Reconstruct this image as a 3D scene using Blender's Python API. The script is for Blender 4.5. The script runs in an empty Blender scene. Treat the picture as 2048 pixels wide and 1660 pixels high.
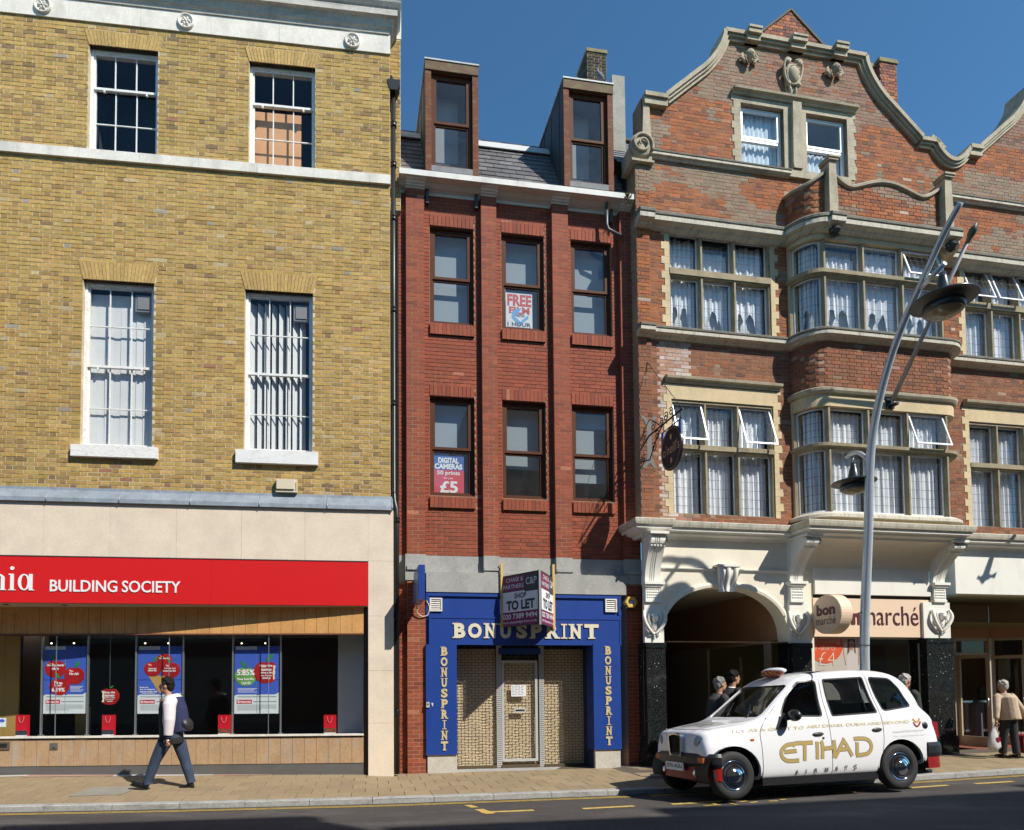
import bpy, bmesh, math, random
from mathutils import Vector, Matrix, noise
from mathutils.bvhtree import BVHTree
random.seed(7)
PI = math.pi; R = math.radians
SC = bpy.context.scene
COL = SC.collection

# ------------------------------------------------------------------ camera, sky, sun, exposure
F_, PX, PY, PITCH, ROLL = 1267.0, 892.0, 1322.0, R(2.34), R(0.31)
W_, H_ = 2048.0, 1660.0
def _rm():
    cp, sp, cr, sr = math.cos(PITCH), math.sin(PITCH), math.cos(ROLL), math.sin(ROLL)
    M = Matrix(((1,0,0),(0,0,-1),(0,1,0)))
    P = Matrix(((1,0,0),(0,cp,sp),(0,-sp,cp)))
    Q = Matrix(((cr,sr,0),(-sr,cr,0),(0,0,1)))
    return Q @ P @ M
RM = _rm()
cam_d = bpy.data.cameras.new('camera'); cam = bpy.data.objects.new('camera', cam_d); COL.objects.link(cam)
cam_d.sensor_width = 36; cam_d.sensor_fit = 'HORIZONTAL'; cam_d.lens = F_/W_*36
cam_d.shift_x = (W_/2-PX)/W_; cam_d.shift_y = (PY-H_/2)/W_
cam_d.clip_start = .05; cam_d.clip_end = 3000
x_, y_, z_ = Vector(RM[0]), -Vector(RM[1]), -Vector(RM[2])
cam.matrix_world = Matrix(((x_[0],y_[0],z_[0],0),(x_[1],y_[1],z_[1],0),(x_[2],y_[2],z_[2],0),(0,0,0,1)))
SC.camera = cam

SUN_AZ, SUN_EL = R(48.9), R(44.7)      # azimuth of the sun from the -Y axis towards +X
sd = Vector((math.sin(SUN_AZ)*math.cos(SUN_EL), -math.cos(SUN_AZ)*math.cos(SUN_EL), math.sin(SUN_EL)))
wd = bpy.data.worlds.new('World'); SC.world = wd; wd.use_nodes = True
nt = wd.node_tree; nt.nodes.clear()
wo = nt.nodes.new('ShaderNodeOutputWorld'); bg = nt.nodes.new('ShaderNodeBackground'); sk = nt.nodes.new('ShaderNodeTexSky')
sk.sky_type = 'NISHITA'; sk.sun_disc = False; sk.sun_elevation = SUN_EL
sk.sun_rotation = math.atan2(sd.x, sd.y)
sk.altitude = 0; sk.air_density = 1.0; sk.dust_density = 0.1; sk.ozone_density = 3.0
bg.inputs[1].default_value = 0.102
hs = nt.nodes.new('ShaderNodeVectorMath'); hs.operation = 'MULTIPLY'; hs.inputs[1].default_value = (.62, 1.0, 1.12); nt.links.new(sk.outputs[0], hs.inputs[0])
nt.links.new(hs.outputs[0], bg.inputs[0]); nt.links.new(bg.outputs[0], wo.inputs[0])
sl = bpy.data.lights.new('sun', 'SUN'); so = bpy.data.objects.new('sun', sl); COL.objects.link(so)
sl.energy = 4.6; sl.angle = R(0.53); sl.color = (1.0, 0.95, 0.86)
so.rotation_euler = sd.to_track_quat('Z', 'Y').to_euler(); so.location = (6, -10, 20)
vs = SC.view_settings
vs.view_transform = 'Standard'; vs.look = 'None'; vs.exposure = 0.38; vs.gamma = 1; vs.use_curve_mapping = False
SC.display_settings.display_device = 'sRGB'
SC.cycles.max_bounces = 6; SC.cycles.diffuse_bounces = 3; SC.cycles.glossy_bounces = 4
SC.cycles.transparent_max_bounces = 16; SC.cycles.transmission_bounces = 4
SC.cycles.caustics_reflective = False; SC.cycles.caustics_refractive = False

# ------------------------------------------------------------------ from a pixel of the photograph to a point in the street
def ray(px, py):
    d = RM.transposed() @ Vector(((px-PX)/F_, (py-PY)/F_, 1.0))
    return d / d.y
def at_y(px, py, Y): return ray(px, py)*Y
def at_z(px, py, Z):
    d = ray(px, py); return d*(Z/d.z)
class Frame:
    """a facade plane: u along it, d out of it towards the street, z up"""
    def __init__(s, yaw, Y0):
        a = R(yaw); s.a = a; s.U = Vector((math.cos(a), math.sin(a), 0)); s.N = Vector((math.sin(a), -math.cos(a), 0)); s.O = Vector((0, Y0, 0))
        s.mw = Matrix.Translation(s.O) @ Matrix.Rotation(a, 4, 'Z')
    def P(s, px, py, d=0.0):
        r = ray(px, py); o = s.O + s.N*d; t = o.dot(s.N)/r.dot(s.N); p = r*t - s.O
        return p.dot(s.U), p.z
    def u(s, px, py, d=0.0): return s.P(px, py, d)[0]
    def z(s, px, py, d=0.0): return s.P(px, py, d)[1]
    def rect(s, x0, y0, x1, y1, d=0.0):
        """left/right/bottom/top in metres; y0 is the top and y1 the bottom, both read at the left edge x0"""
        u0, z1 = s.P(x0, y0, d); z0 = s.z(x0, y1, d); ym = (y0+y1)/2
        return s.u(x0, ym, d), s.u(x1, ym, d), z0, z1
    def W(s, u, d, z): return s.O + s.U*u + s.N*d + Vector((0,0,z))
FA = Frame(6.6, 11.61); FB = Frame(8.4, 11.90); FC = Frame(9.6, 11.60)

# ------------------------------------------------------------------ materials
def lin(c):
    return tuple(((v/255)/12.92 if v/255 <= .04045 else ((v/255+.055)/1.055)**2.4) for v in c)
MATS = {}
def mat(name, col=(.5,.5,.5), rough=.8, var=.0, scale=8.0, metal=0.0, bump=0.0, bscale=60.0, stain=None, stain_amt=0.0, stain_scale=3.0, stretch=(1,1,1), attr=False, objcol=False, spec=.5, emit=None, coat=0.0, alpha=1.0, seed=0.0, fine=0.0):
    if name in MATS: return MATS[name]
    m = bpy.data.materials.new(name); m.use_nodes = True; n = m.node_tree; n.nodes.clear(); L = n.links.new
    out = n.nodes.new('ShaderNodeOutputMaterial'); b = n.nodes.new('ShaderNodeBsdfPrincipled'); L(b.outputs[0], out.inputs[0])
    b.inputs['Roughness'].default_value = rough; b.inputs['Metallic'].default_value = metal
    b.inputs['Specular IOR Level'].default_value = spec; b.inputs['Coat Weight'].default_value = coat
    b.inputs['Coat Roughness'].default_value = .05
    tc = n.nodes.new('ShaderNodeTexCoord'); mp = n.nodes.new('ShaderNodeMapping'); L(tc.outputs['Object'], mp.inputs[0])
    mp.inputs['Location'].default_value = (seed, seed*1.7, seed*.3)
    if attr:
        a = n.nodes.new('ShaderNodeAttribute'); a.attribute_name = 'bc'; src = a.outputs['Color']
    elif objcol:
        a = n.nodes.new('ShaderNodeObjectInfo'); src = a.outputs['Color']
        am = n.nodes.new('ShaderNodeVectorMath'); am.operation = 'ADD'; L(tc.outputs['Object'], am.inputs[0])
        rs = n.nodes.new('ShaderNodeMath'); rs.operation = 'MULTIPLY'; rs.inputs[1].default_value = 50; L(a.outputs['Random'], rs.inputs[0]); L(rs.outputs[0], am.inputs[1]); L(am.outputs[0], mp.inputs[0])
    else:
        a = n.nodes.new('ShaderNodeRGB'); a.outputs[0].default_value = (*col, 1); src = a.outputs[0]
    def noise_(sc, det=4.0, mapping=None, rough_=.6):
        t = n.nodes.new('ShaderNodeTexNoise'); t.inputs['Scale'].default_value = sc; t.inputs['Detail'].default_value = det; t.inputs['Roughness'].default_value = rough_
        L((mapping or mp).outputs[0], t.inputs['Vector']); return t
    if var > 0:
        t = noise_(scale); mr = n.nodes.new('ShaderNodeMapRange'); L(t.outputs['Fac'], mr.inputs[0])
        mr.inputs[1].default_value = .25; mr.inputs[2].default_value = .75; mr.inputs[3].default_value = 1-var; mr.inputs[4].default_value = 1+var
        mx = n.nodes.new('ShaderNodeVectorMath'); mx.operation = 'SCALE'; L(src, mx.inputs[0]); L(mr.outputs[0], mx.inputs['Scale']); src = mx.outputs[0]
    if fine > 0:
        t = noise_(scale*9, 3); mr = n.nodes.new('ShaderNodeMapRange'); L(t.outputs['Fac'], mr.inputs[0])
        mr.inputs[1].default_value = .3; mr.inputs[2].default_value = .7; mr.inputs[3].default_value = 1-fine; mr.inputs[4].default_value = 1+fine
        mx = n.nodes.new('ShaderNodeVectorMath'); mx.operation = 'SCALE'; L(src, mx.inputs[0]); L(mr.outputs[0], mx.inputs['Scale']); src = mx.outputs[0]
    if stain is not None:
        mp2 = n.nodes.new('ShaderNodeMapping'); mp2.inputs['Scale'].default_value = stretch; L(tc.outputs['Object'], mp2.inputs[0])
        mp2.inputs['Location'].default_value = (seed+3, seed, seed*2)
        t = noise_(stain_scale, 6, mp2, .65); mr = n.nodes.new('ShaderNodeMapRange'); L(t.outputs['Fac'], mr.inputs[0])
        mr.inputs[1].default_value = .5-.0; mr.inputs[2].default_value = .72; mr.inputs[4].default_value = stain_amt
        mx = n.nodes.new('ShaderNodeMix'); mx.data_type = 'RGBA'; L(mr.outputs[0], mx.inputs['Factor']); L(src, mx.inputs['A']); mx.inputs['B'].default_value = (*stain, 1); src = mx.outputs['Result']
    L(src, b.inputs['Base Color'])
    if bump > 0:
        t = noise_(bscale, 4); bp = n.nodes.new('ShaderNodeBump'); bp.inputs['Strength'].default_value = bump; bp.inputs['Distance'].default_value = .01
        L(t.outputs['Fac'], bp.inputs['Height']); L(bp.outputs[0], b.inputs['Normal'])
    if emit:
        b.inputs['Emission Color'].default_value = (*emit[0], 1); b.inputs['Emission Strength'].default_value = emit[1]
    MATS[name] = m; return m
def glass_mat(name, tint=(1,1,1), ior=1.6, rough=.0, dirt=.0, wav=0.0):
    m = bpy.data.materials.new(name); m.use_nodes = True; n = m.node_tree; n.nodes.clear(); L = n.links.new
    out = n.nodes.new('ShaderNodeOutputMaterial'); tr = n.nodes.new('ShaderNodeBsdfTransparent'); tr.inputs[0].default_value = (*tint, 1)
    gl = n.nodes.new('ShaderNodeBsdfGlossy'); gl.inputs['Roughness'].default_value = rough
    fr = n.nodes.new('ShaderNodeFresnel'); ge = n.nodes.new('ShaderNodeNewGeometry'); mr0 = n.nodes.new('ShaderNodeMapRange')
    L(ge.outputs['Backfacing'], mr0.inputs[0]); mr0.inputs[3].default_value = ior; mr0.inputs[4].default_value = 1/ior; L(mr0.outputs[0], fr.inputs[0])
    mx = n.nodes.new('ShaderNodeMixShader'); L(fr.outputs[0], mx.inputs[0]); L(tr.outputs[0], mx.inputs[1]); L(gl.outputs[0], mx.inputs[2])
    last = mx
    tc = n.nodes.new('ShaderNodeTexCoord')
    if wav > 0:
        t = n.nodes.new('ShaderNodeTexNoise'); t.inputs['Scale'].default_value = 2.2; t.inputs['Detail'].default_value = 1; L(tc.outputs['Object'], t.inputs['Vector'])
        bp = n.nodes.new('ShaderNodeBump'); bp.inputs['Strength'].default_value = wav; bp.inputs['Distance'].default_value = .02
        L(t.outputs['Fac'], bp.inputs['Height']); L(bp.outputs[0], gl.inputs['Normal']); L(bp.outputs[0], fr.inputs['Normal'])
    if dirt > 0:
        df = n.nodes.new('ShaderNodeBsdfDiffuse'); df.inputs[0].default_value = (.5,.52,.52,1)
        t = n.nodes.new('ShaderNodeTexNoise'); t.inputs['Scale'].default_value = 3; t.inputs['Detail'].default_value = 6; L(tc.outputs['Object'], t.inputs['Vector'])
        mr = n.nodes.new('ShaderNodeMapRange'); L(t.outputs['Fac'], mr.inputs[0]); mr.inputs[1].default_value = .3; mr.inputs[2].default_value = .8; mr.inputs[3].default_value = dirt*.4; mr.inputs[4].default_value = dirt
        m2 = n.nodes.new('ShaderNodeMixShader'); L(mr.outputs[0], m2.inputs[0]); L(mx.outputs[0], m2.inputs[1]); L(df.outputs[0], m2.inputs[2]); last = m2
    L(last.outputs[0], out.inputs[0]); MATS[name] = m; return m

# ------------------------------------------------------------------ mesh building
class MB:
    def __init__(s): s.v = []; s.f = []; s.c = []; s.smooth = []
    def add(s, vs_, fs, col=None, smooth=False):
        k = len(s.v); s.v += [tuple(p) for p in vs_]
        for f in fs: s.f.append(tuple(i+k for i in f)); s.c.append(col); s.smooth.append(smooth)
        return s
    def box(s, u0, u1, y0, y1, z0, z1, col=None, skip=''):
        if u1 < u0: u0, u1 = u1, u0
        if y1 < y0: y0, y1 = y1, y0
        if z1 < z0: z0, z1 = z1, z0
        v = [(u0,y0,z0),(u1,y0,z0),(u1,y1,z0),(u0,y1,z0),(u0,y0,z1),(u1,y0,z1),(u1,y1,z1),(u0,y1,z1)]
        fs = {'b':(3,2,1,0),'t':(4,5,6,7),'f':(0,1,5,4),'k':(2,3,7,6),'l':(3,0,4,7),'r':(1,2,6,5)}
        return s.add(v, [q for k, q in fs.items() if k not in skip], col)
    def quad(s, a, b, c, d, col=None): return s.add([a,b,c,d], [(0,1,2,3)], col)
    def prism(s, poly, y0, y1, col=None, smooth=False):
        """polygon of (u,z), counter-clockwise seen from the street, extruded from y0 (front) to y1"""
        n = len(poly); v = [(p[0], y0, p[1]) for p in poly] + [(p[0], y1, p[1]) for p in poly]
        k = len(s.v); s.v += v
        tri = tess(poly)
        for t in tri: s.f.append(tuple(i+k for i in t)); s.c.append(col); s.smooth.append(False)
        for t in tri: s.f.append(tuple(i+k+n for i in reversed(t))); s.c.append(col); s.smooth.append(False)
        for i in range(n):
            j = (i+1) % n; s.f.append((k+j, k+i, k+n+i, k+n+j)); s.c.append(col); s.smooth.append(smooth)
        return s
    def flat(s, poly, y, col=None):
        k = len(s.v); s.v += [(p[0], y, p[1]) for p in poly]
        for t in tess(poly): s.f.append(tuple(i+k for i in t)); s.c.append(col); s.smooth.append(False)
        return s
    def tube(s, pts, r, n=8, col=None, cap=True, flat=None):
        pts = [Vector(p) for p in pts]; rs = r if isinstance(r, (list, tuple)) else [r]*len(pts); k = len(s.v); prev = None
        for i, p in enumerate(pts):
            t = (pts[min(i+1, len(pts)-1)]-pts[max(i-1, 0)]).normalized()
            if prev is None:
                a = Vector((0,0,1)) if abs(t.z) < .9 else Vector((1,0,0)); x = t.cross(a).normalized()
            else: x = (prev - t*prev.dot(t)).normalized()
            prev = x; yv = t.cross(x)
            for j in range(n):
                an = 2*PI*j/n; e = 1.0
                s.v.append(tuple(p + (x*math.cos(an)+yv*math.sin(an)*(flat or 1))*rs[i]))
        for i in range(len(pts)-1):
            for j in range(n):
                j2 = (j+1) % n; s.f.append((k+i*n+j, k+i*n+j2, k+(i+1)*n+j2, k+(i+1)*n+j)); s.c.append(col); s.smooth.append(True)
        if cap:
            s.f.append(tuple(k+j for j in range(n))[::-1]); s.c.append(col); s.smooth.append(False)
            s.f.append(tuple(k+(len(pts)-1)*n+j for j in range(n))); s.c.append(col); s.smooth.append(False)
        return s
    def lathe(s, prof, origin=(0,0,0), axis='z', n=24, col=None, M=None):
        """prof = [(r, h)...] revolved about axis"""
        k = len(s.v); o = Vector(origin)
        for r, h in prof:
            for j in range(n):
                a = 2*PI*j/n; c_, s_ = math.cos(a)*r, math.sin(a)*r
                p = Vector((c_, s_, h)) if axis == 'z' else (Vector((c_, h, s_)) if axis == 'y' else Vector((h, c_, s_)))
                if M is not None: p = M @ p
                s.v.append(tuple(o+p))
        for i in range(len(prof)-1):
            for j in range(n):
                j2 = (j+1) % n; s.f.append((k+i*n+j, k+i*n+j2, k+(i+1)*n+j2, k+(i+1)*n+j)); s.c.append(col); s.smooth.append(True)
        return s
    def ell(s, c, r, n=12, m=8, col=None, M=None):
        c = Vector(c); k = len(s.v)
        for i in range(m+1):
            th = PI*i/m
            for j in range(n):
                a = 2*PI*j/n; p = Vector((math.sin(th)*math.cos(a)*r[0], math.sin(th)*math.sin(a)*r[1], math.cos(th)*r[2]))
                if M is not None: p = M @ p
                s.v.append(tuple(c+p))
        for i in range(m):
            for j in range(n):
                j2 = (j+1) % n; s.f.append((k+i*n+j, k+(i+1)*n+j, k+(i+1)*n+j2, k+i*n+j2)); s.c.append(col); s.smooth.append(True)
        return s
    def sweep(s, path, prof, col=None, closed=False, smooth=False, caps=True):
        """profile [(out, z)...] swept along a plan path [(u, y)...]; out grows towards the street side (to the right hand of the walking direction seen from above)"""
        n = len(path); P_ = [Vector((p[0], p[1])) for p in path]; k = len(s.v); m = len(prof)
        for i in range(n):
            ta = (P_[i]-P_[i-1]).normalized() if i > 0 else None
            tb = (P_[i+1]-P_[i]).normalized() if i < n-1 else None
            if ta is None: ta = tb
            if tb is None: tb = ta
            na = Vector((ta.y, -ta.x)); nb = Vector((tb.y, -tb.x)); q = (na+nb).normalized(); sc = 1/max(.35, q.dot(na))
            for o, z in prof: s.v.append((P_[i].x+q.x*o*sc, P_[i].y+q.y*o*sc, z))
        for i in range(n-1):
            for j in range(m if closed else m-1):
                j2 = (j+1) % m; s.f.append((k+i*m+j, k+i*m+j2, k+(i+1)*m+j2, k+(i+1)*m+j)); s.c.append(col); s.smooth.append(smooth)
        if caps and m > 2:
            t = tess(prof)
            for a in t: s.f.append(tuple(k+i for i in a)); s.c.append(col); s.smooth.append(False)
            for a in t: s.f.append(tuple(k+(n-1)*m+i for i in reversed(a))); s.c.append(col); s.smooth.append(False)
        return s
    def mesh(s, name, attr=False):
        me = bpy.data.meshes.new(name); me.from_pydata(s.v, [], s.f); me.polygons.foreach_set('use_smooth', s.smooth)
        if attr or any(c is not None for c in s.c):
            at = me.attributes.new('bc', 'FLOAT_COLOR', 'CORNER'); buf = []
            for f, c in zip(s.f, s.c):
                c = c or (.5,.5,.5); buf += [c[0], c[1], c[2], 1.0]*len(f)
            at.data.foreach_set('color', buf)
        me.update(); return me
    def build(s, name, material, parent=None, kind=None, label=None, mw=None):
        me = s.mesh(name); me.materials.append(material); o = bpy.data.objects.new(name, me); COL.objects.link(o)
        if parent is not None: o.parent = parent
        if mw is not None: o.matrix_world = mw
        if kind: o['kind'] = kind
        if label: o['label'] = label
        return o
from mathutils.geometry import tessellate_polygon
def tess(poly):
    if len(poly) == 3: return [(0,1,2)] if area(poly) > 0 else [(2,1,0)]
    r = tessellate_polygon([[Vector((p[0], p[1], 0)) for p in poly]]); out = []
    for t in r:
        a = area([poly[i] for i in t]); out.append(tuple(t) if a > 0 else tuple(reversed(t)))
    return out
def area(p): return sum(p[i][0]*p[(i+1) % len(p)][1]-p[(i+1) % len(p)][0]*p[i][1] for i in range(len(p)))/2
def empty(name, label, cat, mw=None, group=None, parent=None):
    o = bpy.data.objects.new(name, None); o.empty_display_size = .3; COL.objects.link(o)
    if mw is not None: o.matrix_world = mw
    if label: o['label'] = label
    if cat: o['category'] = cat
    if group: o['group'] = group
    if parent is not None: o.parent = parent
    return o
def tag(o, label, cat, group=None):
    o['label'] = label; o['category'] = cat
    if group: o['group'] = group
    return o
def copy_tree(o, parent=None):
    c = o.copy(); COL.objects.link(c)
    if parent is not None: c.parent = parent
    for ch in list(o.children): copy_tree(ch, c)
    return c
def arc(cx, cz, r, a0, a1, n, rz=None):
    return [(cx+r*math.cos(R(a0+(a1-a0)*i/n)), cz+(rz or r)*math.sin(R(a0+(a1-a0)*i/n))) for i in range(n+1)]
def spline(pts, n=8):
    """Catmull-Rom through the points"""
    out = []; P_ = [Vector(p) for p in pts]
    for i in range(len(P_)-1):
        a, b, c, d = P_[max(i-1,0)], P_[i], P_[i+1], P_[min(i+2, len(P_)-1)]
        for k in range(n):
            t = k/n; out.append(.5*((2*b)+(c-a)*t+(2*a-5*b+4*c-d)*t*t+(3*b-a-3*c+d)*t**3))
    out.append(P_[-1]); return out
# ---- lettering
_tc = {}
def glyphs(txt, bold=0.0, spacing=1.0, shear=0.0):
    key = (txt, bold, spacing, shear)
    if key not in _tc:
        c = bpy.data.curves.new('t', 'FONT'); c.body = txt; c.offset = bold; c.space_character = spacing; c.resolution_u = 3; c.shear = shear
        o = bpy.data.objects.new('t', c); m = o.to_mesh()
        v = [(p.co.x, p.co.y) for p in m.vertices]; f = [tuple(q.vertices) for q in m.polygons]
        o.to_mesh_clear(); bpy.data.objects.remove(o); bpy.data.curves.remove(c)
        if not v: v = [(0,0),(1,0),(1,1)]
        x0 = min(p[0] for p in v); x1 = max(p[0] for p in v); y0 = min(p[1] for p in v); y1 = max(p[1] for p in v)
        _tc[key] = ([((p[0]-x0)/(x1-x0), (p[1]-y0)/(y1-y0)) for p in v], f)
    return _tc[key]
def text_into(mb, txt, u0, u1, z0, z1, y, depth=0.0, bold=0.0, spacing=1.0, col=None, fn=None, shear=0.0):
    """fits the words into the box; y is the local depth of their face"""
    v, f = glyphs(txt, bold, spacing, shear); n = len(v)
    pt = [(u0+(u1-u0)*a, y, z0+(z1-z0)*b) for a, b in v]
    if fn: pt = [fn(*p) for p in pt]
    ff = []
    for q in f:
        a, b, c = (v[q[0]], v[q[1]], v[q[2]]); ar = (b[0]-a[0])*(c[1]-a[1])-(c[0]-a[0])*(b[1]-a[1]); ff.append(q if ar > 0 else tuple(reversed(q)))
    mb.add(pt, ff, col)
    if depth > 0:
        cnt = {}
        for q in ff:
            for i in range(len(q)):
                e = (q[i], q[(i+1) % len(q)]); cnt[e] = cnt.get(e, 0)+1
        back = [(p[0], y+depth, p[2]) for p in pt]; edges = [e for e in cnt if (e[1], e[0]) not in cnt]
        mb.add(pt+back, [(b, a, a+n, b+n) for a, b in edges], col)
    return mb
def strokes(mb, segs, u0, u1, z0, z1, y0, y1, w, col=None):
    """straight strokes in a unit square drawn as flat bars of width w (metres)"""
    for k, (ax, az, bx, bz) in enumerate(segs):
        a = Vector((u0+(u1-u0)*ax, z0+(z1-z0)*az)); b = Vector((u0+(u1-u0)*bx, z0+(z1-z0)*bz)); t = (b-a).normalized(); n_ = Vector((-t.y, t.x))*w/2
        p = [a-n_, b-n_, b+n_, a+n_]; mb.prism([tuple(q) for q in p], y0-.0004*(k % 5), y1)
    return mb
# ------------------------------------------------------------------ shared pieces
def proj(p):
    c = RM @ Vector(p); return (PX+F_*c.x/c.z, PY+F_*c.y/c.z) if c.z > .05 else (-9999, -9999)
def face_holes(mb, outer, holes, y, col=None):
    loops = [[Vector((p[0], p[1], 0)) for p in outer]] + [[Vector((p[0], p[1], 0)) for p in h] for h in holes]
    flatp = [p for l in loops for p in l]; k = len(mb.v); mb.v += [(p.x, y, p.y) for p in flatp]
    for t in tessellate_polygon(loops):
        a = area([(flatp[i].x, flatp[i].y) for i in t]); t = tuple(t) if a > 0 else tuple(reversed(t))
        mb.f.append(tuple(i+k for i in t)); mb.c.append(col); mb.smooth.append(False)
def rectp(r): return [(r[0], r[2]), (r[1], r[2]), (r[1], r[3]), (r[0], r[3])]
def reveals(mb, hole, y0, y1):
    n = len(hole)
    for i in range(n):
        a, b = hole[i], hole[(i+1) % n]
        mb.quad((a[0],y0,a[1]), (b[0],y0,b[1]), (b[0],y1,b[1]), (a[0],y1,a[1]))
def wall_shell(mb, outer, holes, y, depth, rev=.25):
    face_holes(mb, outer, holes, y)
    n = len(outer)
    for i in range(n):
        a, b = outer[i], outer[(i+1) % n]
        mb.quad((b[0],y,b[1]), (a[0],y,a[1]), (a[0],y+depth,a[1]), (b[0],y+depth,b[1]))
    for h in holes: reveals(mb, h, y, y+rev)
    k = len(mb.v); mb.v += [(p[0], y+depth, p[1]) for p in outer]
def courses(s0, s1, z0, z1, ch=.075, bl=.225, bond='flemish', clip=None, excl=(), j=.010, zr=0.0, off=0.0):
    """lays out a brick bond; excl are functions z -> (a, b) or None"""
    out = []; n0 = math.floor((z0-zr)/ch); k = n0
    while zr+k*ch < z1:
        za, zb = zr+k*ch, zr+(k+1)*ch; zm = (za+zb)/2
        if za < z0-ch*.6 or zb > z1+ch*.6: k += 1; continue
        iv = [(s0, s1)] if clip is None else clip(zm)
        for ex in excl:
            e = ex(zm)
            if e:
                nv = []
                for a, b in iv:
                    if e[1] <= a or e[0] >= b: nv.append((a, b)); continue
                    if e[0] > a: nv.append((a, e[0]))
                    if e[1] < b: nv.append((e[1], b))
                iv = nv
        if bond == 'flemish': pat = [bl, bl/2]; per = bl*1.5; ph = (k % 2)*per/2
        elif bond == 'english': pat = [bl] if k % 2 else [bl/2]; per = pat[0]; ph = 0 if k % 2 else bl/4
        else: pat = [bl]; per = bl; ph = (k % 2)*bl/2
        for a, b in iv:
            m = math.floor((a-ph-off)/per)-1; x = ph+off+m*per; i = 0
            while x < b:
                w = pat[i % len(pat)]; xa, xb = max(a, x), min(b, x+w)
                if xb-xa > .045: out.append((xa+j/2, xb-j/2, max(za, z0-.02)+j/2, zb-j/2, w < bl*.8))
                elif xb-xa > .012 and out and abs(out[-1][1]+j/2-xa) < 1e-4 and abs(out[-1][2]-za-j/2) < .02:
                    out[-1] = (out[-1][0], xb-j/2, out[-1][2], out[-1][3], out[-1][4])
                x += w; i += 1
        k += 1
    return out
_bm = {}
def lay(bricks, parent, colf, m_attr, m_obj, n_single=0, y=0.0, proud=.006, path=None, fr=None, name='brick', jit=.003, basis=None):
    """bricks become parts of their own (the n_single that show largest) and one joined remainder"""
    rnd = random.Random(len(bricks)); items = []
    for b in bricks:
        col = colf((b[0]+b[1])/2, (b[2]+b[3])/2, b[4], rnd); items.append((b, col, rnd.uniform(-jit, jit)))
    single = set()
    if n_single:
        sc = []
        for i, (b, c, j) in enumerate(items):
            w = fr.W((b[0]+b[1])/2, -y, (b[2]+b[3])/2); q = proj(w)
            if 0 < q[0] < W_ and 0 < q[1] < H_ and b[1]-b[0] > .08: sc.append((((b[1]-b[0])*(b[3]-b[2]))/w.length**2*-1, i))
        sc.sort(); single = set(i for _, i in sc[:n_single])
    mb = MB()
    for i, (b, col, j) in enumerate(items):
        if i in single:
            w, h = round(b[1]-b[0], 2), round(b[3]-b[2], 3); key = (w, h, m_obj.name)
            if key not in _bm:
                q = MB(); e = .002; q.add([(-w/2,0,-h/2),(w/2,0,-h/2),(w/2,0,h/2),(-w/2,0,h/2),(-w/2+e,-.012,-h/2+e),(w/2-e,-.012,-h/2+e),(w/2-e,-.012,h/2-e),(-w/2+e,-.012,h/2-e)], [(4,5,6,7),(0,1,5,4),(1,2,6,5),(2,3,7,6),(3,0,4,7)])
                me = q.mesh(name); me.materials.append(m_obj); _bm[key] = me
            o = bpy.data.objects.new(name, _bm[key]); COL.objects.link(o); o.parent = parent; o.color = (*col, 1)
            M = Matrix.Translation(((b[0]+b[1])/2, y-proud-j+.012, (b[2]+b[3])/2))
            o.matrix_basis = basis @ M if basis is not None else M
        elif path is None:
            ya = y-proud-j; mb.box(b[0], b[1], ya, y+.004, b[2], b[3], col, skip='k')
        else:
            (pa, na), (pb, nb) = path(b[0]), path(b[1]); o0 = proud+j
            v = []
            for z in (b[2], b[3]):
                v += [(pa[0]+na[0]*o0, pa[1]+na[1]*o0, z), (pb[0]+nb[0]*o0, pb[1]+nb[1]*o0, z), (pb[0]-nb[0]*.006, pb[1]-nb[1]*.006, z), (pa[0]-na[0]*.006, pa[1]-na[1]*.006, z)]
            mb.add(v, [(0,1,5,4),(3,2,1,0),(4,5,6,7),(3,0,4,7),(1,2,6,5)], col)
    if mb.v:
        o = mb.build(name if not single and path is None and len(bricks) < 60 else name+'work', m_attr, parent, kind='stuff')
        if basis is not None: o.matrix_basis = basis
    return mb
def path_fn(pts):
    """pts [(u, y)]: gives point and outward normal at arc length s"""
    P_ = [Vector(p) for p in pts]; L = [0]
    for a, b in zip(P_, P_[1:]): L.append(L[-1]+(b-a).length)
    def f(s):
        s = min(max(s, 0), L[-1]-1e-6); i = 0
        while L[i+1] < s: i += 1
        t = (P_[i+1]-P_[i]).normalized(); p = P_[i]+t*(s-L[i]); return (p.x, p.y), (t.y, -t.x)
    f.length = L[-1]; return f
def pick(rnd, pal):
    t = rnd.random()*sum(w for w, _ in pal)
    for w, c in pal:
        t -= w
        if t <= 0: break
    k = rnd.uniform(.86, 1.14); return tuple(min(1, v*k*rnd.uniform(.96, 1.04)) for v in c)
def room(parent, r, y0, depth, m, name='room_lining'):
    mb = MB(); u0, u1, z0, z1 = r; u0 -= .1; u1 += .1; z0 -= .1; z1 += .1
    v = [(u0,y0,z0),(u1,y0,z0),(u1,y0,z1),(u0,y0,z1),(u0,y0+depth,z0),(u1,y0+depth,z0),(u1,y0+depth,z1),(u0,y0+depth,z1)]
    mb.add(v, [(4,5,6,7),(0,1,5,4),(3,7,6,2),(0,4,7,3),(1,2,6,5)]); return mb.build(name, m, parent)
_pm = {}
def pane(parent, u0, u1, z0, z1, y, m, name='pane', basis=None):
    key = (round(u1-u0, 3), round(z1-z0, 3), m.name)
    if key not in _pm:
        w, h = key[0]/2, key[1]/2; q = MB(); q.quad((-w,0,-h),(w,0,-h),(w,0,h),(-w,0,h)); me = q.mesh(name); me.materials.append(m); _pm[key] = me
    o = bpy.data.objects.new(name, _pm[key]); COL.objects.link(o); o.parent = parent
    M = Matrix.Translation(((u0+u1)/2, y, (z0+z1)/2)); o.matrix_basis = basis @ M if basis is not None else M
    return o
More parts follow.
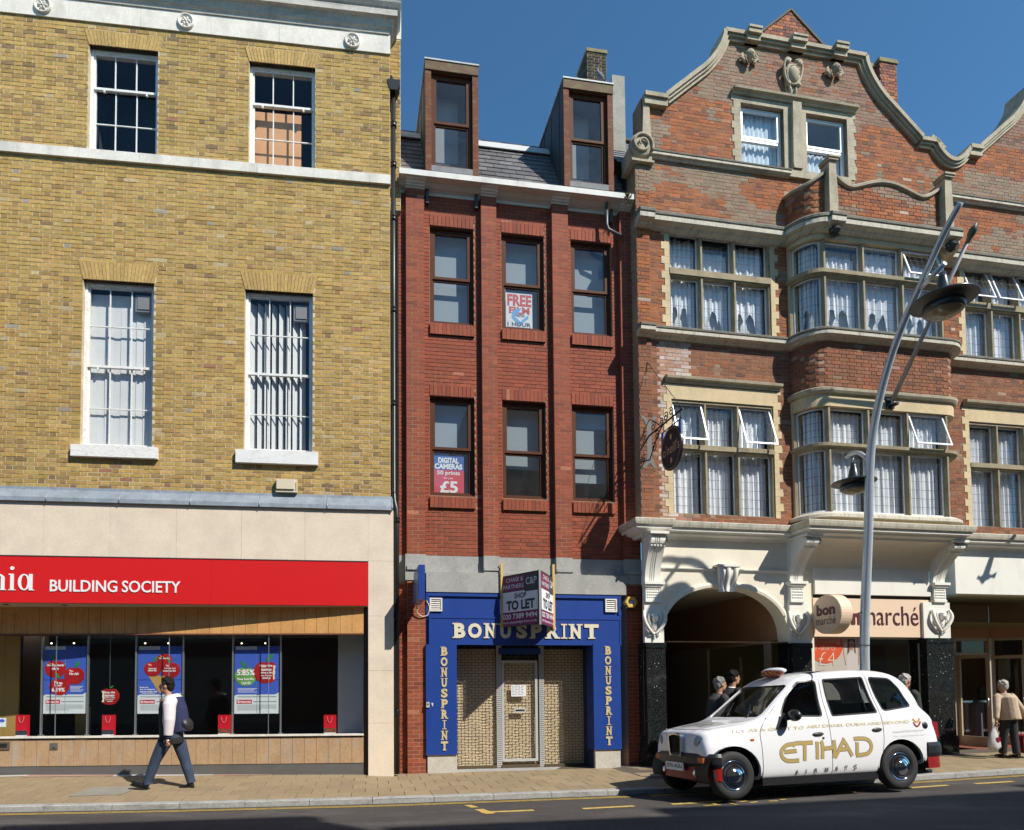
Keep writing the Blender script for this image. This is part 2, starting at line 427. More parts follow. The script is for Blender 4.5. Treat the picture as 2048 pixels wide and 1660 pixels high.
def framebox(mb, u0, u1, z0, z1, w, y0, y1, wb=None, wt=None):
    wb = w if wb is None else wb; wt = w if wt is None else wt
    mb.box(u0, u0+w, y0, y1, z0, z1); mb.box(u1-w, u1, y0, y1, z0, z1)
    mb.box(u0+w, u1-w, y0, y1, z0, z0+wb, skip='lr'); mb.box(u0+w, u1-w, y0, y1, z1-wt, z1, skip='lr')

# ------------------------------------------------------------------ materials in use
brickA = mat('yellow_stock_brick', attr=True, rough=.92, var=.26, scale=18, fine=.30, bump=.5, bscale=90)
brickAo = mat('yellow_stock_brick_single', objcol=True, rough=.92, var=.26, scale=18, fine=.30, bump=.5, bscale=90)
brickB = mat('smooth_red_brick', attr=True, rough=.8, var=.10, scale=20, fine=.14, stain=(.12,.035,.022), stain_amt=.75, stain_scale=24, bump=.15)
brickBo = mat('smooth_red_brick_single', objcol=True, rough=.8, var=.10, scale=20, fine=.14, stain=(.12,.035,.022), stain_amt=.75, stain_scale=24, bump=.15)
brickC = mat('orange_red_brick', attr=True, rough=.9, var=.18, scale=22, fine=.22, bump=.4, bscale=80)
brickCo = mat('orange_red_brick_single', objcol=True, rough=.9, var=.18, scale=22, fine=.22, bump=.4, bscale=80)
mortarA = mat('lime_mortar', (.56,.46,.32), .95, var=.25, scale=3, fine=.2)
mortarB = mat('grey_mortar', (.33,.20,.125), .95, var=.12, scale=3)
mortarC = mat('brown_mortar', (.38,.26,.165), .95, var=.25, scale=2, fine=.2)
white = mat('white_gloss_paint', (.78,.78,.76), .45, var=.05, scale=6, stain=(.45,.43,.38), stain_amt=.35, stain_scale=9)
peel = mat('peeling_white_paint', (.80,.79,.76), .6, var=.06, scale=6, stain=(.50,.42,.32), stain_amt=.7, stain_scale=16, stretch=(1,1,2.5), bump=.5, bscale=30)
limest = mat('pale_limestone', (.74,.70,.62), .85, var=.10, scale=2.5, fine=.08, stain=(.33,.30,.26), stain_amt=.5, stain_scale=2.2, stretch=(1,1,.35), bump=.2)
cornst = mat('weathered_cornice_stone', (.50,.47,.42), .88, var=.2, scale=3, fine=.12, stain=(.22,.21,.19), stain_amt=.75, stain_scale=2.4, stretch=(.5,1,2.5), bump=.3)
traver = mat('cream_travertine', (.72,.61,.48), .8, var=.07, scale=3, fine=.05, stain=(.60,.49,.40), stain_amt=.6, stain_scale=1.6, bump=.25, bscale=30)
redsign = mat('red_enamel_fascia', (.62,.012,.014), .38, var=.02, scale=2)
whitesign = mat('white_letter_acrylic', (.82,.82,.82), .4)
oak = mat('oiled_oak_board', (.58,.30,.10), .6, var=.22, scale=2.2, fine=.1, stain=(.72,.42,.16), stain_amt=.6, stain_scale=2, stretch=(3,1,.6), objcol=False, bump=.1)
oaklow = mat('bleached_oak_board', (.42,.27,.15), .7, var=.15, scale=2.2, fine=.12, stain=(.40,.35,.29), stain_amt=.9, stain_scale=1.6, stretch=(4,1,.8), bump=.1)
greymet = mat('grey_metal_plinth', (.15,.145,.14), .5, var=.12, scale=3, metal=.3)
lead = mat('lead_sheet', (.30,.34,.38), .5, var=.18, scale=4, fine=.12, metal=.25, stain=(.17,.18,.19), stain_amt=.5, stain_scale=5)
darkroom = mat('unlit_room', (.022,.026,.036), .95)
darkmet = mat('black_iron_pipe', (.012,.013,.015), .38, var=.2, scale=5)
blind = mat('grey_white_fabric_blind', (.60,.62,.62), .9, var=.04, scale=5)
plywood = mat('orange_plywood', (.60,.33,.16), .8, var=.08, scale=3)
glassA = glass_mat('old_window_glass', ior=1.52, wav=.06)
glassD = glass_mat('shop_glass', ior=1.4)
glassB = glass_mat('double_glazing', (.92,.95,.95), ior=1.75, dirt=.06)
glassC = glass_mat('leaded_light_glass', ior=1.75, wav=.12, dirt=.02)
plastic = mat('cream_plastic', (.66,.58,.42), .5)
chrome = mat('polished_chrome', (.75,.77,.8), .08, metal=1.0)
alu = mat('brushed_aluminium', (.62,.66,.68), .3, metal=.8)
black = mat('black_rubber', (.012,.012,.012), .6)

# ================================================================== yellow brick building with the building society shop
A = empty('stock_brick_building', 'yellow stock brick building with white sash windows above a red shop fascia', 'building', FA.mw)
Z = FA.z; U = FA.u
zb = Z(740, 1549)
uL = U(-500, 700); uR = U(780.5, 700)
z_str1, z_str0 = Z(780, 354), Z(780, 372)            # string course
z_fr0 = Z(779, 110.5)                                # underside of frieze
z_lead = Z(780, 996)
ops = [FA.rect(176.5, 89, 315.2, 298), FA.rect(498, 123, 630.4, 329), FA.rect(163.5, 558, 306, 892), FA.rect(489, 579, 625.3, 902)]
ops = [(a, b, (z_str1 if i < 2 else c), d) for i, (a, b, c, d) in enumerate(ops)]
arches = []
for i, (a, b, c, d) in enumerate(ops):
    h = .285 if i < 2 else .33; arches.append((a, b, d, d+h, .085))
def in_rect(r, m=.0): return lambda z: (r[0]-m, r[1]+m) if r[2] < z < r[3] else None
def in_arch(q): return lambda z: (q[0]-q[4]*(z-q[2])/(q[3]-q[2]), q[1]+q[4]*(z-q[2])/(q[3]-q[2])) if q[2] < z < q[3] else None
mb = MB(); wall_shell(mb, [(uL, zb-.1), (uR, zb-.1), (uR, z_fr0+1.2), (uL, z_fr0+1.2)], [rectp(r) for r in ops]+[[(uL+1.0, zb+.0), (U(736,1400)-.0, zb+.0), (U(736,1400)-.0, Z(736,1210)), (uL+1.0, Z(736,1210))]], .0, .35, .14)
mb.build('wall', mortarA, A)
exc = [in_rect(r) for r in ops]+[in_arch(q) for q in arches]+[lambda z: (uL-1, uR+1) if z_str0 < z < z_str1 else None]
zones = [(noise.noise(Vector((i*.37, 2.1, 0))),) for i in range(9)]
def colA(s, z, hd, rnd):
    n = noise.noise(Vector((s*.7, z*.9, 3.3))); low = max(0, min(1, (z_lead+1.1-z)/1.1)); up = max(0, min(1, (z-z_str0)/1.2))
    pal = [(6, (.50,.325,.088)), (5.0, (.46,.295,.078)), (2.6+2*max(0, n), (.53,.355,.11)), (1.2+3.0*low+2.2*up+2.2*max(0,-n), (.37,.235,.075)), (.12+1.4*low+.9*up+.5*max(0,-n), (.27,.17,.07)), (.05, (.36,.31,.22)), (.02+.12*low, (.38,.18,.09)), (.25, (.52,.40,.20))]
    c = pick(rnd, pal); st_ = 1-.16*max(0, noise.noise(Vector((s*.35, z*.28, 9.7)))+.1); return (c[0]*st_*.90, c[1]*.90*st_, c[2]*.95*st_)
bk = courses(uL, uR, z_lead+.02, z_fr0, ch=.0752, bl=.232, bond='flemish', excl=exc, zr=zb, j=.0125)
lay(bk, A, colA, brickA, brickAo, 300, y=-.002, proud=.003, fr=FA, jit=.0025)
for q in arches:                                       # gauged flat arches of rubbed brick, each brick its own
    n = 21
    for i in range(n):
        t0, t1 = i/n, (i+1)/n; a0 = q[0]+(q[1]-q[0])*t0; a1 = q[0]+(q[1]-q[0])*t1; w = q[1]-q[0]+2*q[4]; b0 = q[0]-q[4]+w*t0; b1 = q[0]-q[4]+w*t1; g = .0035
        m = MB(); c = random.uniform(.86, 1.12)
        m.prism([(a0+g, q[2]), (a1-g, q[2]), (b1-g, q[3]-.004), (b0+g, q[3]-.004)], -.014-random.random()*.003, .12)
        o = m.build('arch_brick', brickAo, A); o.color = (.50*c, .33*c, .115*c, 1)
# string course, frieze and cornice
def blocks(prof, name, material, u0, u1, step, parent, off=0.0, gap=.004, path_end=None):
    x = u0
    while x < u1-.01:
        e = min(x+step, u1)
        if u1-e < step*.3: e = u1
        m = MB(); m.sweep([(x+gap/2, 0), (e-gap/2, 0)], prof, closed=True); m.build(name, material, parent); x = e
blocks([(-.05, z_str0), (.055, z_str0), (.055, z_str1), (.0, z_str1+.012), (-.05, z_str1+.012)][::-1], 'string_course_block', limest, uL, uR+.01, 1.02, A)
zf = z_fr0; fh = Z(779, 74)-zf
blocks([(-.05, zf), (.03, zf), (.03, zf+fh), (-.05, zf+fh)][::-1], 'frieze_block', limest, uL, uR+.012, 1.22, A)
zc = zf+fh
prof = [(-.05, zc+.002), (.05, zc+.002), (.06, zc+.05), (.10, zc+.09), (.11, zc+.13), (.13, zc+.17), (.145, zc+.20), (.20, zc+.215), (.20, zc+.33), (.22, zc+.35), (.26, zc+.41), (.27, zc+.44), (-.05, zc+.50)]
m = MB(); m.sweep([(uL, 0), (uR-.06, 0), (uR-.06, .9)], prof[::-1], closed=True); m.build('cornice', cornst, A)
m = MB(); m.box(uL, uR-.04, .02, .5, zc+.50, zc+1.3); m.build('parapet', limest, A)
for px, py in ((85, 10), (371.5, 42), (704.7, 81)):
    ru, rz = FA.P(px, py, .05); m = MB(); m.lathe([(.145, -.03), (.15, -.055), (.135, -.075), (.118, -.07), (.11, -.045), (0, -.045)], (ru, 0, rz), 'y', 28)
    for k in range(6):
        a = R(60*k); m.ell((ru+math.cos(a)*.052, -.05, rz+math.sin(a)*.052), (.036, .028, .022), 8, 6, M=Matrix.Rotation(-a, 3, 'Y'))
    m.ell((ru, -.06, rz), (.026, .03, .026), 8, 6); m.build('rosette', limest, A)

def vblinds(parent, u0, u1, z0, z1, y, n, ang, m, seed=1):
    rnd = random.Random(seed); w = (u1-u0)/n*1.08
    for i in range(n):
        x = u0+(u1-u0)*(i+.5)/n; a = R(ang+rnd.uniform(-4, 4)); s = MB(); top = z1-.02; bow = rnd.uniform(-.01, .01)
        for k in range(5):
            za = z0+(top-z0)*k/5; zb_ = z0+(top-z0)*(k+1)/5
            f = lambda t, zz: (x+t*w/2*math.cos(a), y+t*w/2*math.sin(a)+bow*math.sin(PI*(zz-z0)/(top-z0)), zz)
            s.quad(f(-1, za), f(1, za), f(1, zb_), f(-1, zb_))
        s.build('blind_slat', m, parent)
def sash_window(parent, r, rows, meet, cols=3, box=.075, y0=.085, style='full', m=white, bottomrail=.075, gm=glassA):
    """rows: fractions from the top; meet: index of the meeting rail"""
    u0, u1, z0, z1 = r; fb = MB(); framebox(fb, u0-.03, u1+.03, z0, z1+.02, box, y0, y0+.14, wb=.03, wt=.06)
    w = fb.build('window', m, parent)
    a0, a1 = u0+box-.03, u1-box+.03; zt = z1-.04; zbm = z0+.03; H = zt-zbm; zz = [zt-H*f for f in rows]
    sb = MB(); zm = zz[meet]; yu, yl = y0+.025, y0+.062
    ms = .03
    for (ya, top, bot, rr) in ((yu, zt, zm-.02, [q for q in zz if q > zm+.01]), (yl, zm+.02, zbm, [q for q in zz if q < zm-.01])):
        sb.box(a0, a0+ms, ya, ya+.035, bot, top); sb.box(a1-ms, a1, ya, ya+.035, bot, top)
        brail = bottomrail if bot == zbm else .042; trail = .03 if bot == zbm else (.035)
        sb.box(a0+ms, a1-ms, ya, ya+.035, bot, bot+brail, skip='lr'); sb.box(a0+ms, a1-ms, ya, ya+.035, top-trail, top, skip='lr')
        for k in range(1, cols):
            x = a0+(a1-a0)*k/cols; sb.box(x-.009, x+.009, ya+.004, ya+.03, bot+brail, top-trail, skip='tb')
        for q in rr:
            if bot+.08 < q < top-.06: sb.box(a0+ms, a1-ms, ya+.006, ya+.028, q-.009, q+.009, skip='lr')
        edges = sorted([bot+brail, top-trail]+[q for q in rr if bot+.08 < q < top-.06])
        for za, zb_ in zip(edges, edges[1:]):
            for k in range(cols): pane(w, a0+(a1-a0)*k/cols, a0+(a1-a0)*(k+1)/cols, za, zb_, ya+.018, gm)
    for x in (a0+.18, a1-.18): sb.box(x-.015, x+.015, yu-.002, yu+.03, zm-.06, zm-.02)
    sb.build('sash', m, w); return w, (a0, a1, zbm, zt, zm)
wins = []
for i, r in enumerate(ops):
    rows = [0, .345, .675, 1] if i < 2 else [0, .25, .5, .755, 1]; w, g = sash_window(A, r, rows, 1 if i < 2 else 2, m=white if i in (0, 3) else peel)
    wins.append(w); room(w, r, .26, .9, darkroom)
    w['label'] = ['sash window with dark empty glass in the top storey', 'sash window with an orange board behind its lower panes', 'tall sash window with closed vertical blinds', 'tall sash window with half turned vertical blinds'][i]
a0, a1, z0, z1 = ops[1]; m = MB(); m.box(a0+.02, a0+(a1-a0)*.76, .30, .315, z0, z0+(z1-z0)*.66); m.build('plywood_board', plywood, wins[1])
vblinds(wins[2], ops[2][0]+.04, ops[2][1]-.10, ops[2][2]+.06, ops[2][3]-.1, .24, 8, 3, blind, 3)
vblinds(wins[3], ops[3][0]+.05, ops[3][1]-.14, ops[3][2]+.06, ops[3][3]-.1, .25, 8, 48, blind, 4)
for i in (2, 3):
    a0, a1, z0, z1 = ops[i]; m = MB(); cx, cz = a1-.22, z1-.30
    m.box(cx-.14, cx+.14, .135, .19, cz-.15, cz+.15); m.box(cx-.10, cx+.10, .12, .135, cz-.11, cz+.11); m.build('extractor_fan', mat('grey_plastic', (.20,.20,.20), .5), wins[i])
    sx = FA.rect((141, 471)[i-2], (890, 902)[i-2], (314.5, 636)[i-2], (911, 924)[i-2], .08); m = MB(); m.box(sx[0], sx[1], -.085, .12, sx[2], z0); m.build('window_sill', peel if i == 2 else white, A)
# lead flashing in sheets, with rolls
zl = Z(783, 1020.5, .14); x = uL
while x < uR:
    e = min(x+1.18, uR+.03); m = MB(); m.sweep([(x+.002, 0), (e-.002, 0)], [(-.02, z_lead+.02), (.012, z_lead+.02), (.016, z_lead-.03), (.145, zl+.07), (.15, zl), (.13, zl), (-.02, zl)][::-1], closed=True)
    m.build('lead_sheet', lead, A); m = MB(); m.tube([(e, -.016, z_lead-.025), (e, -.15, zl+.07), (e, -.156, zl+.002)], .011, 6); m.build('lead_roll', lead, A); x = e
# alarm style vent box
r = FA.rect(551, 957, 594, 983, .1); m = MB(); m.prism([(r[0], r[2]), (r[1], r[2]), (r[1], r[3]), (r[0], r[3])], -.09, 0); m.prism([(r[0]+.02, r[2]+.05), (r[1]-.05, r[2]+.05), (r[1]-.05, r[3]-.01), (r[0]+.02, r[3]-.01)], -.115, -.09)
vb = m.build('vent_box', plastic, A); m = MB()
for k in range(7): m.box(r[1]-.035, r[1]-.012, -.0915, -.089, r[2]+.03+k*.022, r[2]+.04+k*.022)
m.build('vent_slot', black, vb)

# stone fascia and pier, slab by slab
zf1, zf0 = Z(783, 1021, .1), Z(736, 1122, .1); up0, up1 = U(736.5, 1300, .1), U(787.3, 1300, .1)
xs = [U(x, 1070, .1) for x in (-420, -290, -160, -43, 87, 220, 353, 483, 610, 736.5)]
for a, b in zip(xs, xs[1:]):
    m = MB(); m.box(a+.0015, b-.0015, -.10-random.random()*.002, 0, zf0, zf1); m.build('stone_panel', traver, A)
pj = [zb-.04]+[Z(760, y, .1) for y in (1446, 1341, 1232, 1122)]+[zf1]
for a, b in zip(pj, pj[1:]): m = MB(); m.box(up0+.001, up1, -.101-random.random()*.002, .3, a+.0015, b-.0015); m.build('stone_panel', traver, A)
# red fascia board with its lettering
zr1, zr0 = Z(736, 1123.5, .115), Z(736, 1211.5, .115)
ue = U(735.8, 1160, .115); um = U(423, 1160, .115)
m = MB(); m.box(uL, um-.001, -.115, .46, zr0, zr1); m.box(um+.001, ue, -.115, .46, zr0, zr1); fas = m.build('fascia_board', redsign, A)
m = MB(); m.box(uL, ue, -.125, .0, zr1, zr1+.012); m.build('fascia_trim', greymet, A)
m = MB(); m.box(uL, ue-.002, -.10, .45, zr0-.012, zr0-.0005); m.build('soffit_panel', mat('pale_soffit', (.5,.42,.33), .8), A)
m = MB(); y = -.127
zt0 = Z(230, 1184.5, .12); ct = Z(230, 1161, .12)
text_into(m, 'BUILDING', U(100, 1170, .12), U(234.5, 1170, .12), zt0+.0, ct, y, .010, bold=.012)
text_into(m, 'SOCIETY', U(244, 1175, .12), U(361, 1175, .12), zt0, ct, y, .010, bold=.012)
m.build('sign_lettering', whitesign, fas)
m = MB(); zb0 = Z(30, 1180.5, .12); zx = Z(30, 1147.6, .12); zd = Z(26, 1133, .12); L = lambda p: U(p, 1165, .12); e_ = .0003
def serif_n(mb, p0, p1, left=True):
    u0, u1 = L(p0), L(p1); w = (u1-u0); st = w*.2
    mb.box(u0+st*.4, u0+st*1.4, y, y+.01, zb0, zx); mb.box(u0, u0+st*1.4, y-e_, y+.01, zx-.02, zx); mb.box(u0, u0+st*1.9, y-e_*2, y+.01, zb0, zb0+.014)
    mb.box(u1-st*1.4, u1-st*.4, y, y+.01, zb0, zx-.06); mb.box(u1-st*1.9, u1, y-e_*2, y+.01, zb0, zb0+.014)
    o = arc((u0+u1)/2, zx-.085, (u1-u0)/2-st*.4, 180, 0, 12, .085); i_ = arc((u0+u1)/2+.01, zx-.09, (u1-u0)/2-st*1.3, 0, 180, 12, .06); mb.prism(o+i_, y-e_*3, y+.01)
serif_n(m, -24, 12); serif_n(m, -64, -28)
m.box(L(20.5), L(27.5), y, y+.01, zb0, zx); m.box(L(17), L(27.5), y-e_, y+.01, zx-.02, zx); m.box(L(17), L(31), y-e_, y+.01, zb0, zb0+.014); m.lathe([(.032, y), (.032, y+.01)], ((L(24)), 0, zd-.03), 'y', 18); m.flat(arc(L(24), zd-.03, .032, 0, 350, 17), y)
ca, cb = L(36), L(61); o = arc((ca+cb)/2, (zb0+zx)/2, (cb-ca)/2, 0, 360, 28, (zx-zb0)/2)[:-1]; i_ = arc((ca+cb)/2+.004, (zb0+zx)/2, (cb-ca)/2-.05, 0, 360, 28, (zx-zb0)/2-.022)[:-1]
mm = MB(); face_holes(mm, o, [i_], y-.0006); m.add(mm.v, mm.f)
m.box(L(58), L(65), y-.001, y+.01, zb0, zx); m.box(L(58), L(68.5), y-.0014, y+.01, zb0, zb0+.014)
m.build('sign_lettering', whitesign, fas)
for p in (8, 125):
    uu = U(p, 1205, 0); m = MB(); m.lathe([(.05, zr0-.013), (.05, zr0-.02), (.0, zr0-.02)], (uu, .06, 0), 'z', 16); m.build('downlight', darkmet, A)

# shop front: boards, glass and stall riser stand on a line that runs back towards the entrance
FS = Frame(2.6, 11.495); BS = FA.mw.inverted() @ FS.mw
def S(o): o.matrix_basis = BS @ o.matrix_basis if False else BS; return o
su0, su1 = FS.u(-420, 1300), FS.u(727.5, 1300); sg1, sg0 = FS.z(300, 1268.5), FS.z(300, 1471); sb1 = FS.z(300, 1478); sb0 = FS.z(300, 1530); sbase = FS.z(300, 1549.5)
bw = (FS.u(727.5, 1240)-FS.u(704, 1240)); k = 0; x = su1
while x > su0:
    for (za, zb_, mm, nm) in ((sg1+.012, FS.z(300, 1200), oak, 'oak_board'), (sb0, sb1, oaklow, 'stallriser_board')):
        m = MB(); j = random.uniform(0, .003); c = random.random(); m.box(x-bw+.003, x-.003, -.002-j, .03, za, zb_); o = m.build(nm, mm, A); S(o)
    x -= bw
    if k > 60: break
    k += 1
m = MB(); m.box(su0, su1+.004, .02, .06, sg1+.01, FS.z(300, 1195)); m.box(su0, su1+.004, .02, .06, sb0, sb1-.002); S(m.build('board_backing', black, A))
m = MB(); m.box(su0, su1, -.012, .05, sg1-.012, sg1+.012); S(m.build('window_head_trim', mat('red_brown_trim', (.18,.06,.03), .6), A))
m = MB(); m.box(su0, su1, -.035, .10, sg0-.03, sg0); S(m.build('window_sill', limest, A))
m = MB(); m.box(su0, su1, .004, .06, sbase-.05, sb0-.012); S(m.build('metal_plinth', greymet, A))
m = MB(); m.box(su0, su1, .010, .06, sb0-.012, sb0); S(m.build('plinth_shadow_gap', black, A))
gj = [su0]+[FS.u(x, 1370) for x in (-150, 110, 336.5, 536.5)]+[su1]
for a, b in zip(gj, gj[1:]): m = MB(); m.box(a+.002, b-.002, .026, .034, sg0, sg1-.012); S(m.build('shop_window_pane', glassD, A))
for a in gj[1:-1]: m = MB(); m.box(a-.005, a+.005, .022, .036, sg0, sg1-.02); S(m.build('glass_joint', alu, A))
m = MB(); m.box(su1+.001, su1+.085, .0, .6, sbase-.05, FS.z(300, 1200)); S(m.build('shopfront_jamb', mat('dark_timber_jamb', (.05,.03,.02), .7), A))
# inside of the shop
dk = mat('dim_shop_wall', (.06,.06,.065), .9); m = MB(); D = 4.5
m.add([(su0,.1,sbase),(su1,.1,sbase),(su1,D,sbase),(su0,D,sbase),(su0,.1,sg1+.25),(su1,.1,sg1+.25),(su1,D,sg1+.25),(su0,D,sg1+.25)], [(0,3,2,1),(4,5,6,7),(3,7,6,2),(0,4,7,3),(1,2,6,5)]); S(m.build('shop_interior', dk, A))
m = MB(); m.box(su0, su1, .06, .5, sg0-.06, sg0-.034); S(m.build('display_shelf', mat('pale_shelf', (.35,.36,.36), .6), A))
tile = mat('ceiling_tile', (.34,.35,.36), .9)
for i in range(16):
    for j in range(5):
        m = MB(); a = su1-.6*i; m.box(a-.59, a-.01, .62+.6*j, 1.20+.6*j, sg1+.20, sg1+.23); S(m.build('ceiling_tile', tile, A))
for i, j in ((2, 1), (7, 2), (11, 1)):
    for q in range(3): m = MB(); a = su1-.6*i-.19*q; m.box(a-.17, a-.02, .64+.6*j, 1.16+.6*j, sg1+.185, sg1+.197); S(m.build('ceiling_light_louvre', mat('light_louvre', (.7,.7,.68), .4, emit=((1,.95,.85), 1.6)), A))
ww = mat('white_partition', (.50,.54,.54), .9); uu = FS.u(676, 1370, -.5); m = MB(); m.box(uu, su1-.02, .50, .55, sg0-.3, sg1+.2); m.box(su1-.03, su1-.01, .08, .52, sg0-.03, sg1+.2); S(m.build('partition_wall', ww, A))
yl = mat('ochre_timber_panel', (.40,.26,.07), .7, var=.08, scale=2); uu = FS.u(38, 1370, -.9)
for i in range(6): m = MB(); m.box(uu-.27*(i+1)+.003, uu-.27*i-.003, .9, .94, sbase, sg1+.2); S(m.build('timber_wall_panel', yl, A))
m = MB(); q = FS.u(150, 1450, -1.3); m.box(q, q+.2, 1.3, 1.5, sbase, FS.z(150, 1415, -1.3)); S(m.build('timber_counter', yl, A))
m = MB(); q = FS.u(45, 1370, -1.6); m.box(q, q+.5, 1.6, 1.7, sbase, sg1+.2); S(m.build('dark_door', mat('brown_door', (.06,.035,.02), .6), A))
m = MB(); m.box(su0, su1, .07, .60, sg1+.02, sg1+.26); S(m.build('sun_shield_box', dk, A))  # dark box added to keep the sun off the ceiling tile edges
# letter plate and cash plate on the boards
r = FS.rect(-30, 1484, 20, 1500, 0); m = MB(); m.box(r[0], r[1], -.02, 0, r[2], r[3]); lp = m.build('letter_plate', mat('bronze_plate', (.22,.17,.14), .4, metal=.6), A); S(lp)
m = MB(); m.box(r[0]+.03, r[1]-.04, -.022, -.019, r[2]+.04, r[3]-.03); m.build('slot', black, lp)
r = FS.rect(101, 1486, 116, 1499, 0); m = MB(); m.box(r[0], r[1], -.018, 0, r[2], r[3]); lp = m.build('night_safe_plate', greymet, A); S(lp)
m = MB(); m.box(r[0]+.05, r[1]-.03, -.03, -.017, r[2]+.03, r[2]+.055); m.build('latch', chrome, lp)
# brick return behind the corner and party wall parapet
pw0, pw1 = U(782, 140, -.28), FB.u(814, 300, -.8)
pb = MB(); bk = courses(0, .40, z_lead-3.9, Z(795, 75, -.28), ch=.075, bl=.225, bond='flemish')
PW = FA.W(uR-.02, -.28, 0); bmx = Matrix.Translation((uR-.02, .28, 0))
m = MB(); m.box(-.05, .235, .0, 6, Z(790, 420, -.28), Z(790, 40, -.28)); m.box(-.05, .30, .75, 6, zb, Z(790, 420, -.28)); o = m.build('side_wall', mortarA, A); o.matrix_basis = bmx
lay(courses(0, .235, Z(790, 420, -.28), Z(790, 78, -.28), ch=.075, bl=.225, bond='flemish', zr=zb), A, colA, brickA, brickAo, 0, proud=.006, name='brick', basis=bmx)
m = MB(); m.box(-.05, .25, -.01, 3, Z(790, 78, -.28), Z(790, 20, -.28)); o = m.build('parapet_return', limest, A); o.matrix_basis = bmx
# ================================================================== red brick building with the shuttered print shop
B = empty('red_brick_building', 'narrow red brick building with brown windows, two dormers and a shuttered blue shop front', 'building', FB.mw)
Z = FB.z; U = FB.u; EB = .108                          # pilasters stand EB proud of the panels (local y of panels = EB)
brown = mat('brown_stained_timber', (.095,.032,.014), .6, spec=.15, var=.15, scale=5, fine=.1)
brownl = mat('faded_brown_timber', (.15,.055,.028), .7, spec=.15, var=.2, scale=4, fine=.15, stain=(.28,.19,.13), stain_amt=.5, stain_scale=6, stretch=(1,1,3))
conc = mat('grey_concrete', (.36,.355,.33), .9, var=.12, scale=3, fine=.12, stain=(.20,.195,.18), stain_amt=.6, stain_scale=2.2, stretch=(1,1,.5), bump=.2)
whitec = mat('white_painted_cornice', (.70,.68,.63), .7, var=.06, scale=4, stain=(.42,.39,.34), stain_amt=.5, stain_scale=3, stretch=(1,1,.4))
slate = mat('grey_slate', objcol=True, rough=.55, var=.16, scale=7, fine=.14, bump=.2)
bluep = mat('royal_blue_paint', (.012,.05,.26), .38, var=.08, scale=3, coat=.2)
zbB = Z(820, 1547.5); z_bt = Z(815, 1107.3); z_top = Z(816, 376)
pil = [(812.5, 849.5), (964, 995), (1107, 1139.5), (1243, 1274.5)]
PL = [(U(a, 700), U(b, 700)) for a, b in pil]
uB0 = U(797, 700, -EB); uB1 = PL[-1][1]
opsB = [FB.rect(859.6, 449.6, 947.5, 646, -EB), FB.rect(1003, 465, 1088.6, 655, -EB), FB.rect(1142, 479.4, 1223.3, 665.5, -EB),
        FB.rect(859.6, 790, 949.6, 991, -EB), FB.rect(1005, 800, 1092.6, 995.8, -EB), FB.rect(1144.5, 808.8, 1228, 1000.7, -EB)]
zz = [(sum(o[2] for o in opsB[i:i+3])/3, sum(o[3] for o in opsB[i:i+3])/3) for i in (0, 3)]
opsB = [(o[0], o[1], zz[i//3][0], zz[i//3][1]) for i, o in enumerate(opsB)]
m = MB(); wall_shell(m, [(uB0, z_bt-.02), (uB1, z_bt-.02), (uB1, z_top+.3), (uB0, z_top+.3)], [rectp(r) for r in opsB], EB+.006, .3, .12); m.build('wall', mortarB, B)
def colB(s, z, hd, rnd): return pick(rnd, [(6, (.285,.060,.023)), (4, (.262,.053,.021)), (3, (.31,.068,.026)), (.6, (.22,.045,.022)), (.10, (.42,.15,.08))])
exc = [in_rect(r) for r in opsB]
for r in opsB: exc += [in_rect((r[0]-.0, r[1]+.0, r[3], r[3]+.215)), in_rect((r[0]-.005, r[1]+.005, r[2]-.245, r[2]))]
pan = [(uB0, PL[0][0])]+[(PL[i][1], PL[i+1][0]) for i in range(3)]
allb = []
for a, b in pan: allb += courses(a, b, z_bt, z_top, bond='stretcher', excl=exc, zr=z_bt, off=a)
lay(allb, B, colB, brickB, brickBo, 170, y=EB, proud=.001, fr=FB, jit=.0008)
allp = []
for a, b in PL:
    m = MB(); m.box(a+.006, b-.006, .0025, EB+.1, z_bt-.02, z_top+.25); m.build('pilaster', mortarB, B)
    allp += courses(a, b, z_bt, z_top, bond='stretcher', zr=z_bt, off=a-.0)
    mm = MB(); mm.box(a+.0005, a+.006, .0015, EB+.01, z_bt, z_top, (.27,.06,.025)); mm.box(b-.006, b-.0005, .0015, EB+.01, z_bt, z_top, (.27,.06,.025)); mm.build('pilaster_side', brickB, B)
for a, b in (PL[0], PL[3]):                              # the two piers either side of the shop
    zt_ = z_bt-.50; m = MB(); m.box(a+.006, b-.006, .0025, .4, zbB-.1, zt_); m.build('pier', mortarB, B)
    allp += courses(a, b, zbB-.08 if a == PL[0][0] else Z(1270, 1535), zt_, bond='stretcher', zr=z_bt, off=a)
lay(allp, B, colB, brickB, brickBo, 130, y=.0, proud=.0, fr=FB, jit=.001, name='brick')
for r in opsB:                                         # soldier courses over and under each window
    for (za, zb_, yy, nm, u0, u1) in ((r[3]+.003, r[3]+.213, EB-.008, 'soldier_brick', r[0], r[1]), (r[2]-.243, r[2]-.03, EB-.045, 'sill_brick', r[0]-.005, r[1]+.005)):
        n = 11; w = (u1-u0)/n
        for i in range(n):
            m = MB(); m.box(u0+w*i+.004, u0+w*(i+1)-.004, yy-random.random()*.0015, EB+.06, za, zb_); o = m.build(nm, brickBo, B); c = colB(0, 0, 0, random); o.color = (*c, 1)
        if nm == 'sill_brick': m = MB(); m.box(u0+.003, u1-.003, yy+.006, EB+.06, za, zb_); m.build('sill_mortar', mortarB, B)
skytone = mat('sky_tone_grey', (.30,.345,.38), .9)  # grey-blue chosen to imitate hazy sky reflected in the panes
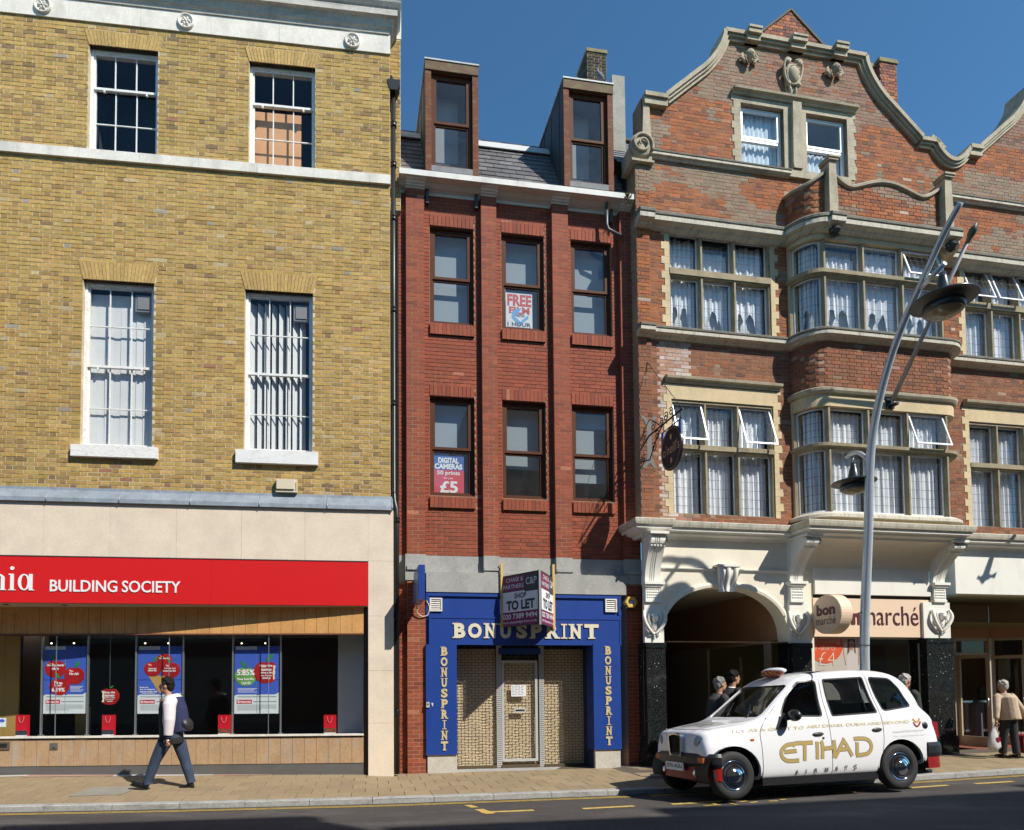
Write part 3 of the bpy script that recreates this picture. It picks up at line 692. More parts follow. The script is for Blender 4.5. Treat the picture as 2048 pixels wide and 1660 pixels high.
def brown_window(parent, r, yf, label=None, dorm=False):
    u0, u1, z0, z1 = r; f = MB(); framebox(f, u0+.004, u1-.004, z0+.03, z1-.012, .055, yf, yf+.09, wb=.03, wt=.05)
    f.box(u0, u1, yf-.035, yf+.02, z0, z0+.032)
    f.box(u0, u1, yf-.04, yf+.02, z1-.03, z1-.005)
    w = f.build('window', brown, parent)
    if label: w['label'] = label
    a0, a1, zb_, zt = u0+.058, u1-.058, z0+.06, z1-.062; zm = zb_+(zt-zb_)*.475
    s = MB(); framebox(s, a0+.002, a1-.002, zm, zt, .052, yf+.006, yf+.05); s.build('sash', brown, w)
    s = MB(); framebox(s, a0+.002, a1-.002, zb_, zm-.002, .034, yf+.03, yf+.07); s.build('sash', brown, w)
    pane(w, a0+.05, a1-.05, zm+.05, zt-.05, yf+.028, glassB); pane(w, a0+.03, a1-.03, zb_+.03, zm-.035, yf+.05, glassB)
    room(w, (u0, u1, z0, z1), yf+.1, 1.4, mat('dim_office', (.10,.105,.11), .95))
    return w, (a0, a1, zb_, zm, zt)
bw_ = []
for i, r in enumerate(opsB):
    w, g = brown_window(B, r, EB+.075, ['brown framed window nearest the drainpipe in the upper row', 'brown framed window with the free film poster', 'brown framed window below the bent grey pipe', 'brown framed window with the prints poster', 'brown framed window reflecting roofs', 'brown framed window beside the hanging sign shadow'][i]); bw_.append((w, g))
    m = MB(); m.box(g[0], g[1], EB+.30, EB+.305, g[2]+(0 if i < 4 else (.62 if i == 4 else .40)), g[4]); m.build('sky_tone_sheet', skytone, w)  # grey sheet added behind the glass to imitate reflected sky
# posters in two windows
posters = []
w, g = bw_[3]; e = empty('photo_price_poster', 'red and blue digital camera prints poster inside a brown window', 'poster', FB.mw)
zl0, zl1 = g[2]+.035, g[3]-.02; x0, x1 = g[0]+.02, g[0]+.02+(g[1]-g[0])*.80; yy = EB+.15
m = MB(); H_p = zl1-zl0; m.box(x0, x1, yy, yy+.004, zl0, zl0+H_p*.565); m.build('lower_panel', mat('pink_red_print', (.62,.05,.09), .5), e)
m = MB(); m.box(x0, x1, yy, yy+.004, zl0+H_p*.565, zl1); m.build('upper_panel', mat('mid_blue_print', (.03,.12,.42), .5), e)
m = MB(); lx = lambda a: x0+(x1-x0)*a; lz = lambda b: zl0+H_p*b
text_into(m, 'PHOTOS FROM', lx(.06), lx(.94), lz(.93), lz(1.01), yy-.002, bold=.015)
text_into(m, 'DIGITAL', lx(.17), lx(.83), lz(.73), lz(.87), yy-.002, bold=.05); text_into(m, 'CAMERAS', lx(.05), lx(.95), lz(.585), lz(.72), yy-.002, bold=.05)
text_into(m, '50 prints', lx(.13), lx(.87), lz(.42), lz(.55), yy-.002, bold=.025); text_into(m, 'for just', lx(.35), lx(.65), lz(.335), lz(.395), yy-.002, bold=.015)
text_into(m, '£5', lx(.22), lx(.80), lz(-.03+.04), lz(.30), yy-.002, bold=.03); m.build('lettering', whitesign, e)
w, g = bw_[1]; e = empty('free_film_poster', 'white poster offering free film inside a brown window', 'poster', FB.mw)
zl0, zl1 = g[2]+.035, g[3]-.0; x0, x1 = g[0]+.06, g[0]+.06+(g[1]-g[0])*.72; H_p = zl1-zl0
m = MB(); m.box(x0, x1, yy, yy+.004, zl0, zl1); m.build('sheet', mat('white_print', (.70,.70,.68), .6), e)
m = MB(); text_into(m, 'FREE', lx(.06), lx(.97), lz(.56), lz(.85), yy-.002, bold=.04); text_into(m, 'FILM', lx(.12), lx(.90), lz(.37), lz(.54), yy-.0021, bold=.04); m.build('lettering', mat('red_ink', (.55,.03,.03), .6), e)
m = MB(); text_into(m, 'BONUSPRINT', lx(.05), lx(.95), lz(.90), lz(.97), yy-.004, bold=.02); m.build('lettering', mat('grey_ink', (.25,.27,.3), .6), e)
m = MB(); m.box(x0, x1, yy-.0015, yy, lz(.88), lz(1.0)); m.build('band', mat('dark_blue_print', (.05,.09,.25), .6), e)
m = MB(); text_into(m, '1 HOUR', lx(.06), lx(.94), lz(.06), lz(.16), yy-.0035, bold=.03); text_into(m, 'WITH', lx(.38), lx(.70), lz(.29), lz(.36), yy-.0036, bold=.03); text_into(m, 'PROCESSING', lx(.06), lx(.94), lz(.005), lz(.04), yy-.0035, bold=.03); m.build('lettering', mat('navy_ink', (.03,.04,.10), .6), e)
m = MB(); m.prism([(lx(.22), lz(.36)), (lx(.55), lz(.18)), (lx(.85), lz(.36)), (lx(.85), lz(.27)), (lx(.5), lz(.08)), (lx(.22), lz(.26))][::-1], yy-.002, yy-.001); m.prism([(lx(.2), lz(.40)), (lx(.35), lz(.30)), (lx(.45), lz(.37)), (lx(.6), lz(.52)), (lx(.45), lz(.5))], yy-.0026, yy-.001); m.build('logo_shape', mat('sky_blue_print', (.10,.33,.70), .6), e)
# cornice: corbel blocks on the pilasters, fillets between, gutter slab above
zct = Z(798.6, 334.5, .22); zcb = Z(798.6, 345.5, .22)
m = MB(); us = U(944, 380, .22)
for a, b in ((U(798.6, 340, .22), U(1036, 370, .22)-.002), (U(1036, 370, .22)+.002, U(1268.7, 395, .22))): m = MB(); m.box(a, b, -.22, .3, zcb, zct); m.build('cornice_slab', whitec, B)
zk0, zk1 = z_top, zcb-.002
for i, (a, b) in enumerate(PL):
    h = (zk1-zk0); pr = [(-.2, zk0), (.015, zk0), (.03, zk0+h*.22), (.06, zk0+h*.24), (.07, zk0+h*.48), (.10, zk0+h*.5), (.12, zk0+h*.78), (.16, zk0+h*.82), (.18, zk1), (-.2, zk1)]
    m = MB(); m.sweep([(a-.012, 0), (b+.012, 0)], pr[::-1], closed=True); m.build('corbel_block', whitec, B)
for a, b in pan[1:]+[pan[0]]:
    h = zk1-zk0; pr = [(-.2, zk0-.03), (.02-EB, zk0-.03), (.02-EB, zk0+h*.35), (.05-EB, zk0+h*.36), (.055-EB, zk0+h*.46), (.10-EB, zk0+h*.5), (.16-EB, zk0+h*.8), (.18-EB, zk1), (-.2, zk1)]
    if b-a > .05: m = MB(); m.sweep([(a+.004, 0), (b-.014, 0)], pr[::-1], closed=True); m.build('cornice_moulding', whitec, B)
# mansard roof with slates
SL = R(60); e0y, e0z = .02, zct-.03; Lr = 2.05; dz, dy = math.sin(SL), math.cos(SL); uR0, uR1 = U(801, 340), U(1262, 380)
nrm = Vector((0, -dz, dy)); tl = Vector((0, dy, dz))
m = MB(); p = lambda u, t, o=0: (u, e0y+t*dy-dz*o, e0z+t*dz+dy*o); m.add([p(uR0,0), p(uR1,0), p(uR1,Lr), p(uR0,Lr), (uR0,3.5,e0z), (uR1,3.5,e0z), (uR1,3.5,e0z+Lr*dz), (uR0,3.5,e0z+Lr*dz)], [(0,1,2,3),(3,2,6,7),(0,3,7,4),(1,5,6,2)]); roof = m.build('roof', mat('roof_underlay', (.03,.03,.035), .9), B)
g = .195; sw = .30
for k in range(11):
    t0 = k*g; x = uR0-(k % 2)*sw/2
    while x < uR1:
        a, b = max(x, uR0), min(x+sw, uR1)
        if b-a > .04:
            m = MB(); o1 = .026+random.random()*.004; tt = min(t0+g*1.25, Lr); v = [p(a+.006,t0,o1), p(b-.006,t0,o1), p(b-.003,tt,.010), p(a+.003,tt,.010), p(a+.003,t0,.002), p(b-.003,t0,.002)]
            m.add(v, [(0,1,2,3),(4,5,1,0),(0,3,4),(1,5,2)]); o = m.build('slate', slate, roof); c = random.uniform(.7, 1.35); o.color = (.125*c, .118*c, .118*c, 1)
        x += sw
m = MB(); m.sweep([(uR0, 0), (uR1, 0)], [(-(e0y+Lr*dy)-.25, e0z+Lr*dz+.03), (-(e0y+Lr*dy)+.06, e0z+Lr*dz+.03), (-(e0y+Lr*dy)+.13, e0z+Lr*dz-.13), (-(e0y+Lr*dy)+.16, e0z+Lr*dz-.13), (-(e0y+Lr*dy)+.08, e0z+Lr*dz+.05), (-(e0y+Lr*dy)-.25, e0z+Lr*dz+.05)], closed=True); m.build('ridge_flashing', mat('white_lead_flashing', (.55,.55,.54), .5), roof)
x = uR0
while x < uR1: m = MB(); m.tube([(x+.004, e0y+Lr*dy+.02, e0z+Lr*dz+.09), (min(x+.45, uR1)-.004, e0y+Lr*dy+.02, e0z+Lr*dz+.09)], .055, 10); m.build('ridge_tile', mat('black_ridge_tile', (.03,.03,.032), .7), roof); x += .45
# dormers
mossy = mat('mossy_fascia_board', (.13,.075,.04), .8, var=.2, scale=4, stain=(.17,.18,.06), stain_amt=.9, stain_scale=4, stretch=(1,1,2), fine=.15)
leadw = mat('pale_lead_capping', (.42,.44,.44), .5, var=.2, scale=6); leadd = mat('dark_lead_cheek', (.055,.062,.07), .6, var=.25, scale=3, metal=.2)
for i, (x0, y0, x1, yb) in enumerate(((849.8, 118, 956.8, 340), (1125.5, 156, 1226.5, 371))):
    yF = -.03; u0, zt = FB.P(x0, y0, -yF); u1 = U(x1, (y0+yb)/2, -yF); zb_ = Z(x0, yb, -yF); zb_ = max(zb_, zct+.01)
    d = MB(); d.box(u0+.02, u1-.02, yF+.02, yF+.06, zb_, zt-.02, skip='fk'); dz_ = zt-zb_
    lab = ('dormer window in the slate roof nearest the yellow building', 'dormer window in the slate roof below the brick chimney')[i]
    m = MB(); m.box(u0+.015, u0+.07, yF+.05, 3.2, zb_-.6, zt-.04); m.box(u1-.07, u1-.015, yF+.05, 3.2, zb_-.6, zt-.04); m.box(u0+.015, u1-.015, yF+.06, 3.2, zt-.06, zt-.03); dm = m.build('dormer', leadd, B); dm['label'] = lab
    for k in range(5):
        m = MB(); yy_ = .25+.5*k; m.box(u0+.004, u0+.016, yy_, yy_+.03, zb_, zt-.05); m.build('lead_seam', leadd, dm)
    hh = .185
    m = MB(); m.box(u0, u1, yF-.03, yF+.05, zt-.03-hh, zt-.03); m.build('fascia_board', mossy, dm)
    m = MB(); m.box(u0-.012, u1+.012, yF-.045, 3.2, zt-.029, zt); m.build('lead_capping', leadw, dm)
    pw = .118; m = MB(); m.box(u0+.004, u0+pw, yF-.012, yF+.05, zb_, zt-.03-hh); m.build('post', brownl, dm); m = MB(); m.box(u1-pw, u1-.004, yF-.012, yF+.05, zb_, zt-.03-hh); m.build('post', brownl, dm)
    m = MB(); m.box(u0+pw+.001, u1-pw-.001, yF-.01, yF+.05, zb_, zb_+.11); m.build('lead_apron', mat('dull_lead_apron', (.20,.205,.21), .8, var=.2, scale=6), dm)
    w, g_ = brown_window(dm, (u0+pw, u1-pw, zb_+.11, zt-.03-hh), yF+.055)
    m = MB(); m.add([(g_[0], yF+.5, g_[2]), (g_[1]-.15, yF+.5, g_[2]), (g_[1]-.15, yF+.5, g_[4]), (g_[0], yF+.5, g_[4])], [(0,1,2,3)]); m.build('sky_tone_sheet', mat('pale_sky_tone', (.30,.32,.33), .9), w)  # pale grey sheet added behind the dormer glass as sky tone
# party wall pier and chimney
copg = mat('grey_coping_render', (.34,.33,.28), .9, var=.2, scale=3, fine=.15, stain=(.18,.18,.15), stain_amt=.6, stain_scale=3, bump=.3)
dpt = 1.0; u0, u1 = U(1226, 260, -dpt), U(1251, 260, -dpt); zt = Z(1238, 151, -dpt)
m = MB(); m.prism([(u0, zct-.4), (u1, zct-.4), (u1, zt), (u0, zt)], dpt, dpt+2.6); m.build('party_wall_pier', copg, B)
m = MB(); m.add([(u1-.02,-.02,zct-.1),(u1+.25,-.02,zct-.1),(u1+.25,dpt+.2,zct+1.55),(u1-.02,dpt+.2,zct+1.55),(u1-.02,dpt+.2,zct-.4),(u1+.25,dpt+.2,zct-.4)], [(0,1,2,3),(0,3,4),(1,5,2)]); m.build('party_wall_coping', copg, B)
dc = 2.0; u0, zt = FB.P(1174, 96, -dc); u1 = U(1213, 130, -dc); z0_ = Z(1190, 190, -dc)
ch = MB(); ch.box(u0+.005, u1-.005, dc+.008, dc+.62, z0_-2, zt-.08); chn = ch.build('chimney_stack', mat('sooty_mortar', (.55,.44,.25), .9), B)
black_br = lambda s, z, hd, rnd: pick(rnd, [(3, (.05,.04,.03)), (1, (.09,.065,.04))])
lay(courses(u0, u1, z0_-.6, zt-.09, bond='flemish', ch=.075, j=.016), chn, black_br, brickA, brickAo, 60, y=dc, proud=.004, fr=FB, name='brick')
lay(courses(0, .6, z0_-.6, zt-.09, bond='flemish', ch=.075), chn, black_br, brickA, brickAo, 0, y=0, proud=.004, name='brick', basis=Matrix.Translation((u0, dc+.6, 0)) @ Matrix.Rotation(-PI/2, 4, 'Z'))
m = MB(); m.box(u0-.02, u1+.02, dc-.02, dc+.64, zt-.08, zt); m.build('chimney_cap', mat('mossy_cap', (.22,.20,.10), .9, var=.3, scale=8), chn)
# rainwater pipe under the cornice
m = MB(); q = [FB.P(x, y, .06) for x, y in ((1213, 398), (1213.5, 450), (1217, 459), (1243, 472))]; m.tube([(a, -.06, b) for a, b in q], .032, 10)
m.build('rainwater_pipe', mat('grey_pipe', (.10,.105,.11), .4), B); m = MB(); m.tube([(q[3][0]-.05, -.06, q[3][1]+.02), (q[3][0]+.0, -.06, q[3][1])], .038, 10); m.build('pipe_collar', mat('grey_pipe'), B)

# ground storey: concrete bands
zb1, zb2, zb3 = z_bt-.004, Z(1300-250, 1148), Z(900, 1186)
zb2 = Z(856, 1144); zb3 = Z(856, 1184)
m = MB(); m.box(PL[0][1]-.02, PL[3][0]+.02, EB-.01, .4, zb2+.002, zb1); m.build('concrete_lintel', conc, B)
m = MB(); m.box(PL[0][1]+.006, PL[3][0]-.006, -.04, .4, zb3, zb2-.002); m.build('concrete_lintel', conc, B)
for i, (a, b) in enumerate(PL):
    if i in (1, 2):
        m = MB(); m.box(a-.0, b+.0, -.012, EB, zb2+.10, zb1); m.box(a, b+.0, -.05, EB, zb2+.045, zb2+.098); m.box(a, b, -.03, EB, zb2-.01, zb2+.043); m.build('stone_block', conc, B)
    else:
        m = MB(); m.box(a-(.03 if i == 0 else 0), b, -.015, .3, z_bt-.5+.002, zb1-.001); m.box(a, b, -.045, .0, zb1-.30, zb1-.22); m.build('stone_block', conc, B)
m = MB(); m.box(uB0, PL[0][0]-.035, EB, .3, z_bt-.52, zb1); m.build('stone_block', conc, B)
m = MB(); m.box(uB0, PL[0][0], EB+.01, .4, zbB-.1, z_bt-.5); m.build('wall', mortarB, B)
lay(courses(uB0, PL[0][0], zbB-.05, z_bt-.53, bond='stretcher'), B, colB, brickB, brickBo, 0, y=EB, proud=.0, name='brick')
# blue shop front
u0f, u1f = U(852, 1240), U(1242, 1240); zf1 = zb3-.004; zfm = Z(857, 1232.5); zfb = Z(857, 1289.5)
m = MB(); m.box(u0f, u1f, .01, .12, zfb+.01, zf1); m.box(u0f, u1f, -.025, .01, zf1-.07, zf1); m.box(u0f, u1f, -.012, .01, zfm-.005, zfm+.05); m.box(u0f, u0f+.06, -.02, .01, zfm+.05, zf1-.07); m.box(u1f-.06, u1f, -.02, .01, zfm+.05, zf1-.07); m.build('upper_fascia', bluep, B)
m = MB(); m.box(u0f+.05, u1f-.02, -.035, .0, zfb, zfm-.007); framebox(m, u0f+.05, u1f-.02, zfb+.0, zfm-.007, .03, -.045, -.035); nb = m.build('name_board', bluep, B)
cream = mat('cream_letter', (.68,.64,.50), .5); goldl = mat('flaking_gilt_letter', (.55,.43,.20), .5, var=.2, scale=20, stain=(.70,.68,.60), stain_amt=1, stain_scale=28); redl = mat('brown_letter_edge', (.30,.08,.05), .6)
def serif_word(mb, word, xs, z0, z1, y, d=.012, grow=0.0, bold=.0):
    for k, ch_ in enumerate(word):
        a, b = xs[k]; a -= grow; b += grow; w = b-a; h = z1-z0+2*grow; za = z0-grow; st = .036+grow
        sl = h*.085+grow; g_ = w*.10
        if ch_ in 'OS': text_into(mb, ch_, a+w*.03, b-w*.03, za, za+h, y-.0002*k, d, bold=.045+bold)
        else:
            ia, ib = (a+w*.13, b-w*.02) if ch_ in 'BPR' else ((a+w*.14, b-w*.14) if ch_ in 'NU' else ((a+w*.35, b-w*.35) if ch_ == 'I' else (a+w*.03, b-w*.03)))
            text_into(mb, ch_, ia, ib, za, za+h, y-.0002*k, d, bold=.05+bold)
            bx = lambda p, q, zz_: mb.box(p, q, y-.0011-.0002*k, y+d, zz_, zz_+sl)
            s1 = w*.42
            if ch_ in 'BPR': bx(a, a+w*.3, za+h-sl); bx(a, a+(w*.3 if ch_ == 'B' else s1), za)
            if ch_ == 'R': bx(b-w*.25, b+w*.04, za)
            if ch_ in 'NU': bx(a, a+s1, za+h-sl); bx(b-s1, b, za+h-sl)
            if ch_ == 'N': bx(a, a+s1, za)
            if ch_ == 'I': bx(a, b, za); bx(a, b, za+h-sl)
            if ch_ == 'T': bx(a+w*.25, b-w*.25, za); mb.box(a, a+w*.09, y-.0013, y+d, za+h-sl*2.6, za+h-.001); mb.box(b-w*.09, b, y-.0013, y+d, za+h-sl*2.6, za+h-.001)
W8 = 'BONUSPRINT'
pxs = [(905, 931), (935, 964), (967, 994.5), (996.5, 1026), (1032, 1055), (1059, 1084), (1090, 1119), (1122, 1134), (1137, 1165), (1168.5, 1197)]
z0n, z1n = Z(905, 1276, .045), Z(905, 1246, .045); xs_ = [(U(a, 1262, .045), U(b, 1262, .045)) for a, b in pxs]
m = MB(); serif_word(m, W8, xs_, z0n, z1n, -.040, .006, grow=.008, bold=.01); m.build('name_letter_edging', redl, nb)
m = MB(); serif_word(m, W8, xs_, z0n, z1n, -.052, .012); m.build('name_lettering', cream, nb)
for i, (a, b, y0_, y1_) in enumerate(((852, 914, 1288.5, 1510.5), (1187.5, 1242, 1287.5, 1499.5))):
    u0, u1, z0, z1 = FB.rect(a, y0_, b, y1_, .06); m = MB(); m.box(u0, u1, -.06, .30, z0, z1); pb_ = m.build('side_board', bluep, B)
    pb_['label'] = ('blue side board with flaking gilt letters beside the key switch', 'blue side board with flaking gilt letters beside the black column')[i]
    m = MB(); mg = .02; n = 10; hh = (z1-z0-.10)/n; cx = (u0+u1)/2+(.05 if i == 0 else .02)
    for k, ch_ in enumerate(W8):
        w = .135 if ch_ != 'I' else .08; zt = z1-.045-hh*k; serif_word(m, ch_, [(cx-w/2, cx+w/2)], zt-hh*.86, zt, -.072, .012)
    m.build('board_lettering', goldl, pb_)
    m = MB(); m.box(u0+.03, u1-(.0 if i == 0 else .015), -.03, .32, (zbB if i == 0 else Z(1240, 1536))-.06, z0-.002); m.build('stone_plinth', mat('pale_speckled_stone', (.50,.47,.40), .9, var=.1, scale=5, fine=.15, bump=.3), B)
m = MB(); m.box(u0f, u0f+.03, -.01, .1, zbB, Z(855, 1510)); m.build('blue_edge_strip', bluep, B)
for a, b, y0_, y1_ in ((859.5, 884.5, 1195.5, 1222.5), (1210.5, 1234, 1197.5, 1224)):
    r = FB.rect(a, y0_, b, y1_, .02); m = MB(); framebox(m, r[0], r[1], r[2], r[3], .028, -.028, .0); v = m.build('wall_vent', whitec, B)
    m = MB(); m.box(r[0]+.02, r[1]-.02, -.004, -.001, r[2]+.02, r[3]-.02); m.build('vent_void', black, v)
    for k in range(5):
        zq = r[2]+.035+k*(r[3]-r[2]-.06)/5; m = MB(); m.add([(r[0]+.028,-.022,zq),(r[1]-.028,-.022,zq),(r[1]-.028,-.008,zq+.022),(r[0]+.028,-.008,zq+.022)], [(0,1,2,3)]); m.build('vent_slat', whitec, v)
# recess with brick-link roller shutters over papered windows
uo0, uo1 = U(914, 1400), U(1187.5, 1400, .03); ys = .46; zst = Z(1030, 1535, -ys)
m = MB(); m.box(uo0-.3, uo1+.4, ys+.12, ys+.16, zst-.2, zfb+.2); m.build('shop_wall', black, B)
m = MB(); m.box(uo1+.0, uo1+.05, .06, ys+.12, zst, zfb+.1); m.box(uo0-.25, uo0-.2, .06, ys+.12, zst, zfb+.1); m.box(uo0-.2, uo1, .05, ys+.12, zfb+.02, zfb+.06); m.build('recess_lining', mat('navy_recess', (.01,.02,.07), .6), B)
paper = mat('crumpled_brown_paper', (.66,.53,.34), .85, var=.10, scale=5, fine=.05); paperd = mat('dark_shop_interior', (.035,.03,.025), .9)
sh_t = zfb+.05; steel = mat('galvanised_shutter', (.16,.125,.08), .5, metal=.2, var=.15, scale=6); steelw = mat('pale_grille_guide', (.55,.55,.54), .45, metal=.3)
bays = [(914, 993, 0), (1002, 1078, 1), (1088, 1170, 0)]
for a, b, dr in bays:
    u0, u1 = U(a, 1400, -ys), U(b, 1400, -ys); e = MB(); nx, nz = 16, 30; zt_ = sh_t-.10 if not dr else Z(1040, 1325, -ys)
    rr = random.Random(a)
    for i in range(nx+1):
        for j in range(nz+1):
            x = u0+(u1-u0)*i/nx; z = zst+(zt_-zst)*j/nz; e.v.append((x, ys+.075+.014*noise.noise(Vector((x*5, a, z*2.2)))+.010*noise.noise(Vector((x*9, 5, z*7))), z))
    for i in range(nx):
        for j in range(nz): k = i*(nz+1)+j; e.f.append((k, k+nz+1, k+nz+2, k+1)); e.c.append(None); e.smooth.append(True)
    pp = e.build('paper_lining', paper, B); pp['label'] = 'crumpled brown paper behind the shutter grille'
    gsh = MB(); pitch = .0545; n = int((sh_t-zst-.05)/pitch)
    for k in range(n):
        z = zst+.05+k*pitch; off = (k % 2)*.07
        gsh.box(u0, u1, ys+.002+.001*(k % 3), ys+.008, z, z+.0085)
        x = u0+.01+off
        while x < u1-.004: gsh.box(x, x+.010, ys-.001, ys+.006, z-.002, z+pitch+.002, skip='tb'); x += .14
    gs = gsh.build('shutter_curtain', steel, B, kind='stuff')
    m = MB(); m.box(u0, u1, ys-.02, ys+.03, zst, zst+.05); m.build('shutter_bottom_rail', mat('bronze_rail', (.12,.085,.05), .5, metal=.4), B)
for px_ in (993, 1078.5):
    u0 = U(px_, 1400, -ys); m = MB(); m.box(u0+.002, u0+.10, ys-.002, ys+.04, zst, sh_t); m.build('shutter_post', steelw, B)
    m = MB()
    for k in range(60): z = zst+k*.0385; m.box(u0+.012, u0+.09, ys-.006, ys-.003, z+.008, z+.016)
    m.build('post_rib', mat('dark_rib', (.10,.09,.08), .6), B, kind='stuff')
d0, d1 = U(1003.5, 1400, -ys), U(1075, 1400, -ys); dzt, dzb = Z(1010, 1321, -ys), Z(1010, 1523, -ys)
m = MB(); framebox(m, d0, d1, dzb, dzt, .05, ys-.008, ys+.03); dr_ = m.build('wicket_door', steelw, B)
m = MB(); m.box(U(997, 1300, -ys), U(1081, 1300, -ys), ys-.01, ys+.0, Z(1010, 1309, -ys), Z(1010, 1296, -ys)); m.build('blue_panel', bluep, B)
m = MB(); r = FB.rect(1022, 1370, 1051.5, 1393, -ys); m.box(r[0], r[1], ys-.014, ys-.010, r[2], r[3]); nt_ = m.build('paper_notice', mat('white_paper', (.72,.72,.74), .7), dr_); m = MB()
for k in range(6):
    for i in range(4): m.box(r[0]+.02+i*.062, r[0]+.02+i*.062+.03+.02*((k*3+i) % 2), ys-.0155, ys-.0145, r[3]-.03-k*.033, r[3]-.018-k*.033)
m.build('print', mat('grey_ink'), nt_)
m = MB(); r = FB.rect(1027.5, 1416, 1051, 1425.5, -ys); m.box(r[0], r[1], ys-.03, ys-.012, r[2], r[3]); lb = m.build('letter_box', steelw, dr_); m = MB(); m.box(r[0]+.03, r[1]-.03, ys-.032, ys-.029, r[2]+.03, r[3]-.03); m.build('slot', black, lb)
m = MB(); m.box(U(905, 1540), U(1192, 1530), -.035, ys+.1, zst-.15, zst-.005); m.build('door_step', conc, B)
# key switch
m = MB(); r = FB.rect(852.5, 1404, 859, 1415, .07); m.box(r[0], r[1], -.085, -.061, r[2], r[3]); ks = m.build('key_switch', steelw, B); m = MB(); m.lathe([(.014, -.09), (.0, -.09)], ((r[0]+r[1])/2, 0, (r[2]+r[3])/2+.01), 'y', 10); m.lathe([(.014, -.085), (.014, -.09)], ((r[0]+r[1])/2, 0, (r[2]+r[3])/2+.01), 'y', 10); m.build('key_hole', black, ks)
m = MB(); r = FB.rect(862.5, 1405.5, 866, 1414, .062); m.prism([(r[0], r[3]-.01), (r[1], r[2]), (r[1], r[3])], -.065, -.061); m.build('torn_sticker', whitec, B)

# things fixed to or resting on this building
e = empty('projecting_box_sign', 'blue box sign with its white flex, beside the black drainpipe', 'sign', FB.mw)
r = FB.rect(829, 1130, 850, 1199, .5); u1 = U(850, 1165, 1.0); u0 = u1-.11
m = MB(); zt, zb_ = Z(829, 1129, .5), Z(829, 1197, .5); zt, zb_ = Z(850, 1129.5, 1.0), Z(850, 1198, 1.0); m.box(u0, u1, -1.0, -.12, zb_, zt); m.build('sign_body', bluep, e)
m = MB(); m.box(u0-.004, u0-.0005, -.98, -.14, zb_+.03, zt-.03); m.build('sign_face', bluep, e)
m = MB(); m.tube([(u0+.05, -.13, zt-.06), (u0+.05, .02, zt-.06)], .02, 8); m.tube([(u0+.05, -.13, zb_+.06), (u0+.05, .02, zb_+.06)], .02, 8); m.build('wall_bracket', darkmet, e)
q = [(u0+.06, -.10, zb_+.01), (u0+.07, -.06, zb_-.12), (u0+.16, -.03, zb_-.19), (u0+.27, -.02, zb_-.16), (u0+.30, -.03, zb_-.02), (u0+.25, -.03, zb_+.10)]
m = MB(); m.tube(spline(q, 5), .010, 8); m.build('power_flex', plastic, e)
e = empty('alarm_box', 'yellow hexagonal burglar alarm box on the brick pier', 'alarm box', FB.mw)
cu, cz = FB.P(1262.5, 1204.5, .1); hexa = [(cu+.128*math.cos(R(60*k)), cz+.125*math.sin(R(60*k))) for k in range(6)]
yel = mat('alarm_yellow', (.72,.46,.10), .45); m = MB(); m.prism(hexa, -.10, .0); m.prism([(cu+(a-cu)*.9, cz+(b-cz)*.9) for a, b in hexa], -.112, -.10); m.build('cover', yel, e)
m = MB(); m.box(cu-.048, cu+.055, -.1145, -.1125, cz-.030, cz+.045); m.build('badge', mat('badge_blue', (.02,.06,.30), .4), e); m = MB(); text_into(m, 'ADT', cu-.040, cu+.047, cz-.012, cz+.030, -.1155, bold=.03); m.build('badge_lettering', whitesign, e)
m = MB(); m.prism([(cu+(a-cu)*.75, cz-.06+(b-cz)*.6) for a, b in hexa], -.09, 0); m.build('strobe_light', mat('dark_blue_lens', (.01,.015,.08), .2), e)

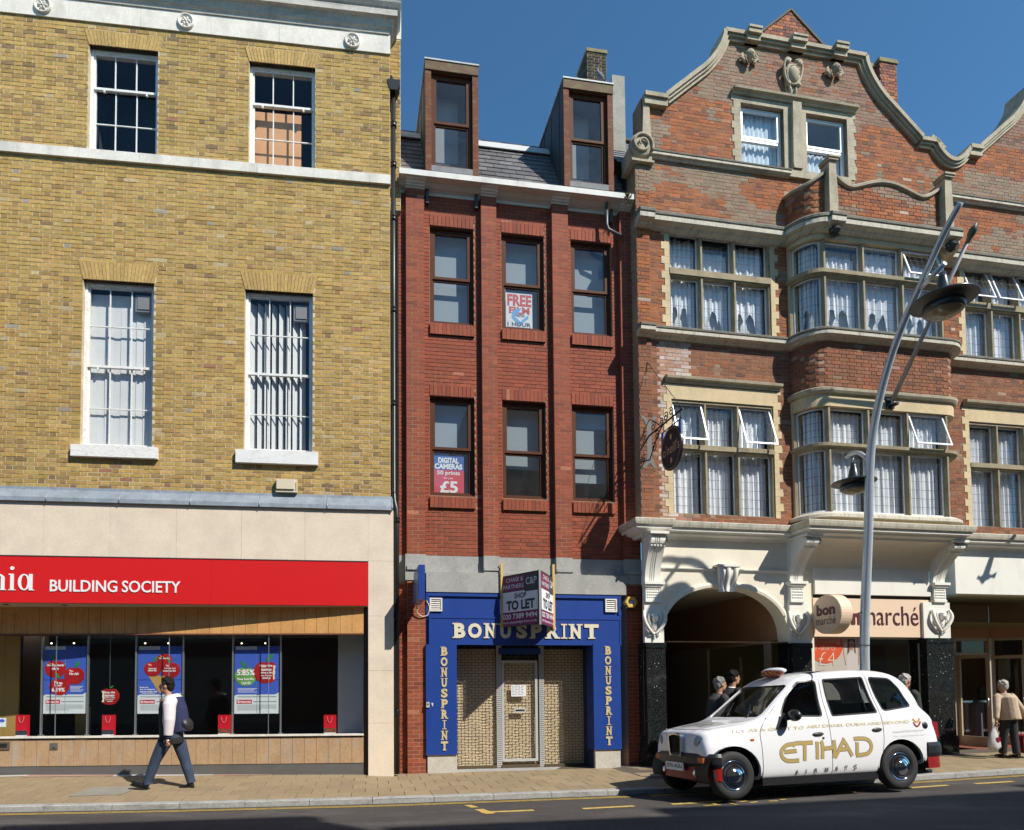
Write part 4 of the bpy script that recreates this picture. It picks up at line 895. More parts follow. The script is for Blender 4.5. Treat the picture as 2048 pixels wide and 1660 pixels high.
# TO LET board, two faces meeting in a V
e = empty('to_let_board', 'V-shaped shop to let board fixed above the blue shop front', 'board', FB.mw)
maroon = mat('maroon_print', (.19,.012,.075), .5); slatep = mat('charcoal_print', (.035,.038,.045), .5); whp = mat('white_board', (.75,.75,.76), .5); timb = mat('raw_pine_batten', (.66,.42,.14), .7)
uP0, uP1 = U(1003, 1200, .04), U(1106.5, 1200, .04); ap = .82; zt = Z(1080, 1140, ap); zb_ = Z(1080, 1248, ap); ua = U(1080, 1195, ap)
def board(P0, P1, nm, flip=False):
    P0, P1 = Vector(P0), Vector(P1); t = (P1-P0).normalized(); nn = Vector((t.y, -t.x)); Lb = (P1-P0).length; H = zt-zb_
    root = MB()
    def slab(mb, a, b, c, d, o=.0, th=.012):
        q = [P0+t*(Lb*a)+nn*o, P0+t*(Lb*b)+nn*o, P0+t*(Lb*b)+nn*(o-th), P0+t*(Lb*a)+nn*(o-th)]; za, zc_ = zb_+H*c, zb_+H*d
        mb.add([(q[0].x,q[0].y,za),(q[1].x,q[1].y,za),(q[2].x,q[2].y,za),(q[3].x,q[3].y,za),(q[0].x,q[0].y,zc_),(q[1].x,q[1].y,zc_),(q[2].x,q[2].y,zc_),(q[3].x,q[3].y,zc_)], [(0,1,5,4),(1,2,6,5),(2,3,7,6),(3,0,4,7),(4,5,6,7),(3,2,1,0)])
    slab(root, 0, 1, 0, 1, 0, .018); pnl = root.build(nm, mat('black_board_edge', (.02,.02,.02), .6), e)
    for (a, b, c, d, mm, n2) in ((.03, .63, .68, .97, maroon, 'top_band'), (.64, .97, .64, .97, slatep, 'logo_block'), (.03, .97, .28, .67, whp, 'white_band'), (.03, .97, .02, .275, maroon, 'lower_band')):
        q = MB(); slab(q, a, b, c, d, .003 if n2 != 'logo_block' else .004, .003); q.build(n2, mm, pnl)
    fn = lambda u, y, z: (P0.x+t.x*u+nn.x*.006, P0.y+t.y*u+nn.y*.006, z)
    X = lambda a: Lb*a; Y = lambda b: zb_+H*b
    q = MB(); text_into(q, 'CHASE &', X(.14), X(.60), Y(.86), Y(.94), 0, fn=fn); text_into(q, 'PARTNERS', X(.06), X(.61), Y(.73), Y(.81), 0, fn=fn); text_into(q, 'C&P', X(.67), X(.95), Y(.77), Y(.90), 0, fn=fn)
    text_into(q, '020 7389 9494', X(.04), X(.96), Y(.145), Y(.245), 0, fn=fn, bold=.015); text_into(q, 'www.chaseandpartners.co.uk', X(.05), X(.95), Y(.045), Y(.11), 0, fn=fn); q.build('white_lettering', whp, pnl)
    q = MB(); text_into(q, 'SHOP', X(.36), X(.68), Y(.53), Y(.635), 0, fn=fn, bold=.025); text_into(q, 'TO LET', X(.14), X(.90), Y(.31), Y(.50), 0, fn=fn, bold=.045); q.build('black_lettering', slatep, pnl)
board((uP0, -.05), (ua-.02, -ap), 'board_panel'); board((ua+.02, -ap), (uP1, -.05), 'board_panel')
for a in (uP0, uP1): m = MB(); m.box(a-.022, a+.022, -.085, -.042, zb_-.02 if a == uP1 else zb_, Z(1003, 1127, .06) if a == uP0 else Z(1103, 1129, .06)); m.build('batten', timb, e)
m = MB(); m.box(ua-.02, ua+.02, -ap-.01, -ap+.03, zb_-.01, zt+.005); m.build('corner_post', mat('grey_corner_strip', (.4,.4,.4), .4, metal=.5), e)

# black drainpipe with hopper head in the gap between the two buildings
e = empty('drainpipe', 'black cast iron drainpipe with hopper head between the yellow and red buildings', 'drainpipe', FA.mw)
dpp = lambda x, y, d: (FA.P(x, y, d)[0], -d, FA.P(x, y, d)[1])
m = MB(); pts = [dpp(786, 190, -.1), dpp(787, 600, -.1), dpp(788, 985, -.1), dpp(789, 1003, -.02), dpp(793, 1020, .02), dpp(793.5, 1060, .02), dpp(794, 1548, .02)]; m.tube(pts, .046, 12); m.build('pipe', darkmet, e)
for yv in (250, 330, 437, 620, 807, 990, 1040, 1230, 1425): x, y_, z = dpp(787 if yv < 1000 else 793.6, yv, -.1 if yv < 1000 else .02); m = MB(); m.lathe([(.048, z-.05), (.058, z-.05), (.058, z-.015), (.053, z+.03), (.06, z+.035), (.06, z+.05), (.048, z+.05)], (x, y_, 0), 'z', 14); m.build('pipe_collar', darkmet, e)
x, y_, z = dpp(787, 178, -.1); m = MB(); m.prism([(x-.07, z-.12), (x+.07, z-.12), (x+.12, z+.02), (x+.12, z+.08), (x-.12, z+.08), (x-.12, z+.02)], y_-.12, y_+.1); m.build('hopper_head', darkmet, e)
m = MB(); m.tube(spline([(x-.02, y_-.02, z+.1), (x-.04, y_, z+.2), (x-.09, y_+.05, z+.26), (x-.12, y_+.12, z+.27)], 5), .045, 10); m.build('swan_neck', darkmet, e)
m = MB(); m.box(U(782,1400)-.05, U(800,1400), .9, 1.0, zbB-.1, z_top); m.build('recess_wall', mat('shade_toned_brick', (.05,.02,.015), .9), B)  # brick colour darkened to stand for the shade in the gap

# weeds on the cornice, pigeon on the dormer
def tuft(name, c, n, h, m_, lab):
    q = MB(); rr = random.Random(3)
    for i in range(n):
        a = rr.uniform(0, 2*PI); l = h*rr.uniform(.5, 1); b = Vector((math.cos(a)*.3, math.sin(a)*.3, rr.uniform(-.6, 1))).normalized()*l; s = Vector((-math.sin(a), math.cos(a), 0))*.012; c0 = Vector(c)
        q.add([c0-s, c0+s, c0+b*.6+s*1.2, c0+b, c0+b*.6-s*1.2], [(0,1,2,4),(4,2,3)])
    o = q.build(name, m_); tag(o, lab, 'plant'); return o
tuft('weed_tuft', FB.W(U(1255, 392, .2), .2, Z(1255, 398, .2)), 46, .17, mat('dry_weed', (.14,.12,.04), .9, var=.3, scale=20), 'dry weed tuft growing on the end of the white cornice')
pg = empty('pigeon', 'grey pigeon perched on the dormer roof by the chimney', 'pigeon', Matrix.Translation(FB.W(U(1201, 162, .0), .0, Z(1201, 165, 0))) @ Matrix.Rotation(R(25), 4, 'Z'))
q = MB(); q.ell((0,0,.13), (.11,.055,.06), 14, 10, M=Matrix.Rotation(R(35), 3, 'Y')); q.ell((-.075,0,.24), (.028,.026,.03), 12, 8); q.tube([(-.05,0,.16), (-.07,0,.2), (-.075,0,.24)], [.045,.03,.024], 10); q.tube([(.06,0,.1), (.17,0,.03)], [.035,.018], 8, flat=.5); q.build('body', mat('pigeon_grey', (.16,.17,.20), .8, var=.3, scale=20), pg)
q = MB(); q.tube([(-.098,0,.242), (-.125,0,.236)], [.008,.002], 6); q.build('beak', black, pg)
for s_ in (-1, 1): q = MB(); q.tube([(0,s_*.02,.08), (0,s_*.02,.0)], .005, 6); q.tube([(0,s_*.02,.004), (-.03,s_*.02,.002)], .005, 6); q.build('leg', mat('pigeon_leg', (.35,.10,.08), .7), pg)
# ================================================================== the gabled brick and stone building with the curved bay
C = empty('gabled_brick_building', 'Dutch gabled brick and stone building with a curved bay window and dress shop', 'building', FC.mw)
Z = FC.z; U = FC.u
oldst = mat('weathered_bath_stone', (.42,.365,.26), .88, var=.2, scale=3, fine=.14, stain=(.22,.19,.14), stain_amt=.8, stain_scale=2.6, stretch=(1,1,.5), bump=.35)
buffst = mat('buff_window_stone', (.62,.49,.29), .88, var=.1, scale=3, fine=.08, stain=(.44,.36,.24), stain_amt=.7, stain_scale=2.2, stretch=(1,1,.4), bump=.2)
mulst = mat('dirty_mullion_stone', (.33,.275,.17), .88, var=.2, scale=5, fine=.15, stain=(.16,.14,.10), stain_amt=.6, stain_scale=4, bump=.25)
topst = mat('mossy_ledge_stone', (.20,.19,.155), .9, var=.25, scale=4, fine=.25, stain=(.30,.27,.20), stain_amt=.5, stain_scale=3, bump=.6, bscale=40)
palest = mat('pale_streaked_stone', (.56,.52,.42), .88, var=.12, scale=3, fine=.1, stain=(.22,.20,.16), stain_amt=.75, stain_scale=5, stretch=(3,1,.5), bump=.25)
cream_r = mat('cream_render', (.76,.70,.57), .75, var=.05, scale=2, stain=(.64,.58,.46), stain_amt=.5, stain_scale=1.6, stretch=(1,1,.5), fine=.02)
creamw = mat('off_white_paint', (.78,.76,.69), .7, var=.04, scale=2, stain=(.55,.52,.44), stain_amt=.4, stain_scale=2.5, stretch=(1,1,.4))
upvc = mat('white_upvc', (.82,.83,.84), .35)
leadb = mat('lead_came', (.085,.09,.095), .8, spec=.2)
net = mat('white_net_curtain', (.80,.84,.88), .9, var=.05, scale=3); sheer = mat('blue_grey_sheer', (.56,.61,.63), .9, var=.1, scale=2)
def granite():
    m = mat('black_polished_granite', (.012,.014,.014), .12, spec=.6); n = m.node_tree; L = n.links.new; b = [q for q in n.nodes if q.type == 'BSDF_PRINCIPLED'][0]
    tc = [q for q in n.nodes if q.type == 'TEX_COORD'][0]; v = n.nodes.new('ShaderNodeTexVoronoi'); v.inputs['Scale'].default_value = 16; L(tc.outputs['Object'], v.inputs['Vector'])
    r = n.nodes.new('ShaderNodeMapRange'); L(v.outputs['Distance'], r.inputs[0]); r.inputs[1].default_value = .10; r.inputs[2].default_value = .14; r.inputs[3].default_value = 1; r.inputs[4].default_value = 0
    v2 = n.nodes.new('ShaderNodeTexNoise'); v2.inputs['Scale'].default_value = 60; L(tc.outputs['Object'], v2.inputs['Vector']); r2 = n.nodes.new('ShaderNodeMapRange'); L(v2.outputs['Fac'], r2.inputs[0]); r2.inputs[1].default_value = .55; r2.inputs[2].default_value = .7
    w = n.nodes.new('ShaderNodeTexWhiteNoise'); L(v.outputs['Position'], w.inputs[0]); g = n.nodes.new('ShaderNodeMath'); g.operation = 'GREATER_THAN'; g.inputs[1].default_value = .72; L(w.outputs['Value'], g.inputs[0])
    mu = n.nodes.new('ShaderNodeMath'); mu.operation = 'MULTIPLY'; L(r.outputs[0], mu.inputs[0]); L(g.outputs[0], mu.inputs[1])
    m1 = n.nodes.new('ShaderNodeMix'); m1.data_type = 'RGBA'; L(r2.outputs[0], m1.inputs['Factor']); m1.inputs['A'].default_value = (.010,.012,.012,1); m1.inputs['B'].default_value = (.07,.075,.07,1)
    m2 = n.nodes.new('ShaderNodeMix'); m2.data_type = 'RGBA'; L(mu.outputs[0], m2.inputs['Factor']); L(m1.outputs['Result'], m2.inputs['A']); m2.inputs['B'].default_value = (.6,.6,.58,1); L(m2.outputs['Result'], b.inputs['Base Color']); return m
gran = granite()
uC0 = U(1275.5, 700); uC1 = U(2420, 700); DB = .50
uf0, uf1 = U(1652.5, 620, DB), U(1885, 620, DB); uc0 = U(1576, 620); ba = uf0-uc0; uc1 = uf1+ba
zk = Z(1318, 415, .25); zl2 = Z(1322, 645.6, .2); zsc = Z(1351, 1040, .3)
# --- windows in the flat wall
wC1 = FC.rect(1339, 456, 1540.6, 645.6); wC1 = (wC1[0], wC1[1], zl2+.0, wC1[3]); wC2 = FC.rect(1345, 797.5, 1548.8, 1028)
mod = U(1928, 600)-U(1339, 600)
wC3 = (wC1[0]+mod, wC1[1]+mod, wC1[2], wC1[3]); wC4 = (wC2[0]+mod, wC2[1]+mod, wC2[2], wC2[3])
gw = []
for q in ((1476, 214, 1561, 336), (1606, 237, 1687, 352)): gw.append(FC.rect(q[0], q[1], q[2], q[3], -.1))
gz0 = Z(1476, 336, -.1); gz1 = gw[0][3]+.0
gw = [(a, b, gz0, gz1) for a, b, _, _ in gw]
GP = [(1295,199),(1327.7,199.6),(1352,181),(1388.5,153),(1408,138),(1424,120),(1436.7,100),(1443.7,82),(1445,70)]
gl = [FC.P(*p) for p in GP]
zsh = gl[0][1]; ztop = gl[-1][1]
GR = [(1724.7,126),(1730,143),(1744,179),(1766,215),(1794,251),(1821.6,287),(1835,289)]
gr = [FC.P(*p) for p in GR]; gr[0] = (gr[0][0], ztop); gr[-1] = (gr[-1][0], zsh); gr[-2] = (gr[-2][0], zsh+.02)
ucen = (gl[-1][0]+gr[0][0])/2
# mirror the measured left curve for a regular gable
wl = ucen-gl[-1][0]
gr = [(2*ucen-a, b) for a, b in reversed(gl)]
dip = [FC.P(*p) for p in ((1852,300),(1858,317),(1869,335),(1890,345),(1911,340),(1922,325),(1928,307))]
dipz = min(b for a, b in dip); uR_sh = gr[-1][0]; u2 = U(1953, 306.6); dd = [(uR_sh+(u2-.28-uR_sh)*t, zsh-.36*math.sin(PI*t)**.8) for t in (.08, .2, .35, .5, .65, .8, .92)]
g2off = u2-gl[1][0]; G2 = [(a+g2off, b) for a, b in gl[1:]]; G2r = [(a+g2off, b) for a, b in gr]
uSc = U(1268, 300)
top_line = gl+gr+dd+[(u2-.26, zsh)]+G2+[G2r[0]]
outer = [(uC0, zsc-.3), (uC1, zsc-.3), (uC1, top_line[-1][1])]
GO = [p for p in top_line if p[0] < uC1-.1]
poly = [(uC0, zsc-.3), (uC1, zsc-.3), (uC1, GO[-1][1])]+GO[::-1]+[(uC0+.16, gl[0][1]), (uC0+.16, Z(1303,322,0)), (uC0, Z(1303,322,0))]
m = MB(); wall_shell(m, poly, [rectp(wC1), rectp(wC2), rectp(wC3), rectp(wC4)]+[rectp(g) for g in gw], .006, .35, .16); m.build('wall', mortarC, C)
def clip_poly(pl):
    def f(z):
        xs = []; n = len(pl)
        for i in range(n):
            a, b = pl[i], pl[(i+1) % n]
            if (a[1] <= z) != (b[1] <= z): xs.append(a[0]+(b[0]-a[0])*(z-a[1])/(b[1]-a[1]))
        xs.sort(); return [(xs[i], xs[i+1]) for i in range(0, len(xs)-1, 2)]
    return f
SM = (.285,.20,.13)
def colC(s, z, hd, rnd):
    return tuple(v*k for v, k in zip(colC0(s, z, hd, rnd), (.90, .92, .95)))
def colC0(s, z, hd, rnd):
    n = noise.noise(Vector((s*.75, z*1.5, 7.1)))+.45*noise.noise(Vector((s*2.6, z*4, 1.1))); gab = z > zk; hi = z > gw[0][3]
    thr = -.02 if hi else (.20 if gab else .62)
    if gab and z < gz0+.05: thr = .08
    if gab and uc1 < s: thr = .05
    if gab and not hi and s < gw[0][0]-.2 and z > gz0-.1: thr = .40 if s > gl[0][0]+.7 else .02
    if s < uC0+.9 and zsc < z < zl2 and .35 < (s-uC0) < .85+.2*n: return pick(rnd, [(3, (.52,.36,.28)), (2, (.47,.25,.17)), (1, (.60,.50,.44))])
    if z < zl2-.05 and zsc+2.5 < z and .5 < (s-uC0) < 1.15 and n > -.25: return pick(rnd, [(3, (.56,.44,.38)), (2, (.50,.33,.25))])
    if n+rnd.uniform(-.10,.10) > thr: return pick(rnd, [(5, SM), (1.4, (.285,.165,.105)), (.5, (.31,.19,.13))])
    if hi: return pick(rnd, [(3, (.275,.15,.10)), (2, (.29,.165,.105)), (.8, (.33,.11,.045)), (.6, (.16,.085,.055))])
    mid = zl2 > z > zsc
    if mid: return pick(rnd, [(5, (.275,.105,.050)), (4, (.245,.095,.048)), (1.3, (.33,.11,.045)), (.8, (.30,.13,.075)), (.35, (.15,.07,.042)), (.10, (.36,.22,.15))])
    return pick(rnd, [(4, (.40,.125,.038)), (4, (.35,.11,.038)), (2.4, (.28,.10,.045)), (1.4, (.21,.085,.045)), (.2, (.42,.19,.09)), (.06, (.48,.36,.26))])
QW = (.105, .175)
def q_excl(r, top=.11):
    def f(z):
        if r[2]-.01 < z < r[3]+top: return (r[0]-QW[0]-.07*(int((z-r[2])/.15) % 2), r[1]+QW[0]+.07*(int((z-r[2])/.15) % 2))
    return f
exc = [q_excl(wC1), q_excl(wC2, .30), q_excl(wC3), q_excl(wC4, .30), (lambda z: (uc0, uc1) if z < zk+.05 else None), (lambda z: (uc0+.0, uc1) if z < zk+.9 and z >= zk+.05 else None),
       (lambda z: (gw[0][0]-.17, gw[1][1]+.17) if gz0-.05 < z < gz1+.16 else None), (lambda z: (-99, 99) if zl2-.22 < z < zl2 or zk-.24 < z < zk else None)]
bk = courses(uC0, uC1, zsc, ztop, bond='flemish', ch=.0750, bl=.228, clip=clip_poly(poly), excl=exc, zr=zsc)
lay(bk, C, colC, brickC, brickCo, 300, y=.004, proud=.002, fr=FC, jit=.002)
# quoined stone surrounds
def surround(r, top, gz=0, lint=True):
    z = r[2]; k = 0
    while z < r[3]+top-.03:
        h = min(.15, r[3]+top-z); w = QW[0]+.07*(k % 2)
        for a, b in ((r[0]-w+.002, r[0]), (r[1], r[1]+w-.002)):
            m = MB(); m.box(a, b, -.006, .16, z+.0015, z+h-.0015); m.build('quoin_block', buffst, C)
        z += .15; k += 1
    if lint:
        n = 3
        for i in range(n): m = MB(); a = r[0]+(r[1]-r[0])*i/n; b = r[0]+(r[1]-r[0])*(i+1)/n; m.box(a+.001, b-.001, -.006, .16, r[3]+.001, r[3]+top-.002); m.build('lintel_block', buffst, C)
surround(wC1, .11); surround(wC2, .30); surround(wC3, .11); surround(wC4, .30)

# --- general stone mullioned lights on any plan line
def lights(parent, pf, seg, zs, mull, inset, opens=(), leads=(5, 4, 6), frames=(), curtain=.8, label=None, cseed=1, mull_d=.13, mw=.085):
    """seg: [(s0,s1,nseg)] lights; zs: sill, transom bottom, transom top, head"""
    def P3(s, o, z): p, n = pf(s); return (p[0]+n[0]*o, p[1]+n[1]*o, z)
    st = MB()
    for (s, kind) in mull:
        p, n = pf(s); t = Vector((-n[1], n[0])); n = Vector(n); p = Vector(p); w = mw/2
        pl = [(-w, -inset-.05), (-w, -.055), (-w*.45, -.005), (w*.45, -.005), (w, -.055), (w, -inset-.05)]
        for za, zb_ in ((zs[0], zs[1]-.0), (zs[2], zs[3])):
            k = len(st.v)
            for z in (za, zb_):
                for a, o in pl: q = p+t*a+n*o; st.v.append((q.x, q.y, z))
            for i in range(5): st.f.append((k+i, k+i+1, k+7+i, k+6+i)); st.c.append(None); st.smooth.append(False)
    w_ = empty('mullioned_window', None, None, parent=parent)
    for i_ in range(len(st.v)//12):
        pt_ = MB(); pt_.v = st.v[i_*12:i_*12+12]; pt_.f = [tuple(q-i_*12 for q in f) for f in st.f[i_*5:i_*5+5]]; pt_.c = [None]*5; pt_.smooth = [False]*5; pt_.build('mullion', mulst, w_)
    if label: w_['label'] = label
    rr = random.Random(cseed)
    for li, (s0, s1, ns) in enumerate(seg):
        for row, (za, zb_) in enumerate(((zs[0], zs[1]), (zs[2], zs[3]))):
            op = (li, row) in opens; tilt = R(17) if op else 0
            def Q(s, o, z):
                if op: h = zb_-z; return P3(s, -inset+.03+o+h*math.sin(tilt), zb_-h*math.cos(tilt))
                return P3(s, -inset+o, z)
            sp = [s0+(s1-s0)*i/ns for i in range(ns+1)]; fw = .024 if not ((li, row) in frames or op) else (.040 if not op else .034)
            fr_ = MB()
            def strip(sa, sb, z0, z1, o0, o1, n):
                pts = [sa+(sb-sa)*i/n for i in range(n+1)]; k = len(fr_.v)
                for s in pts: fr_.v += [Q(s, o0, z0), Q(s, o1, z0), Q(s, o1, z1), Q(s, o0, z1)]
                for i in range(n):
                    for j in range(4): fr_.f.append((k+i*4+j, k+i*4+(j+1) % 4, k+i*4+4+(j+1) % 4, k+i*4+4+j)); fr_.c.append(None); fr_.smooth.append(False)
                fr_.f += [(k, k+3, k+2, k+1), (k+n*4, k+n*4+1, k+n*4+2, k+n*4+3)]; fr_.c += [None]*2; fr_.smooth += [False]*2
            e = .003 if op else 0
            strip(s0+e, s0+fw, za, zb_, 0, .022, 1); strip(s1-fw, s1-e, za, zb_, 0, .022, 1); strip(s0+fw, s1-fw, za, za+fw, 0, .022, ns); strip(s0+fw, s1-fw, zb_-fw, zb_, 0, .022, ns)
            cas = fr_.build('casement', upvc, w_)
            g = MB()
            for i in range(ns):
                a, b = (s0+.004)+(s1-s0-.008)*i/ns, (s0+.004)+(s1-s0-.008)*(i+1)/ns; g.add([Q(a, .008, za), Q(b, .008, za), Q(b, .008, zb_), Q(a, .008, zb_)], [(0,1,2,3)], smooth=True)
            g.build('pane', glassC, w_ if op else w_)
            ld = MB(); nv, nh = leads[0], leads[1] if row else leads[2]
            for i in range(1, nv):
                s = s0+(s1-s0)*i/nv; ld.add([Q(s-.003, .014, za), Q(s+.003, .014, za), Q(s+.003, .014, zb_), Q(s-.003, .014, zb_)], [(0,1,2,3)])
            for i in range(1, nh):
                z = za+(zb_-za)*i/nh
                for k in range(ns): a, b = sp[k], sp[k+1]; ld.add([Q(a, .0145, z-.003), Q(b, .0145, z-.003), Q(b, .0145, z+.003), Q(a, .0145, z+.003)], [(0,1,2,3)])
            ld.build('lead_came', leadb, w_, kind='stuff')
        # curtains: a sheer behind, folded net in front, full or drawn back under a scalloped pelmet
        style = (curtain > 1) and 1 or 0
        bk2 = MB(); k0 = MB()
        for i in range(9): s = s0+.005+(s1-s0-.01)*i/8; bk2.v += [P3(s, -inset-.20, zs[0]), P3(s, -inset-.20, zs[3])]
        for i in range(8): bk2.f.append((i*2, i*2+2, i*2+3, i*2+1)); bk2.c.append(None); bk2.smooth.append(True)
        bk2.build('sheer_curtain', sheer, w_)
        n = 56; c = MB(); amp = .020; ph = rr.uniform(0, 9); H_ = zs[3]-zs[0]; cov = rr.uniform(.22, .34)
        for i in range(n+1):
            f = i/n; s = s0+.01+(s1-s0-.02)*f; o = -inset-.11-amp*math.sin(s*(52+9*math.sin(ph))+ph)-amp*.6*math.sin(s*23+ph*2)-.006*math.sin(s*131)
            if style:
                e_ = min(f, 1-f); zlow = zs[0] if e_ < cov*.6 else zs[0]+H_*(.16+.14*abs(math.sin(f*9+ph)))*min(1, (e_-cov*.6)/.10)
            else: zlow = zs[0]
            zt = zs[3]-.02-(.10*H_ if (style and li % 2) else 0)-(0.02*math.sin(s*20))*style
            for q in range(4): c.v.append(P3(s, o*(1)+.004*math.sin(q*2+s*40), zlow+(zt-zlow)*q/3))
        for i in range(n):
            for j in range(3): c.f.append((i*4+j, i*4+4+j, i*4+5+j, i*4+j+1)); c.c.append(None); c.smooth.append(True)
        c.build('net_curtain', net, w_)
    return w_
def flat_window(r, tz, mulp, yi, **kw):
    pf = path_fn([(r[0], .0), (r[1], .0)]); L = r[1]-r[0]; ms = [mulp[0]-r[0], mulp[1]-r[0]]; ed = [0]+ms+[L]; hw = .042
    seg = [(ed[i]+(hw if i else .03), ed[i+1]-(hw if i < 2 else .03), 1) for i in range(3)]
    w = lights(C, pf, seg, (r[2]+.03, tz[0], tz[1], r[3]-.05), [(s, 0) for s in ms], yi, **kw)
    m = MB(); m.box(r[0], r[1], -.0, .16, tz[0], tz[1]); m.box(r[0], r[1], -.02, .02, tz[0]+.02, tz[1]-.015); m.build('transom', mulst, w)
    m = MB(); framebox(m, r[0], r[1], r[2]+.0, r[3], .03, .02, .17, wb=.03, wt=.05); m.build('stone_frame', mulst, w)
    room(w, r, .34, 1.0, darkroom); return w
t1 = (Z(1339, 549), Z(1339, 533.5)); t2 = (Z(1345, 899), Z(1345, 886.5))
m1 = [U(1404, 560), U(1470, 560)]; m2 = [U(1412.5, 900), U(1478, 900)]
flat_window(wC1, t1, m1, .12, frames=((1,0),), curtain=2, leads=(6, 5, 6), label='upper storey mullioned window with a white barred casement in the middle', cseed=3)
flat_window(wC2, t2, m2, .12, opens=((0,1),(2,1)), leads=(6, 5, 7), label='mullioned window with two top lights propped open behind the hanging sign', cseed=5)
flat_window(wC3, t1, [a+mod for a in m1], .12, opens=((0,1),(1,1)), leads=(6,5,6), label='mullioned window with propped top lights at the edge of the upper storey', cseed=7)
flat_window(wC4, t2, [a+mod for a in m2], .12, leads=(6,5,7), opens=((2,1),), label='mullioned window with net curtains above the shop entrance', cseed=8)

# --- ledges, cornices and hood moulds: path follows the flat wall and wraps round the bay
def quart(u, sgn, b, a, n=9):
    """quarter ellipse from the wall out to the bay front"""
    pts = [(u-a*math.cos(PI/2*i/n), -b*math.sin(PI/2*i/n)) for i in range(n+1)]
    return pts
bayL = quart(uf0, 1, DB, ba); bayR = [(uf0+uf1-p[0], p[1]) for p in reversed(bayL)]
bayp = bayL+bayR[0:]; bayp = [p for i, p in enumerate(bayp) if i == 0 or (abs(p[0]-bayp[i-1][0])+abs(p[1]-bayp[i-1][1])) > 1e-4]
full = [(uC0+.29, 0)]+bayp+[(uC1, 0)]
def ledge(path, zt, h, out, nm='ledge', parent=None, lower=palest, step=1.0):
    up = [(-.03, zt-h*.40), (out-.015, zt-h*.40), (out+.01, zt-h*.33), (out+.015, zt-h*.18), (out-.02, zt-h*.06), (out*.4, zt), (-.03, zt+.01)]
    lo = [(-.03, zt-h), (.03, zt-h), (out*.40, zt-h*.90), (out*.5, zt-h*.80), (out*.86, zt-h*.74), (out*.97, zt-h*.70), (out*.98, zt-h*.42), (-.03, zt-h*.42)]
    m = MB(); m.sweep(path, up[::-1] if False else up[::-1], closed=True); m.build(nm, topst, parent or C)
    m = MB(); m.sweep(path, lo[::-1], closed=True); m.build(nm+'_moulding', lower, parent or C)
lp = (uC0+.285)
ledge(full, zk, .30, .22, 'cornice'); ledge([(uC0-.03, -.05), (lp, -.05)], zk+.003, .305, .22, 'cornice')
ledge(full, zl2, .22, .17, 'ledge'); ledge([(uC0-.03, -.05), (lp, -.05)], zl2+.003, .225, .17, 'ledge')
# pilaster strip at the corner
m = MB(); m.box(uC0, lp-.01, -.034, .01, zsc, zk-.25); m.build('corner_pilaster', mortarC, C)
lay(courses(uC0, lp-.01, zsc+.02, zk-.26, excl=[lambda z: (-99, 99) if zl2-.22 < z < zl2 else None], zr=zsc), C, colC, brickC, brickCo, 0, y=-.034, proud=.006, fr=FC, name='brick')
# hood moulds
for r in (wC2, wC4): m = MB(); zt = r[3]+.30; m.sweep([(r[0]-.13, 0), (r[1]+.17, 0)], [(-.03, zt+.015), (.03, zt+.02), (.05, zt+.07), (.10, zt+.085), (.11, zt+.13), (.06, zt+.16), (-.03, zt+.17)][::-1], closed=True); m.build('hood_mould', oldst, C)
# --- the bay
pf = path_fn(bayp); qlen = path_fn(bayL).length; fl = uf1-uf0
msx = [1652.5, 1730.5, 1808, 1885]; ms = [qlen+(U(x, 620, DB)-uf0) for x in msx]
def bay_floor(zs, opens, leads, label, seed, cur=.8):
    hw = .045; ends = [.06]+ms+[pf.length-.06]; seg = []
    for i in range(5): seg.append((ends[i]+(hw if i else 0), ends[i+1]-(hw if i < 4 else 0), 7 if i in (0, 4) else 1))
    w = lights(C, pf, seg, (zs[0]+.02, zs[1], zs[2], zs[3]-.02), [(s, 0) for s in ms], .10, opens=opens, leads=leads, label=label, cseed=seed, curtain=cur)
    m = MB(); m.sweep(bayp, [(-.16, zs[1]), (-.02, zs[1]), (.0, zs[1]+.03), (.045, zs[1]+.05), (.05, zs[2]-.02), (.0, zs[2]), (-.16, zs[2])][::-1], closed=True); m.build('transom', mulst, w)
    m = MB()
    for s0, s1 in ((0, .062), (pf.length-.062, pf.length)):
        (p, n), (q, n2) = pf(s0), pf(s1); m.add([(p[0],p[1],zs[0]), (q[0],q[1],zs[0]), (q[0],q[1],zs[3]), (p[0],p[1],zs[3]), (q[0]-n2[0]*.2,q[1]-n2[1]*.2,zs[0]), (q[0]-n2[0]*.2,q[1]-n2[1]*.2,zs[3])], [(0,1,2,3),(1,4,5,2)] if s0 == 0 else [(0,1,2,3)])
    m.build('stone_jamb', buffst, w)
    k = MB(); k.sweep([(p[0], p[1]+.36) for p in bayp], [(0, zs[0]-.1), (0, zs[3]+.1)], caps=False); k.add([(uc0, .3, zs[0]), (uc1, .3, zs[0]), (uc1, .3, zs[3]), (uc0, .3, zs[3])], [(0,1,2,3)]); k.build('room_lining', darkroom, w)
    return w
zA = (Z(1658, 651, DB), Z(1658, 551.5, DB), Z(1658, 537.5, DB), Z(1658, 477.6, DB)); zB_ = (Z(1662, 1023, DB), Z(1662, 897, DB), Z(1662, 884, DB), Z(1662, 812, DB))
zA = (zl2+.0, zA[1], zA[2], zA[3])
bay_floor(zA, ((3,1),), (6,5,6), 'upper floor of the curved bay window with white curtains', 11, 2); bay_floor(zB_, ((3,1),), (6,5,7), 'lower floor of the curved bay window behind the small lamp', 12)
def band(z0, z1, nm, mt, o=.0, brick=False):
    m = MB(); m.sweep(bayp, [(-.2, z0), (o, z0), (o, z1), (-.2, z1)][::-1], closed=True); return m.build(nm, mt, C)
band(zA[3], zk-.28, 'bay_frieze', buffst, .0)
zbt = zl2-.215; zbm = Z(1652, 772, DB+.08)
